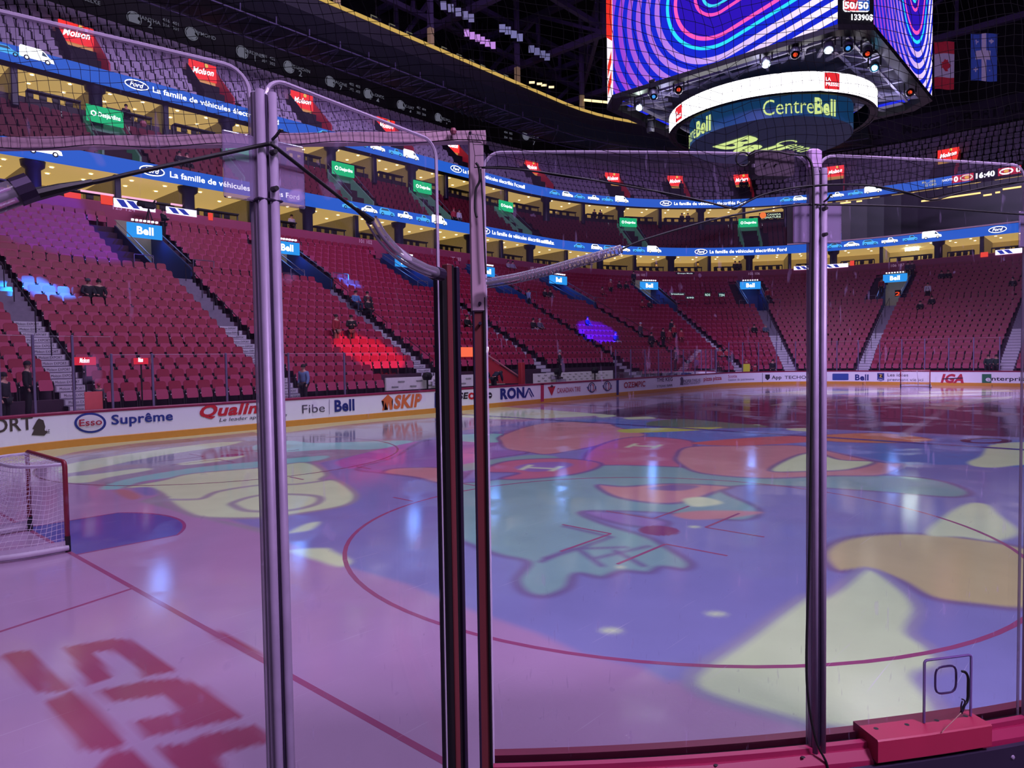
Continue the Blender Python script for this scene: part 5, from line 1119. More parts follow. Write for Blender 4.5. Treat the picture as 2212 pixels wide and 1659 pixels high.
def quebec(b, f):
    grid(b, f, 0, 0, 1, 1, 3); grid(b, f, .42, 0, .6, 1, 1, 4, .04); grid(b, f, 0, .36, 1, .55, 1, 8, .045); b.k = 1
    for a, c in ((.2, .18), (.8, .18), (.2, .78), (.8, .78)): tri2(b, [f(a+x*.14, c-y*.07, .05) for x, y in FLEUR])
flag(2018, 90, 2061, 192, 66, 'canada_flag', 'red and white maple leaf flag hanging right of the scoreboard', canada)
flag(2097, 73, 2154, 174, 60, 'quebec_flag', 'blue flag with a white cross hanging at the upper right', quebec)
# ================================================================ NEAR GLASS, GATE AND NETTING
def gmat(name, tint=.97, haze=.02, scr=.25, sc=1.0, rough=.02, hz='#b8a4d0', top=0., ior=1.4):
    m = bpy.data.materials.new(name); m.use_nodes = True; nt = m.node_tree; nt.nodes.clear(); L = nt.links.new; N = nt.nodes.new
    out = N('ShaderNodeOutputMaterial'); tr = N('ShaderNodeBsdfTransparent'); tr.inputs[0].default_value = (tint, tint*.985, tint, 1)
    gl_ = N('ShaderNodeBsdfGlossy'); gl_.inputs['Roughness'].default_value = rough
    fr = N('ShaderNodeFresnel'); fr.inputs[0].default_value = ior
    m1 = N('ShaderNodeMixShader'); L(fr.outputs[0], m1.inputs[0]); L(tr.outputs[0], m1.inputs[1]); L(gl_.outputs[0], m1.inputs[2])
    df = N('ShaderNodeBsdfDiffuse'); df.inputs[0].default_value = lin(hz)
    tc = N('ShaderNodeTexCoord'); prev = None
    for rot, st, th in (((.3, .9, .2), (3, 60, 9), .69), ((1.2, .2, .7), (50, 5, 7), .70), ((.0, .0, .0), (26, 26, 26), .735)):
        mp = N('ShaderNodeMapping'); mp.inputs['Rotation'].default_value = rot; mp.inputs['Scale'].default_value = tuple(x*sc for x in st); L(tc.outputs['Object'], mp.inputs[0])
        nz = N('ShaderNodeTexNoise'); nz.inputs['Scale'].default_value = 1; nz.inputs['Detail'].default_value = 2; L(mp.outputs[0], nz.inputs['Vector'])
        mr = N('ShaderNodeMapRange'); mr.inputs['From Min'].default_value = th; mr.inputs['From Max'].default_value = th+.05; mr.inputs['To Max'].default_value = scr; L(nz.outputs['Fac'], mr.inputs[0])
        if prev is None: prev = mr.outputs[0]
        else:
            ad = N('ShaderNodeMath'); ad.operation = 'MAXIMUM'; L(prev, ad.inputs[0]); L(mr.outputs[0], ad.inputs[1]); prev = ad.outputs[0]
    ad = N('ShaderNodeMath'); ad.operation = 'ADD'; ad.use_clamp = True; L(prev, ad.inputs[0]); ad.inputs[1].default_value = haze
    m2 = N('ShaderNodeMixShader'); sep = N('ShaderNodeSeparateXYZ'); L(tc.outputs['Object'], sep.inputs[0]); mz_ = N('ShaderNodeMapRange'); mz_.inputs['From Min'].default_value = 2.9; mz_.inputs['From Max'].default_value = 3.35; mz_.inputs['To Max'].default_value = top; L(sep.outputs[2], mz_.inputs[0]); a2 = N('ShaderNodeMath'); a2.operation = 'ADD'; a2.use_clamp = True; L(ad.outputs[0], a2.inputs[0]); L(mz_.outputs[0], a2.inputs[1]); L(a2.outputs[0], m2.inputs[0]); L(m1.outputs[0], m2.inputs[1]); L(df.outputs[0], m2.inputs[2]); L(m2.outputs[0], out.inputs[0])
    MATS[name] = m; return m
GLASS = gmat('rink_glass', .98, .008, .14, top=.045); FARG = gmat('far_glass', .985, .014, .04, .2, ior=1.12); FROST = gmat('frosted_acrylic', .85, .26, .45, 1.6)
GEDGE = gmat('glass_edge', .85, .5, .3, 1, .1, '#e8d8f4'); CLEAR = gmat('clear_tube', .93, .13, .3, 1, .08, '#f0e4f8')
ALU = mat('aluminium', '#94849f', .42, .12, var=.15, scale=20); ALUD = mat('aluminium_dark', '#3c3048', .4, .6); COPPER = mat('brown_metal', '#6c3034', .4, .2); BLK = mat('black_rubber', '#08070a', .5); CAB = mat('black_cable', '#060508', .6)
GT0 = 2*LS+2*LC+LE
def t_of(ang): return GT0+radians(270-ang)*RC
def gl(u, v, R=8.62):
    """first meeting of the sight line with the near corner curve: (angle, z, point)"""
    D = ray(u, v); h = Vector((D.x, D.y)); o = Vector((CX-X0, CY+Y1)); a, b_, c = h.dot(h), 2*o.dot(h), o.dot(o)-R*R
    s = (-b_-sqrt(max(0, b_*b_-4*a*c)))/2/a; p = C0+D*s
    return degrees(atan2(p.y+Y1, p.x-X0)) % 360, p.z, p
def arcmap(d): return lambda s, z: Vector((X0+(RC+d)*cos(radians(s)), -Y1+(RC+d)*sin(radians(s)), z))
def linemap(p, q, off=0.):
    p = Vector((p[0], p[1], 0)); q = Vector((q[0], q[1], 0)); e = q-p; n = Vector((-e.y, e.x, 0)).normalized()
    return lambda s, z: p+e*s+n*off+Vector((0, 0, z))
def pane(nm, f, s0, s1, z0, z1, lab, n=10, rc=.06, group='near glass sheets', edge=.0055):
    """one sheet of glass with rounded top corners and a polished rim"""
    L_ = (f(s1, 0)-f(s0, 0)).length; k = (s1-s0)/L_
    top = []
    for i in range(7): a = pi/2*i/6; top.append((s0+k*rc*(1-cos(a)), z1-rc+rc*sin(a)))
    mid = [(s0+(s1-s0)*i/n, z1) for i in range(1, n)]
    tr_ = [(s1-k*rc*(1-cos(a)), z1-rc+rc*sin(a)) for a in [pi/2*(1-i/6) for i in range(7)]]
    tp = top+[m for m in mid if (m[0]-s0)/k > rc and (s1-m[0])/k > rc]+tr_
    b = MB(); N_ = len(tp); b.add([f(s, z0) for s, z in tp]+[f(s, z) for s, z in tp], [(i, i+1, N_+i+1, N_+i) for i in range(N_-1)])
    o = b.build(nm, GLASS); tag(o, lab, 'glass pane', group)
    b = MB(); b.tube([f(s0, z0)]+[f(s, z) for s, z in tp]+[f(s1, z0)], edge, 6); b.build('rim', GEDGE, o)
    return o
AB, AD = arcmap(.09), arcmap(.115)
ZT = 3.328
pane('glass_sheet', AB, 222.5, 230.36, 1.12, ZT, 'tall clear glass pane between the gate jamb and the post beside the black cable')
pane('glass_sheet', AB, 230.62, 236.66, 1.12, ZT, 'tall clear glass pane with the round-cornered hole cover at its foot')
pane('glass_sheet', AB, 236.95, 243.2, 1.12, ZT, 'clear glass pane at the far right edge')
GA, GB, GC, GD_ = (-1.375, -10.217), (-2.035, -10.312), (-2.08, -10.318), (-3.25, -10.095)
LA, LB = linemap(GB, GA), linemap(GD_, GC)
pane('glass_sheet', LA, 0, 1, 1.12, ZT, 'tall clear glass pane of the open gate, right of the widest post')
pane('glass_sheet', LB, 0, 1, 1.12, ZT, 'clear glass pane of the open gate at the left edge')
def post(x, y, e, z0, z1, w, lab, wide=1.):
    """aluminium glass post: back plate, two ribs, dark slot; e is the direction along the glass"""
    e = Vector((e[0], e[1], 0)).normalized(); n = Vector((e.y, -e.x, 0))
    if n.dot(Vector((CX-x, CY-y, 0))) < 0: n = -n
    o = empty('glass_post', (x, y, z0), lab, 'post', 'near glass posts'); h = z1-z0
    R = Matrix((e, n, Vector((0, 0, 1)))).transposed()
    b = MB(); b.cbox((0, 0, h/2), (w, .02, h), .004, R); child(b, 'back_plate', ALU, o)
    for s in (-1, 1):
        b = MB(); b.tube([R @ Vector((s*w*.27, .018, 0)), R @ Vector((s*w*.27, .018, h))], w*.19, 10); child(b, 'rib', ALU, o, True)
    b = MB(); b.cbox(R @ Vector((0, .014, h/2)), (w*.12, .01, h-.01), .002, R); child(b, 'slot', ALUD, o)
    return o, R
a3, z3, q3 = gl(1748, 1000); a4, z4, q4 = gl(2201, 1000)
def tang(a): return (-sin(radians(a)), cos(radians(a)))
def arcp(a, d): return Vector((X0+(RC+d)*cos(radians(a)), -Y1+(RC+d)*sin(radians(a)), 0))
c3 = arcp(230.49, .115); c4 = arcp(236.8, .115)
P3o, R3 = post(c3.x, c3.y, tang(230.49), 1.125, 3.27, .058, 'aluminium glass post with a black cable hanging down it')
P4o, R4 = post(c4.x, c4.y, tang(236.8), 1.125, 3.16, .05, 'aluminium glass post at the far right edge')
c1 = Vector((-2.057, -10.34, 0)); P1o, R1 = post(c1.x, c1.y, (GA[0]-GD_[0], GA[1]-GD_[1]), .2, 3.27, .058, 'nearest and widest aluminium glass post, left of centre')
def hardware(o, R, z, plates, bolts, hook, w, h, p0):
    """frosted stiffener plates, bolts and the cable hook of a post; z values in the world"""
    for s, lab in plates:
        b = MB(); b.cbox(R @ Vector((s, .002, (z[0]+z[1])/2-p0)), (w, .008, z[1]-z[0]), .003, R); child(b, 'stiffener_plate', FROST, o, label='scratched frosted clear plate')
    for zb in bolts:
        b = MB(); b.tube([R @ Vector((.006, .03, zb-p0)), R @ Vector((.006, .05, zb-p0))], [.008, .006], 8); child(b, 'bolt', BLK, o)
    b = MB(); b.tube([R @ Vector((.008, .03, hook-p0)), R @ Vector((.008, .05, hook-p0+.004)), R @ Vector((.016, .055, hook-p0+.018)), R @ Vector((.024, .05, hook-p0+.02))], .004, 6); child(b, 'hook', BLK, o)
def zat(u, v, p):
    d = ray(u, v); h = Vector((d.x, d.y)); s = (Vector((p.x-CX, p.y-CY))).dot(h)/h.dot(h); return CZ+d.z*s
hardware(P3o, R3, (zat(1750, 527, c3), zat(1750, 441, c3)), ((-.058, 0), (.058, 0)), (zat(1760, 456, c3), zat(1760, 511, c3)), zat(1762, 440, c3), .072, 0, 1.125)
hardware(P1o, R1, (zat(575, 440, c1), zat(575, 300, c1)), ((-.066, 0), (.066, 0)), (zat(585, 336, c1), zat(585, 414, c1)), zat(585, 307, c1), .078, 0, .2)
hardware(P4o, R4, (zat(2185, 540, c4), zat(2185, 464, c4)), ((-.05, 0), (.05, 0)), (zat(2195, 480, c4),), zat(2195, 470, c4), .06, 0, 1.125)
b = MB(); b.cbox(R3 @ Vector((-.012, .0, 3.305-1.125)), (.052, .03, .075), .008, R3); child(b, 'post_cap', mat('pink_tape', '#c8a4d4', .6), P3o, label='pale pink taped block at the post top')
# clamp sleeve on the nearest post
b = MB(); zz = zat(580, 433, c1); b.cbox(R1 @ Vector((0, .004, zz-.2-.003)), (.066, .05, .006), .002, R1); child(b, 'clamp_seam', ALUD, P1o)
# gate edge post and jamb
def chan(nm, x, y, e, z0, z1, parts, lab):
    o = empty(nm, (x, y, z0), lab, 'post'); e = Vector((e[0], e[1], 0)).normalized(); n = Vector((e.y, -e.x, 0))
    if n.dot(Vector((CX-x, CY-y, 0))) < 0: n = -n
    R = Matrix((e, n, Vector((0, 0, 1)))).transposed(); h = z1-z0
    for pn, s, w, dep, off, hh, m in parts:
        b = MB(); b.cbox(R @ Vector((s, off, hh*h/2)), (w, dep, hh*h), .003, R); child(b, pn, m, o)
    return o, R
chan('gate_edge_post', -1.333, -10.215, (1, .02), .2, 2.925, (('dark_channel', -.034, .02, .05, 0, .985, BLK), ('brown_strip', -.012, .022, .03, .012, 1, COPPER), ('dark_slot', .008, .016, .04, 0, 1, BLK), ('grey_strip', .028, .014, .035, .01, .998, ALUD)), 'dark brown gate edge post whose top stops below the glass top')
aj = gl(1034, 700, 8.60)[0]; cj = arcp(222.32, .07)
jamb, RJ = chan('gate_jamb', cj.x, cj.y, tang(222.32), .2, 3.40, (('post_body', 0, .044, .05, 0, 1, COPPER), ('bright_edge', -.018, .008, .012, .028, 1, ALUD), ('dark_edge', .02, .01, .012, .028, .82, BLK)), 'tall brown and grey gate jamb joined to the header beam')
b = MB(); b.cbox(RJ @ Vector((0, .004, 2.88)), (.052, .062, .62), .006, RJ); child(b, 'upper_sleeve', mat('sleeve_mauve', '#a88c9c', .5, .1), jamb, label='pale mauve upper sleeve')
for zb in (2.60, 2.53):
    b = MB(); b.tube([RJ @ Vector((.006, .03, zb)), RJ @ Vector((.006, .042, zb))], .006, 8); child(b, 'screw', ALUD, jamb)
# header beam over the gate opening
HB0 = Vector((cj.x+.02, cj.y-.03, 3.385)); pL = at_depth(0, 303, 2.44); HB1 = HB0+(Vector((pL.x, pL.y, 3.385))-HB0)*1.35
b = MB(); d_ = (HB1-HB0); ex_ = d_.normalized()
b.bar(HB0, HB1, .045, .036); tag(b.build('header_beam', mat('beam_mauve', '#c4a0b0', .55, 0, var=.1)), 'pale mauve header beam wrapped in netting above the gate', 'beam')
for i, (u, v) in enumerate(((322, 277), (980, 292))):
    p = on_line(u, v, HB0, HB1)+Vector((-.03, -.03, 0)); b = MB(); b.lathe([(0, -.012), (.008, -.01), (.012, 0), (.008, .01), (0, .012)], p, 8); tag(b.build('net_float', mat('float_red', '#8c4a58', .5)), 'small round knob on the header beam, %s' % ('left', 'right')[i], 'knob')
# ---- safety netting
NETM = mat('net_black', '#040306', .9, spec=.1)
random.seed(5)
def netting(f, s0, s1, ds, zb, zt, dz, shear, lab, k, rows0=0):
    """f(s, z); s in metres; zb(s) lower edge; tubes of square mesh netting with a little sag"""
    b = MB(); ns = int((s1-s0)/ds); nz = int(zt/dz)
    def P(i, j):
        s = s0+i*ds; z0 = zb(s); z = z0+j*dz
        w = .006*sin(i*.9+j*.35)+.005*sin(j*1.3+i*.21); return f(s+shear(s)*(z-z0)+w, z+.006*sin(i*.55+j*.8))
    for i in range(ns+1): b.tube([P(i, j) for j in range(nz+1)], .00105, 3, False)
    for j in range(nz+1): b.tube([P(i, j) for i in range(ns+1)], .00105 if j else .002, 3, False)
    o = b.build('safety_net', NETM); tag(o, lab, 'net'); return o
RN = .165
fN = lambda s, z: arcp(222.3+degrees(s/(RC+RN)), RN)+Vector((0, 0, z))
lace = [gl(u, v, RC+RN) for u, v in ((1040, 362), (1120, 366), (1250, 384), (1400, 410), (1500, 430), (1588, 452), (1650, 420), (1745, 402), (1870, 400), (1960, 416), (2012, 432), (2080, 415), (2212, 392), (2330, 400))]
LS_ = [(radians(a-222.3)*(RC+RN), z) for a, z, p in lace]
def lacez(s):
    for (a, za), (c, zc) in zip(LS_, LS_[1:]):
        if s <= c: return za+(zc-za)*max(0, (s-a))/(c-a)
    return LS_[-1][1]
netting(fN, .0, 3.5, .036, lacez, 1.5, .036, lambda s: -.12, 'black square mesh safety netting above the right-hand glass', 1)
hn = Vector((ex_.y, -ex_.x, 0)); hn = hn if hn.dot(C0-HB0) > 0 else -hn
fH = lambda s, z: HB0+ex_*s+hn*.035+Vector((0, 0, z-3.385))
netting(fH, -.02, d_.length, .037, lambda s: 3.362, 1.5, .037, lambda s: .22, 'black square mesh safety netting wrapped round the header beam at left', 2)
def cable(pts, r, lab, nm='black_cord', m=None, cat='cord', n=6):
    P_ = [Vector(p) for p in pts]; Q = []
    for i in range(len(P_)-1):
        a, p, q, c = P_[max(i-1, 0)], P_[i], P_[i+1], P_[min(i+2, len(P_)-1)]
        for j in range(5):
            t = j/5; Q.append(.5*(2*p+(q-a)*t+(2*a-5*p+4*q-c)*t*t+(3*p-a-3*q+c)*t**3))
    Q.append(P_[-1]); b = MB(); b.tube(Q, r, n); o = b.build(nm, m or CAB, smooth=True); return tag(o, lab, cat)
cable([p for a, z, p in lace[:6]], .0035, 'black lacing cord along the lower edge of the net, left of the black-cabled post', 'lacing_cord')
cable([p for a, z, p in lace[5:]], .0035, 'black lacing cord along the lower edge of the net, right part', 'lacing_cord')
# ---- shock cords in clear tubes
def onA(u, v, off=-.05): 
    d = ray(u, v); n = Vector((GA[1]-GB[1], -(GA[0]-GB[0]), 0)).normalized(); n = n if n.dot(C0-Vector((GA[0], GA[1], 0))) > 0 else -n
    o = Vector((GA[0], GA[1], 0))+n*abs(off); return C0+d*((o-C0).dot(n)/d.dot(n))
def onB(u, v):
    n = Vector((GC[1]-GD_[1], -(GC[0]-GD_[0]), 0)).normalized(); n = n if n.dot(C0-Vector((GC[0], GC[1], 0))) > 0 else -n
    d = ray(u, v); o = Vector((GC[0], GC[1], 0))+n*.05; return C0+d*((o-C0).dot(n)/d.dot(n))
def shock(pts, ra, lab, coil, r0):
    o = empty('cord_tube', pts[0], lab, 'tube', 'clear shock-cord tubes'); P_ = [p-Vector(pts[0]) for p in map(Vector, pts)]; Q = []
    for i in range(len(P_)-1):
        for j in range(6): Q.append(P_[i].lerp(P_[i+1], j/6))
    Q.append(P_[-1])
    for _ in range(3): Q = [Q[0]]+[(Q[i-1]+Q[i]*2+Q[i+1])/4 for i in range(1, len(Q)-1)]+[Q[-1]]
    b = MB(); b.tube(Q, ra, 14, False); child(b, 'clear_sleeve', CLEAR, o, True)
    b = MB()
    if coil:
        H_ = []; n = len(Q)
        for i in range(n*14):
            x = i/14; k = min(int(x), n-2); c = Q[k].lerp(Q[k+1], x-k) if x < n-1 else Q[-1]
            d = (Q[min(k+1, n-1)]-Q[k]).normalized(); u_ = d.orthogonal().normalized(); w_ = d.cross(u_); a = 2*pi*i/9
            if .28*n < x: H_.append(c+(u_*cos(a)+w_*sin(a))*ra*.62)
        b.tube(H_, .0022, 5); child(b, 'spring', mat('spring_steel', '#50485c', .35, .7), o, True)
        b = MB(); b.tube(Q[:int(.34*len(Q))], ra*.3, 8); child(b, 'cord_end', BLK, o)
    else:
        b.tube(Q, ra*.3, 8); child(b, 'inner_cord', mat('inner_cord', '#6a5c74', .5), o, True)
        b = MB(); b.tube([Q[-1]-(Q[-1]-Q[-2]).normalized()*.02, Q[-1]+(Q[-1]-Q[-2]).normalized()*.012], ra*1.12, 12); child(b, 'end_cap', ALUD, o)
    return o
shock([onA(*q) for q in ((802, 474), (822, 508), (850, 540), (885, 566), (922, 584), (950, 592))], .0185, 'clear sagging tube round a cord, fixed to the dark brown gate edge post', False, 0)
gB = lambda u, v: gl(u, v, RC+.15)[2]
shock([gB(*q) for q in ((1050, 612), (1110, 602), (1180, 586), (1260, 563), (1342, 539))], .0175, 'clear tube round a coiled spring, right of the gate jamb', True, 0)
shock([onB(*q) for q in ((-70, 455), (-20, 436), (56, 408))], .026, 'clear tube end cut off by the left edge', False, 0)
cable([onA(585, 310, -.07), onA(690, 392), onA(760, 446), onA(800, 472)], .005, 'black cord running from the nearest post down to the sagging clear tube')
b = MB(); b.tube([onA(770, 452), onA(803, 478)], [.006, .012], 8); tag(b.build('cord_knot', BLK), 'black knot at the upper end of the sagging clear tube', 'knot')
cable([onB(56, 412), onB(190, 396), onB(300, 371), onB(440, 341), onB(545, 318), onA(585, 310, -.07)], .005, 'black cord running from the left edge up to the nearest post')
b = MB(); b.tube([onB(60, 425), onB(130, 408), onB(200, 393)], [.013, .011, .006], 8); tag(b.build('cord_sheath', BLK), 'black tapered sheath on the cord at the left edge', 'sheath')
cable([gB(1342, 539), gB(1400, 515), gB(1560, 470), gB(1700, 446), gB(1756, 442)], .0035, 'black cord running from the spring tube up to the cabled post')
cable([gB(1760, 442), gB(1850, 443), gB(2000, 448), gB(2190, 462), gB(2260, 466)], .0035, 'black cord running from the cabled post to the far right post')
cable([gl(u, v, RC+.165)[2] for u, v in ((1741, 337), (1754, 360), (1757, 440), (1755, 640), (1753, 900), (1748, 1200), (1742, 1420), (1747, 1520), (1760, 1590), (1770, 1618), (1786, 1650), (1792, 1690))], .0045, 'black cable hanging down the aluminium post from the pad to the ledge', 'hanging_cable')
cable([gl(u, v, 8.66)[2] for u, v in ((1028, 352), (1034, 362), (1036, 390), (1028, 410), (1026, 450), (1030, 470))], .0045, 'loose black strap end on the gate jamb', 'strap_end')
cable([gl(u, v, 8.66)[2] for u, v in ((1038, 365), (1043, 440), (1047, 540), (1050, 592))], .0035, 'thin black line hanging beside the gate jamb', 'thin_line')
# ---- padded dark box and its cable loop at the top of the glass
aL, zb_, _ = gl(1622, 384, RC+.12); aR, zt_, _ = gl(1706, 331, RC+.12); fP = arcmap(.12); b = MB(); q = outline_round(.5, 0, 1, .12, 4); q2 = []
for d in (.10, .15):
    fP = arcmap(d); q2.append([fP((aL+aR)/2+(aR-aL)*x, zb_+(zt_-zb_)*(1-z)) for x, z in q])
n = len(q); b.add(q2[1]+q2[0], [tuple(range(n)), tuple(range(2*n-1, n-1, -1))]+[(i, n+i, n+(i+1) % n, (i+1) % n) for i in range(n)])
pb = b.build('padded_box', mat('pad_plum', '#3c2c3c', .8, var=.05)); tag(pb, 'dark plum padded box hung at the glass top left of the cabled post', 'pad')
for u, v in ((1654, 354), (1676, 355)):
    b = MB(); p = gl(u, v, RC+.155)[2]; b.lathe([(0, -.003), (.003, -.002), (.004, 0), (.003, .002), (0, .003)], p, 8); b.build('stud', BLK, pb)
b = MB(); b.k = 0; pz_ = gl(1627, 358, RC+.152)[2]; b.box(pz_, (.008, .008, .012)); b.build('tiny_tag', mat('tag_grey', '#706478', .6), pb)
cable([gl(1605+15*cos(a), 344+15*sin(a), RC+.16)[2] for a in [radians(20+k*32) for k in range(11)]], .003, 'small black cable loop beside the padded box', 'cable_loop')
cable([gl(u, v, RC+.17)[2] for u, v in ((1618, 336), (1640, 327), (1680, 328), (1700, 332), (1741, 337))], .003, 'black cable lying along the top of the padded box', 'top_cable')
# ---- red ledge fittings, hole cover, handle
b = MB(); ll = [t_of(a) for a in [243.5-i*.5 for i in range(43)]]
b.k = 0; b.sweep([(.02, 1.12), (.02, 1.15), (.07, 1.155), (.07, 1.12)], ll); b.k = 1; b.sweep([(.072, 1.132), (.108, 1.132)], ll); b.k = 0; b.sweep([(.11, 1.12), (.11, 1.15), (.135, 1.15), (.135, 1.12)], ll)
lg = b.build('glass_channel', [CAPR, mat('channel_dark', '#38101e', .5)]); tag(lg, 'red twin-lipped channel holding the foot of the near glass', 'channel')
b = MB(); b.sweep([(.172, 1.085), (.185, 1.08), (.185, .55), (.172, .55)], ll); ap = b.build('fence_apron', ALUD); tag(ap, 'dark metal apron with round screws under the red ledge', 'panel')
for i in range(14):
    a = 242.5-i*1.35; p = arcp(a, .186)+Vector((0, 0, 1.04 if i % 2 else 1.0)); b = MB(); b.lathe([(0, .006), (.007, .004), (.009, 0)], p, 8, Matrix.Rotation(radians(a), 3, 'Z') @ Matrix.Rotation(pi/2, 3, 'Y')); b.build('screw', ALU, ap)
for i in range(9):
    a = 241-i*2.2; p = arcp(a, .152)+Vector((0, 0, 1.1305)); b = MB(); b.disc(p, .008, 8); b.build('screw', BLK, lg)
a0 = gl(1895, 1583, RC+.19)[0]; a1 = gl(2141, 1541, RC+.19)[0]; tt = [t_of(a0+(a1-a0)*i/8) for i in range(9)]
b = MB(); b.sweep([(.055, 1.135), (.055, 1.188), (.19, 1.188), (.195, 1.183), (.195, 1.105), (.19, 1.10)], tt, True); bk = b.build('red_block', mat('block_red', '#94203f', .45)); tag(bk, 'thick red plastic block bolted on the ledge under the hole cover', 'block')
for i in range(4):
    p = arcp(a0+(a1-a0)*(.1+.27*i), .12)+Vector((0, 0, 1.1886)); b = MB(); b.disc(p, .009, 10); b.build('screw_hole', BLK, bk)
q = [gl(u, v, RC+.125) for u, v in ((1997, 1427), (2098, 1414))]; a0, a1 = q[0][0], q[1][0]; zt_ = (q[0][1]+q[1][1])/2
cv = pane('hole_cover', arcmap(.125), a0, a1, 1.19, zt_, 'small thick clear cover plate with a rounded square hole standing on the red block', 4, .012, 'hole cover', .0048)
cv.children[0].data.materials.clear(); cv.children[0].data.materials.append(gmat('cover_rim', .7, .55, .1, 1, .1, '#7a5c98'))
cv['group'] = 'hole cover'; cv['category'] = 'cover'; del cv['group']
m_, zc_, p_ = gl(2043, 1468, RC+.135); b = MB(); f = arcmap(.135); pts = []
for i in range(33):
    a = 2*pi*i/32; c, s = cos(a), sin(a); k = (abs(c)**4+abs(s)**4)**-.25; pts.append(f(m_+degrees(.047*c*k/(RC+.135)), zc_+.052*s*k))
b.tube(pts, .004, 6); b.build('hole_rim', mat('rim_dark', '#403058', .2, .3), cv)
cable([gl(u, v, RC+.16)[2] for u, v in ((2078, 1450), (2086, 1453), (2091, 1464), (2091, 1490), (2090, 1512), (2084, 1522), (2078, 1534), (2076, 1541))], .005, 'black bent handle on the hole cover', 'cover_handle', BLK, 'handle')
cable([gl(u, v, RC+.165)[2] for u, v in ((2078, 1510), (2084, 1514), (2083, 1528), (2078, 1538), (2076, 1526), (2079, 1514))], .003, 'small dark snap hook clipped to the black handle', 'snap_hook', ALUD, 'hook')
cable([gl(u, v, RC+.2)[2] for u, v in ((2076, 1540), (2058, 1558), (2038, 1578), (2035, 1583))], .0014, 'thin cord hanging from the snap hook over the red block', 'lanyard', mat('lanyard_tan', '#a08070', .7))

# ---- lower boards of the open gate and the floor on this side of the boards
for nm, f, lab in (('gate_board', LA, 'white lower board of the open gate beside its edge post'), ('gate_board', LB, 'white lower board of the open gate at the left')):
    b = MB(); a, c = f(0, 0), f(1, 0); n = Vector((-(c-a).y, (c-a).x, 0)).normalized()
    b.prism([a+Vector((0, 0, .03)), c+Vector((0, 0, .03)), c+Vector((0, 0, 1.11)), a+Vector((0, 0, 1.11))], n*.05); o = b.build(nm, WHITE); tag(o, lab, 'gate')
    b = MB(); b.prism([a+n*.052+Vector((0, 0, 1.08)), c+n*.052+Vector((0, 0, 1.08)), c+n*.052+Vector((0, 0, 1.12)), a+n*.052+Vector((0, 0, 1.12))], -n*.07); b.build('cap_rail', CAPR, o)
b = MB(); b.sweep([(.17, -.01), (9, -.01)], frange(96, LT-14, 1.)); struct(b, 'floor_stand', mat('stand_floor', '#4a4450', .8), label='grey floor outside the near boards')
# ================================================================ GOALS
GRED = mat('goal_red', '#8c1c30', .4, var=.05); GWHT = mat('goal_white', '#d4c8dc', .5); GNET = mat('goal_net', '#e8dcec', .7)
def goal(x, s, lab):
    o = empty('hockey_goal', (x, 0, 0), lab, 'goal', rz=0 if s > 0 else pi)
    r = .032
    b = MB(); b.tube([(0, -.944, .0), (0, -.944, 1.19), (0, -.92, 1.235), (0, -.87, 1.25), (0, .87, 1.25), (0, .92, 1.235), (0, .944, 1.19), (0, .944, 0)], r, 12); child(b, 'front_frame', GRED, o, True)
    for y in (-.944, .944):
        b = MB(); b.tube([(0, y, .0), (0, y, .22)], r+.004, 12); child(b, 'post_pad', BLK, o, label='black padded post foot')
    def Ushape(dep, hw, z, n=28):
        out = []
        for i in range(n+1):
            a = pi*i/n; c, q = cos(a), sin(a); k = (abs(c)**3.2+abs(q)**3.2)**(-1/3.2); out.append(Vector((-dep*q*k, hw*c*k, z)))
        return out
    top, base = Ushape(.55, .90, 1.22), Ushape(1.1, .97, .06)
    b = MB(); b.tube(base, .04, 8); child(b, 'base_frame', GWHT, o, True)
    b = MB(); b.tube(top, .022, 8); child(b, 'top_frame', GWHT, o, True)
    b = MB(); b.tube([(-.55, 0, 1.2), (-.75, 0, .7), (-1.08, 0, .08)], .022, 8); child(b, 'centre_strut', GRED if s > 0 else GWHT, o)
    b = MB()
    b.add([p+Vector((0, 0, h)) for h in (-.05, .1) for p in Ushape(1.12, .958, .06)], [(i, i+1, 30+i, 29+i) for i in range(28)]); child(b, 'skirt', GWHT, o, label='white padded skirt round the base')
    # netting: side and back cloth from the top frame to the base, and the top panel
    N_, M_ = (46, 18) if s > 0 else (30, 10); tp, bs = Ushape(.57, .92, 1.2, N_), Ushape(1.1, .97, .06, N_); b = MB(); rr = .0035 if s > 0 else .005
    def P(i, j):
        k = j/M_; sag = .16*sin(pi*k)*sin(pi*i/N_); p = tp[i].lerp(bs[i], k); return Vector((p.x+sag, p.y*(1-.06*sin(pi*k)), p.z-.02*sin(i*.8)*sin(pi*k)))
    for i in range(N_+1): b.tube([P(i, j) for j in range(M_+1)], rr, 3, False)
    for j in range(M_+1): b.tube([P(i, j) for i in range(N_+1)], rr, 3, False)
    for i in range(0, N_+1, 2): b.tube([tp[i], Vector((0, tp[i].y, 1.24))], rr, 3, False)
    for k in (.2, .4, .6, .8): b.tube([Vector((tp[i].x*k, tp[i].y, 1.21)) for i in range(0, N_+1, 2)], rr, 3, False)
    child(b, 'net', GNET, o, label='white square mesh goal net')
    return o
goal(0, 1, 'near red-framed hockey goal with white net at the left edge')
goal(54.26, -1, 'small far hockey goal in front of the end boards')
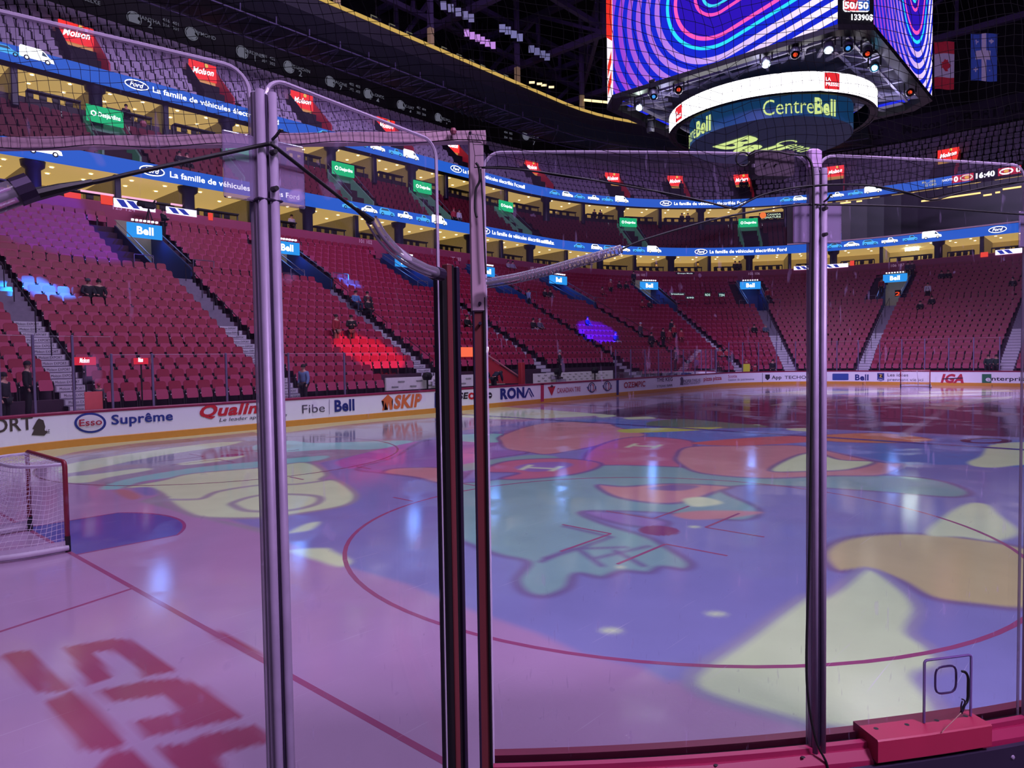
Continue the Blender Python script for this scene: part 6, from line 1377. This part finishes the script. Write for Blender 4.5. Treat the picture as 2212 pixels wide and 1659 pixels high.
# ================================================================ GLASS AROUND THE FAR RINK
FPOST = mat('far_post', '#8878a0', .4, .5)
def far_panel(ta, tb, z1, lab, post_=True):
    n = max(1, int((tb-ta)/.5)); b = MB(); ll = frange(ta, tb, .5); b.sweep([(.08, 1.12), (.08, z1)], ll)
    o = b.build('rink_glass_panel', FARG); tag(o, lab, 'glass pane', 'glass panels round the far rink')
    b = MB(); c = p3(ta, .08, 1.1); b.cbox((c.x, c.y, (1.1+z1)/2+.02), (.07, .07, z1-1.06), .01); b.build('post', FPOST, o)
    b = MB(); b.sweep([(.075, z1), (.095, z1), (.095, z1+.012), (.075, z1+.012)], ll, True); b.build('top_rim', GEDGE, o)
def zpx(u, v, d=.08): return wall(u, v, d)[1]
zl = zpx(243, 728); zm_ = zpx(488, 765); zf_ = zpx(1975, 733)
ed = [-5.6, -4.4, -3.2] + [wall(u, 850, .08)[0] for u in (75, 160, 243)]
for i in range(len(ed)-1): far_panel(ed[i], ed[i+1], zl, 'tall clear far-corner glass panel, %s from the left' % NUM[i+1])
ed = [wall(u, 850, .08)[0] for u in (243, 331, 490, 625, 745, 863)]
for i in range(len(ed)-1): far_panel(ed[i], ed[i+1], zm_, 'low clear side glass panel, %s right of the tall ones' % NUM[i+1])
ed = frange(wall(1330, 800, .08)[0], LS+2, 1.9)
for i in range(len(ed)-1): far_panel(ed[i], ed[i+1], zm_+.1, 'clear glass panel, %s right of the white bench walls' % NUM[i+1])
ed = frange(LS+2, LS+2*LC+LE+1, 1.6)
for i in range(len(ed)-1): far_panel(ed[i], ed[i+1], zf_, 'tall clear end glass panel, %s from the far left corner' % nth(i+1))
# ---- players' benches: white printed walls behind them
def bench_wall(q, lab, rows, txt):
    d = 1.9; pts = [wall(u, v, d) for u, v in q]; t0, t1 = pts[0][0], pts[1][0]; z1 = max(p[1] for p in pts[:2]); z0 = z1-.62
    b = MB(); b.sweep([(d, z0), (d, z1), (d+.1, z1), (d+.1, z0)], frange(t0, t1, 1), True); o = b.build('bench_wall', mat('bench_white', '#d8ccdc', .5, emit=.1)); tag(o, lab, 'wall panel', 'bench walls')
    b = MB(); 
    for r in range(rows):
        x = .3+(r % 2)*.4
        while x < t1-t0-.8: text_on(b, txt, path_map(t0+x, z0+.12+r*.5/rows, d-.02), .11 if rows < 3 else .08, width=.42 if rows < 3 else .26, bold=.03); x += 1.15 if rows < 3 else .62
    b.build('printed_marks', ink('#302834'), o, label='rows of small black printed marks')
    b = MB(); b.sweep([(.9, -.0), (.9, .62), (1.35, .62), (1.35, -.0)], frange(t0, t1, 1), True); tag(b.build('player_bench', DARKF), 'long dark players bench before the %s' % lab, 'bench', 'players benches')
bench_wall(((834, 816.5), (1091, 811), (0, 0), (0, 0)), 'left white bench wall with sparse black marks', 2, 'rézolution')
bench_wall(((1154, 808), (1324, 800), (0, 0), (0, 0)), 'right white bench wall with dense black marks', 3, 'flyer')
for i, (u, v) in enumerate(((923, 813), (1049, 811), (1205, 803), (1285, 800))):
    t, z = wall(u, v, 1.6); p = p3(t, 1.6, z); b = MB(); b.lathe([(0, -.2), (.2, -.18), (.27, 0), (.2, .17), (0, .22)], p, 10); b.bar(p, p+Vector((0, 0, -.9)), .06, .06); b.cbox(p+Vector((-.1, -.2, .05)), (.16, .22, .16), .03)
    tag(b.build('bench_camera', BLACK), 'black covered bench camera, %s from the left' % NUM[i+1], 'camera', 'bench cameras')
# red entrance between the benches
b = MB(); t, z = wall(1127, 828, 1.0); c = p3(t, 1.0, 0); zt_ = wall(1127, 783, 1.0)[1]; b.cbox((c.x, c.y, zt_/2), (.3, .3, zt_), .03); tag(b.build('red_gate_post', mat('gate_red', '#b03038', .5)), 'thick red post between the two white bench walls', 'post')
q = [wall(u, v, 1.6) for u, v in ((1048, 768), (1122, 818), (1122, 828), (1048, 828))]; b = MB(); b.prism([p3(t, 1.6, max(z, .3)) for t, z in q], (0, .08, 0)); tag(b.build('sloping_barrier', mat('panel_red', '#a82c38', .6, emit=.08)), 'sloping red side panel beside the red post', 'panel')
b = MB(); b.tube([p3(q[0][0], 1.55, q[0][1]+.08), p3(q[1][0], 1.55, q[1][1]+.08)], .05, 6); tag(b.build('pink_rail', mat('rail_pink', '#d88890', .5)), 'pale pink sloping rail on the red panel', 'rail')
t0, z0 = wall(996, 771, 3.2); t1, z1 = wall(1045, 750, 3.2); b = MB(); b.prism([p3(t0, 3.2, z0), p3(t1, 3.2, z0), p3(t1, 3.2, z1), p3(t0, 3.2, z1)], (0, .1, 0)); sg = b.build('beer_sign', glow('sign_orange', '#f06848', 1.1)); tag(sg, 'lit orange-red sign with white script above the benches', 'sign')
b = MB(); text_on(b, 'Molson', path_map(t0+.9, z0+.25, 3.17), .5, width=1.3, bold=.03, shear=.3); b.build('lettering', WLET, sg)
b = MB(); b.bar(p3(t0+.4, 3.25, z0), p3(t0+.4, 3.25, .8), .06, .06); b.bar(p3(t1-.4, 3.25, z0), p3(t1-.4, 3.25, .8), .06, .06); b.build('leg', BLACK, sg)
for i, (u0, v0, u1, v1) in enumerate(((162, 789, 207, 771), (290, 787, 320, 773))):  # reflections of a red sign in the glass, modelled as glowing panels
    t0, z0 = wall(u0, v0, .5); t1, z1 = wall(u1, v1, .5); b = MB(); b.prism([p3(t0, .5, z0), p3(t1, .5, z0), p3(t1, .5, z1), p3(t0, .5, z1)], (0, .05, 0)); sg = b.build('rail_sign', glow('sign_crimson', '#d02840', 1.0)); tag(sg, '%s red sign reflection in the far glass, built as a glowing panel' % ('larger left', 'smaller right')[i], 'sign')
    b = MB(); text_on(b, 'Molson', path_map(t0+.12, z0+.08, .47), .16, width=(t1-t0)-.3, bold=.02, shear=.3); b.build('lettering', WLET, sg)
    b = MB(); b.bar(p3((t0+t1)/2, .53, z0), p3((t0+t1)/2, .53, .95), .04, .04); b.build('stem', BLACK, sg)  # made-up support for the reflection panel
# ---- small lit screens far off
def screen_on(u0, v0, u1, v1, d, c, e, nm, lab, txt=None, tc='#fff0c0', mp=None):
    t0, z0 = wall(u0, v1, d); t1, z1 = wall(u1, v0, d); b = MB(); b.sweep([(d, z0), (d, z1), (d+.08, z1), (d+.08, z0)], frange(t0, t1, .5), True); o = b.build(nm, glow(nm+c, c, e)); tag(o, lab, 'screen')
    if txt:
        b = MB(); L_ = (p3(t1, d, 0)-p3(t0, d, 0)).length
        for i, s in enumerate(txt): text_on(b, s, path_map(adv(t0, L_*.08, d), z0+(z1-z0)*(.1+.82*(len(txt)-1-i)/len(txt)), d-.03), (z1-z0)*.6/len(txt), width=L_*.82, bold=.02)
        b.build('lettering', glow('let'+tc, tc, 1.1), o)
    return o
for i, (u0, v0, u1, v1) in enumerate(((721, 485, 743, 497), (899, 512, 920, 526), (1195, 552, 1203, 562), (1415, 568, 1427, 578), (1505, 565, 1516, 576))): screen_on(u0, v0, u1, v1, 22.5, '#3c2810', .6, 'suite_screen', 'small amber suite screen, %s from the left' % NUM[i+1], ('PUB',), '#f0b040')
screen_on(1640, 457, 1692, 474, 22.0, '#100c18', .5, 'lounge_sign', 'dark lounge sign with an orange roundel', ('AIR CANADA', 'SIGNATURE'), '#d8f0d0')
t, z = wall(1648, 465, 21.9); b = MB(); b.poly([path_map(t, z, 21.9)(*q) for q in ell(0, 0, .36, .36, 16)]); tag(b.build('maple_roundel', glow('roundel', '#f07838', 1.1)), 'orange roundel on the dark lounge sign', 'emblem')
screen_on(1933, 626, 1946, 640, 12.4, '#180808', .4, 'tunnel_number', 'orange number two glowing in a tunnel mouth', ('2',), '#ff5020')
screen_on(1460, 588, 1500, 592, dT-.1, '#302438', .4, 'wall_sign', 'small pale sign on the far red wall', ('Groupe Mode',), '#d8e8f0')
for i, (u0, v0, u1, v1, c, tx) in enumerate(((1522, 632, 1535, 640, '#203028', 'RDS'), (1552, 632, 1566, 641, '#182838', 'TSN'), (1482, 640, 1500, 645, '#303848', '690'), (1447, 632, 1480, 637, '#403848', 'broadcast'))): screen_on(u0, v0, u1, v1, 11.0, c, .6, 'desk_screen', 'tiny broadcast desk screen, %s in the far stand' % NUM[i+1], (tx,), '#c8f0e8')
screen_on(2140, 603, 2200, 609, 15.5, '#e8d0e4', .9, 'white_banner', 'white banner strip in the far right stand', ('RDS 2CLQ',), '#a03050')
# ================================================================ PEOPLE (local: facing -y, feet at z = 0)
def skin_mesh(name, verts, edges, radii, sub=1):
    me = bpy.data.meshes.new(name); me.from_pydata(verts, edges, []); o = bpy.data.objects.new(name, me); COL.objects.link(o)
    md = o.modifiers.new('s', 'SKIN'); md.use_smooth_shade = True
    if not me.skin_vertices: 
        bpy.context.view_layer.update()
    for sv, r in zip(me.skin_vertices[0].data, radii): sv.radius = r if isinstance(r, tuple) else (r, r)
    me.skin_vertices[0].data[0].use_root = True
    if sub: o.modifiers.new('u', 'SUBSURF').levels = sub
    dg = bpy.context.evaluated_depsgraph_get(); out = bpy.data.meshes.new_from_object(o.evaluated_get(dg)); bpy.data.objects.remove(o); out.name = name
    for p in out.polygons: p.use_smooth = True
    return out
def skeleton(pose):
    """joint table of a pose: name -> position"""
    J = dict(pelvis=(0, 0, .95), waist=(0, -.01, 1.08), chest=(0, 0, 1.28), neck0=(0, .0, 1.45), neck=(0, -.005, 1.52), head=(0, -.02, 1.6), crown=(0, -.015, 1.7))
    for s, n in ((-1, 'l'), (1, 'r')):
        J.update({n+'sh': (s*.18, 0, 1.41), n+'el': (s*.235, .02, 1.13), n+'wr': (s*.22, -.07, .9), n+'hd': (s*.21, -.1, .81), n+'hip': (s*.09, 0, .9), n+'kn': (s*.1, -.02, .5), n+'an': (s*.1, .02, .09), n+'to': (s*.11, -.13, .04)})
    if pose == 'stride':
        J.update(lkn=(-.1, -.18, .52), lan=(-.1, -.2, .1), lto=(-.11, -.35, .05), rkn=(.1, .08, .5), ran=(.1, .26, .12), rto=(.11, .13, .04), lel=(-.26, .12, 1.15), lwr=(-.24, .0, .96), lhd=(-.23, -.05, .88), rel=(.25, -.08, 1.14), rwr=(.2, -.24, 1.05), rhd=(.18, -.31, 1.03))
    if pose == 'hold':   # hands together before the chest
        J.update(lel=(-.25, -.08, 1.16), rel=(.25, -.08, 1.16), lwr=(-.1, -.28, 1.2), rwr=(.1, -.28, 1.2), lhd=(-.05, -.34, 1.24), rhd=(.05, -.34, 1.24))
    if pose == 'sit':
        dz = -.42
        for k in list(J): 
            x, y, z = J[k]
            if k[1:] not in ('kn', 'an', 'to', 'hip'): J[k] = (x, y+.02*(z-.95), z+dz)
        for s, n in ((-1, 'l'), (1, 'r')): J.update({n+'hip': (s*.1, -.04, .5), n+'kn': (s*.13, -.44, .52), n+'an': (s*.13, -.42, .1), n+'to': (s*.14, -.57, .05), n+'el': (s*.26, -.06, .74), n+'wr': (s*.15, -.28, .64), n+'hd': (s*.1, -.36, .62)})
    if pose == 'bend':
        J.update(waist=(0, -.08, 1.05), chest=(0, -.27, 1.15), neck0=(0, -.42, 1.2), neck=(0, -.48, 1.2), head=(0, -.55, 1.2), crown=(0, -.64, 1.22))
        for s, n in ((-1, 'l'), (1, 'r')): J.update({n+'sh': (s*.18, -.36, 1.2), n+'el': (s*.22, -.42, .95), n+'wr': (s*.17, -.52, .75), n+'hd': (s*.15, -.57, .68)})
    return J
BONES = [('pelvis', 'waist'), ('waist', 'chest'), ('chest', 'neck0'), ('neck0', 'neck'), ('neck', 'head'), ('head', 'crown')]
for n in 'lr': BONES += [('neck0', n+'sh'), (n+'sh', n+'el'), (n+'el', n+'wr'), (n+'wr', n+'hd'), ('pelvis', n+'hip'), (n+'hip', n+'kn'), (n+'kn', n+'an'), (n+'an', n+'to')]
RAD = dict(pelvis=(.15, .11), waist=(.13, .1), chest=(.16, .11), neck0=(.1, .08), neck=.052, head=(.075, .09), crown=(.06, .075), sh=.06, el=.045, wr=.032, hd=.04, hip=.085, kn=.06, an=.042, to=.04)
def chain(J, names, grow, over={}):
    ids = {n: i for i, n in enumerate(names)}
    vs = [J[n] for n in names]; es = [(ids[a], ids[b]) for a, b in BONES if a in ids and b in ids]; rr = []
    for n in names:
        r = over.get(n, RAD.get(n, RAD.get(n[1:]))); rr.append((r[0]+grow, r[1]+grow) if isinstance(r, tuple) else r+grow)
    return vs, es, rr
POSE = {}
for ps in ('stand', 'stride', 'hold', 'sit', 'bend'):
    J = skeleton(ps); al = list(J)
    body = skin_mesh('body_'+ps, *chain(J, al, 0))
    bb = bmesh.new(); bb.from_mesh(body); hd = Vector(J['head']); fw_ = Vector((0, -1, 0)) if ps != 'bend' else Vector((0, -.2, -1)).normalized()
    for c, r in ((hd+fw_*.1+Vector((0, 0, -.005)), .018), (hd+Vector((-.085, 0, 0)), .016), (hd+Vector((.085, 0, 0)), .016)):
        bmesh.ops.create_uvsphere(bb, u_segments=6, v_segments=4, radius=r, matrix=Matrix.Translation(c))
    bb.to_mesh(body); bb.free()
    top = skin_mesh('jacket_'+ps, *chain(J, ['pelvis', 'waist', 'chest', 'neck0', 'lsh', 'lel', 'lwr', 'rsh', 'rel', 'rwr'], .028, {'neck0': (.09, .07)}))
    leg = skin_mesh('trousers_'+ps, *chain(J, ['pelvis', 'lhip', 'lkn', 'lan', 'rhip', 'rkn', 'ran'], .018))
    sh = []
    for n in 'lr':
        a, t_ = Vector(J[n+'an']), Vector(J[n+'to']); b = MB(); b.tube([a+Vector((0, .05, -.03)), a.lerp(t_, .3)+Vector((0, 0, -.02)), t_+Vector((0, -.05, -.005))], [.05, .055, .04], 8); sh.append(b.mesh('shoe', BLK, True))
    ax = (Vector(J['crown'])-hd).normalized(); R = ax.to_track_quat('Z', 'Y').to_matrix()
    b = MB(); b.lathe([(.098, .0), (.102, .05), (.09, .1), (.055, .135), (.0, .145)], hd+ax*.015+Vector((0, .012, 0)), 14, R); hair = b.mesh('hair', BLK, True)
    b = MB(); b.lathe([(.104, .025), (.106, .07), (.09, .12), (.05, .15), (.0, .155)], hd+ax*.02, 14, R); b.cbox(hd+ax*.055+fw_*.13, (.13, .1, .012), .005); cap = b.mesh('cap', BLK, True)
    b = MB()
    for s in (-1, 1): b.add([hd+fw_*.093+Vector((s*.032+dx, -.004, .012+dz)) for dx, dz in ((-.011, 0), (0, -.006), (.011, 0), (0, .006))], [(0, 1, 2, 3)])
    eyes = b.mesh('eyes', BLK)
    POSE[ps] = (body, top, leg, sh, hair, cap, eyes)
def skin_tone(): return mat('skin_tone', '#c89084', .6)
def cloth(c): return mat('cloth_'+c, c, .8, var=.15, scale=12)
def person(p, face, pose, jac, tro, head, lab, group=None, s=1., back=None):
    """face: yaw of the local -y axis as rotation about z"""
    o = empty('person', p, lab, 'person', group, rz=face); o.scale = (s, s, s)
    body, top, leg, sh, hair, cap, eyes = POSE[pose]
    def part(nm, me, m, par=None):
        q = bpy.data.objects.new(nm, me); COL.objects.link(q); q.parent = par or o
        if not me.materials: me.materials.append(m)
        q.material_slots[0].link = 'OBJECT'; q.material_slots[0].material = m; return q
    bd = part('body', body, skin_tone()); part('jacket', top, cloth(jac)); part('trousers', leg, cloth(tro))
    for m_ in sh: part('shoe', m_, cloth('#141018'))
    k, c = head; part('cap' if k == 'cap' else 'hair', cap if k == 'cap' else hair, cloth(c))
    return o
def yaw_at(t): n = pt(t)[1]; return atan2(n.y, n.x)-pi/2
def stand(u, v, *a, face=0., pose='stand', **k):
    t, d = march(u, v, rake, .3); r = max(0, min(NR-1, int((d-1)/RUN))); return person(p3(t, rd(r)+.3, rz(r)), yaw_at(t)+face, pose, *a, **k)
def sit(u, v, *a, **k):
    t, d = march(u, v, lambda d: rake(d)+.35, .3); r = max(0, min(NR-1, int((d-1)/RUN)))
    return person(p3(t, rd(r)+.36, rz(r)-.02), yaw_at(t), 'sit', *a, **k)
def behind(u, v, d, *a, face=0., pose='stand', s=1., fz=None, **k):
    """head top at pixel v, standing at offset d behind the boards"""
    t, z = wall(u, v, d); s = s if fz is None else max(.6, (z-fz)/1.76); return person(p3(t, d, z-1.76*s if fz is None else fz), yaw_at(t)+face, pose, *a, s=s, **k)
BK, DK, NV = '#16121a', '#241e2a', '#26304a'
HB, HD, HG = ('hair', '#2a1c18'), ('hair', '#181216'), ('hair', '#8a8088')
behind(655, 786, .7, '#7088b8', '#28242e', HB, 'person in a pale blue shirt standing sideways behind the side glass', face=-1.3)
behind(57, 780, .7, BK, '#1c1820', ('cap', '#181018'), 'person in a black jacket and cap standing behind the far glass at left', face=.9)
behind(6, 803, .7, DK, BK, HD, 'person in dark clothes half cut off by the left edge of the photo', face=.5)
behind(213, 828, .62, '#584858', BK, ('cap', '#a83848'), 'small person in a red cap behind the red paper sign', s=.62, fz=None)
stand(727, 748, '#a02434', '#7a6458', HB, 'person in a red jersey, left of two standing above the red-lit seats', face=.3)
stand(757, 746, '#1c1618', '#5a4640', HD, 'person in a black jacket looking down, right of two above the red-lit seats', pose='hold', face=-.4)
t, d = march(347, 505, rake, .3)
cm = person(p3(t, rd(int((d-1)/RUN))+.3, rz(int((d-1)/RUN))), yaw_at(t)+.8, 'hold', BK, BK, ('cap', '#0c0a10'), 'camera operator in black standing beside the first blue tunnel sign')
p = p3(adv(t, -.7, d), d-.2, rake(d)+1.5); b = MB(); b.k = 0; b.cbox(p, (.7, .3, .34), .05); b.tube([p+Vector((-.3, -.1, 0)), p+Vector((-.62, -.2, -.02))], [.13, .15], 10); b.tube([p+Vector((.2, -.1, .1)), p+Vector((.3, -.2, .3))], .05, 6); tag(b.build('television_camera', BLACK), 'large black television camera held by the operator at the first tunnel', 'camera')
r = MB()
for a in (0, 2.1, 4.2): r.tube([p+Vector((0, 0, -.15)), p+Vector((.35*cos(a), .35*sin(a), -1.4))], .03, 6)
tag(r.build('tripod', BLACK), 'black tripod under the television camera', 'tripod')
sit(195, 648, DK, BK, ('cap', '#4a4450'), 'seated person in a dark coat and knit cap right of the blue seats')
sit(218, 648, BK, BK, HD, 'seated person in black beside the knit cap near the blue seats')
sit(775, 662, '#5478b0', NV, HB, 'seated person in a pale blue jacket beside the third stairs'); sit(791, 656, DK, BK, HB, 'seated person in dark grey behind the blue jacket by the third stairs'); sit(801, 676, BK, BK, ('cap', '#782434'), 'seated small person in a dark red cap by the third stairs')
sit(1016, 712, '#141016', BK, HB, 'seated person in black just left of the gate jamb')
stand(1148, 672, '#8898c0', NV, HB, 'person in a pale blue jacket standing beyond the spring tube', face=1.4, pose='stride')
sit(1184, 647, DK, BK, HD, 'seated person in dark clothes, left of a pair under the fifth tunnel'); sit(1196, 648, '#1c1820', NV, HB, 'seated person in dark clothes, right of a pair under the fifth tunnel')
sit(1157, 715, BK, '#a090a0', HD, 'seated person in black and pale trousers, left of a mid-stand pair'); sit(1168, 713, '#64586c', BK, HG, 'seated person in grey, right of a mid-stand pair')
sit(1275, 708, '#1c2848', NV, HD, 'person in dark blue slumped among the purple-lit seats'); sit(1325, 736, '#2c3a54', '#c0b8d0', ('cap', '#2c3440'), 'seated person in navy and white beside the purple-lit seats')
stand(1386, 740, '#4c3c48', '#3c3440', ('cap', '#c8c0c8'), 'person in a white cap standing among the far left seats')
stand(1425, 745, BK, BK, HD, 'person in a long black coat standing in the far left seats'); stand(1438, 744, '#a02838', '#7c2030', HB, 'person in a red coat next to the long black coat'); stand(1450, 728, DK, BK, HB, 'person in dark clothes above the red coat in the far seats')
stand(1461, 742, '#a82434', BK, ('cap', '#b02838'), 'person in a red striped jersey and red cap standing in the far seats'); stand(1470, 748, '#b03040', '#7c2434', HB, 'person in a red jersey, rightmost of the far standing group'); stand(1413, 764, DK, BK, HD, 'person in dark clothes climbing down the far left seats', pose='stride')
behind(1209, 755, 1.0, '#100e14', BK, HG, 'person in a dark suit standing behind the dense white bench wall', face=.6)
behind(1066, 783, .8, '#1a1c30', BK, HB, 'person in a dark suit bending over by the red panel', pose='bend', face=1.6)
behind(1458, 751, 1.2, '#181420', BK, HB, 'tall person in black standing behind the far side glass'); behind(1506, 769, .9, '#5c78b4', NV, HG, 'person in a light blue shirt behind the far corner glass', face=pi)
sit(1541, 790, '#5c3040', BK, HB, 'seated person in dark red at the foot of the seventh stairs'); sit(1561, 776, '#b02c3c', BK, ('cap', '#a82434'), 'seated person in a red jersey and cap, left of a pair at the seventh stairs'); sit(1571, 772, '#b83444', BK, HB, 'seated person in a red jersey, right of a pair at the seventh stairs')
behind(1612, 776, .7, '#983040', BK, ('hair', '#b06840'), 'small person behind the yellow paper sign', s=.85); behind(1631, 786, .7, '#a02c3c', BK, HB, 'small person in red right of the yellow paper sign', s=.75); behind(1669, 776, .9, '#1c1820', BK, HD, 'person in black behind the corner glass right of the yellow sign')
sit(1628, 717, BK, BK, HD, 'seated person in black, left of a pair near the eighth stairs'); sit(1653, 717, '#586478', BK, HG, 'seated person in grey, right of a pair near the eighth stairs')
sit(1385, 663, '#a02434', BK, HB, 'seated person in red, left of a pair below the sixth tunnel'); sit(1399, 662, '#2c2430', BK, HD, 'seated person in dark clothes, right of a pair below the sixth tunnel')
stand(1321, 640, '#a83040', BK, ('cap', '#c8c0c8'), 'person in a red and white jersey standing high in the far left stand'); sit(1305, 640, '#882434', BK, HB, 'seated person in dark red beside the high standing jersey'); sit(1335, 622, DK, BK, HD, 'seated person in dark grey, left of the high pair'); sit(1349, 622, BK, BK, HB, 'seated person in black, right of the high pair')
stand(1368, 618, '#201c2c', BK, HD, 'person in dark clothes standing at the top row left of the sixth tunnel')
stand(1657, 652, '#a02838', NV, HB, 'person in a red top standing beside the yellow tunnel mouth'); stand(1905, 634, '#8c2834', BK, HB, 'person in a red top at the left of the tunnel with the orange number'); stand(1961, 600, '#302838', BK, HD, 'person in dark clothes at the top right of the orange number tunnel'); stand(1972, 596, '#4c2c38', BK, HB, 'person in plum at the top right of the orange number tunnel')
o = stand(2006, 644, '#d0c4d8', BK, HD, 'person seen from behind in a white jersey with a number in the far stand', face=pi)
tx = MB(); text_on(tx, '11', plane_map((.11, .152, 1.16), (-1, 0, 0), (0, 0, 1)), .2, width=.2, bold=.03); child(tx, 'jersey_number', ink('#2c2830'), o)
sit(1990, 664, BK, BK, HD, 'seated person in black, left of a pair below the white jersey'); sit(2011, 662, DK, BK, HB, 'seated person in dark grey, right of a pair below the white jersey'); sit(2035, 600, DK, BK, HD, 'seated person in dark clothes, left of a pair in the top far rows'); sit(2049, 601, BK, BK, HB, 'seated person in black, right of a pair in the top far rows'); sit(2187, 622, DK, BK, HD, 'seated person in dark clothes under the white banner strip')
sit(1103, 584, '#a898b0', BK, HB, 'seated person in pale grey, left of a pair in the top left rows'); sit(1114, 586, '#988ca8', BK, HD, 'seated person in pale mauve, right of a pair in the top left rows')
sit(2132, 800, '#1c3430', BK, HB, 'seated person in a dark green coat, left of a pair at the far right glass'); sit(2150, 796, '#203830', BK, HD, 'seated person in a dark green coat, right of a pair at the far right glass')
def high(u, v, d, fz, *a, face=0., pose='stand', **k):
    t, z = wall(u, v, d); return person(p3(t, d, fz), yaw_at(t)+face, pose, *a, **k)
high(980, 462, 18.75, mz(0), '#b83848', BK, ('cap', '#c03040'), 'person in a red and white top and red hat on the middle tier'); high(992, 464, 18.75, mz(0), '#d0c8d8', '#484050', HB, 'person in a white top beside the red hat on the middle tier')
high(388, 334, 19.6, mz(1), DK, BK, HD, 'seated person in dark clothes, left of a pair on the middle tier', pose='sit'); high(404, 334, 19.6, mz(1), BK, BK, HB, 'seated person in black, right of a pair on the middle tier', pose='sit')
high(630, 480, 19.9, 11.25, '#c0b4c8', DK, HB, 'person in a white shirt standing in a lower suite'); high(1588, 570, 19.9, 11.25, '#181418', BK, HD, 'dark figure, left of two standing in a far lower suite'); high(1597, 570, 19.9, 11.25, '#201818', BK, HD, 'dark figure, right of two standing in a far lower suite')
high(1284, 452, 22.9, 17.25, '#302428', BK, HD, 'dark figure, left of two in an upper corner suite'); high(1297, 452, 22.9, 17.25, '#382830', BK, HB, 'dark figure, right of two in an upper corner suite'); high(1473, 460, 22.9, 17.25, '#30242c', BK, HB, 'dark figure, left of two in a far upper suite'); high(1486, 460, 22.9, 17.25, '#3c2c34', BK, HD, 'dark figure, right of two in a far upper suite')
high(272, 228, 22.9, 17.25, '#181418', BK, HD, 'dark figure at the counter of the second upper suite')
for i, u in enumerate((1472, 1602, 1612)): high(u, 412, 23.2, 21.0, BK, BK, HD, 'dark figure in a red-signed portal, %s from the left' % NUM[i+1])
t, z = wall(831, 88, GD+.25); person(p3(t, GD+.8, GZ-1.165), yaw_at(t), 'stand', '#14121a', BK, HB, 'person in a dark suit leaning on the yellow-edged gallery')
def held(u0, v0, u1, v1, d, c, lab):
    t0, z0 = wall(u0, v1, d); t1, z1 = wall(u1, v0, d); b = MB(); b.prism([p3(t0, d, z0), p3(t1, d, z0), p3(t1, d, z1), p3(t0, d, z1)], tuple(pt(t0)[1]*.02)+(0,)); return tag(b.build('paper_sign', mat('paper_'+c, c, .8, emit=.12)), lab, 'sign')
held(184, 845, 221, 888, .3, '#c8505c', 'blank coral red paper sign held up at the far glass'); held(1603, 786, 1620, 803, .3, '#c8c838', 'yellow paper sign held up at the far corner glass')
# ================================================================ LIGHT
w = bpy.data.worlds.new('world'); SC.world = w; w.use_nodes = True
w.node_tree.nodes['Background'].inputs[0].default_value = lin('#6a5488'); w.node_tree.nodes['Background'].inputs[1].default_value = .07
def area(nm, p, to, size, e, c, spread=180):
    l = bpy.data.lights.new(nm, 'AREA'); l.shape = 'RECTANGLE'; l.size, l.size_y = size; l.energy = e; l.color = lin(c)[:3]; l.spread = radians(spread)
    o = bpy.data.objects.new(nm, l); COL.objects.link(o); o.location = p; o.rotation_euler = (Vector(to)-Vector(p)).to_track_quat('-Z', 'Y').to_euler(); return o
area('rig_light', (14, 0, 30), (14, 0, 0), (26, 18), 7900, '#d4d2ff')  # unseen area light set over the ice as its main light
area('rig_light', (20, -4, 30), (55, 8, 4), (14, 10), 750, '#cc9ce8')  # unseen area light added for the far end
area('rig_light', (10, -10, 28), (14, 24, 8), (14, 10), 2300, '#e0a8e0')  # unseen area light added for the side stand seats
area('rig_light', (28, -6, 27), (52, 4, 0), (8, 8), 1300, '#d0c0f8', 50)  # unseen narrow light added to brighten the far boards
area('rig_light', (12, -8, 26), (24, 42, 24), (10, 8), 1500, '#c8b0f0', 60)  # unseen light added to brighten the grey upper seats
area('house_light', (-7.5, -17, 10.5), (0, -10, 1.5), (3, 3), 380, '#d8bcf0')  # unseen fill added behind the camera for the near posts and ledge
area('house_light', (-1.5, -17, 9), (0, -11, 1.8), (1.5, 1.5), 220, '#d8bcf0', 70)  # second unseen fill, added to lift the cabled post
area('roof_wash', (2, -4, 19), (45, 10, 36), (8, 8), 3500, '#a880e0', 100)  # unseen uplight added so the dark girders show
def spot(p, to, e, c, ang_, blend=.25):
    l = bpy.data.lights.new('stage_beam', 'SPOT'); l.energy = e; l.color = lin(c)[:3]; l.spot_size = radians(ang_); l.spot_blend = blend; l.shadow_soft_size = .15
    o = bpy.data.objects.new('stage_beam', l); COL.objects.link(o); o.location = p; o.rotation_euler = (Vector(to)-Vector(p)).to_track_quat('-Z', 'Y').to_euler()
def onbowl(u, v):
    t, d = march(u, v, rake, .3); return p3(t, d, rake(d)+.4)
spot((23, -3, 12.8), onbowl(95, 645), 700000, '#0890ff', 2.5, .15)
spot((23, -3, 12.8), onbowl(50, 480), 60000, '#4838ff', 12)
spot((23, -3, 12.8), onbowl(800, 778), 26000, '#ff0810', 8.5, .1)
spot((24.5, 5.2, 12.8), onbowl(1290, 728), 300000, '#2c18ff', 8, .15)
spot((23, -3, 12.8), onbowl(755, 622), 600000, '#0890ff', 2.6)
spot((23, -3, 12.8), onbowl(1130, 632), 40000, '#ff0850', 4)
spot((23, -3, 12.8), onbowl(830, 550), 30000, '#ffd8e8', 3)
spot((36, -4, 30), (48, -1, 0), 30000, '#f0e8ff', 32, .5)  # unseen spot added to brighten the painted letters on the far ice
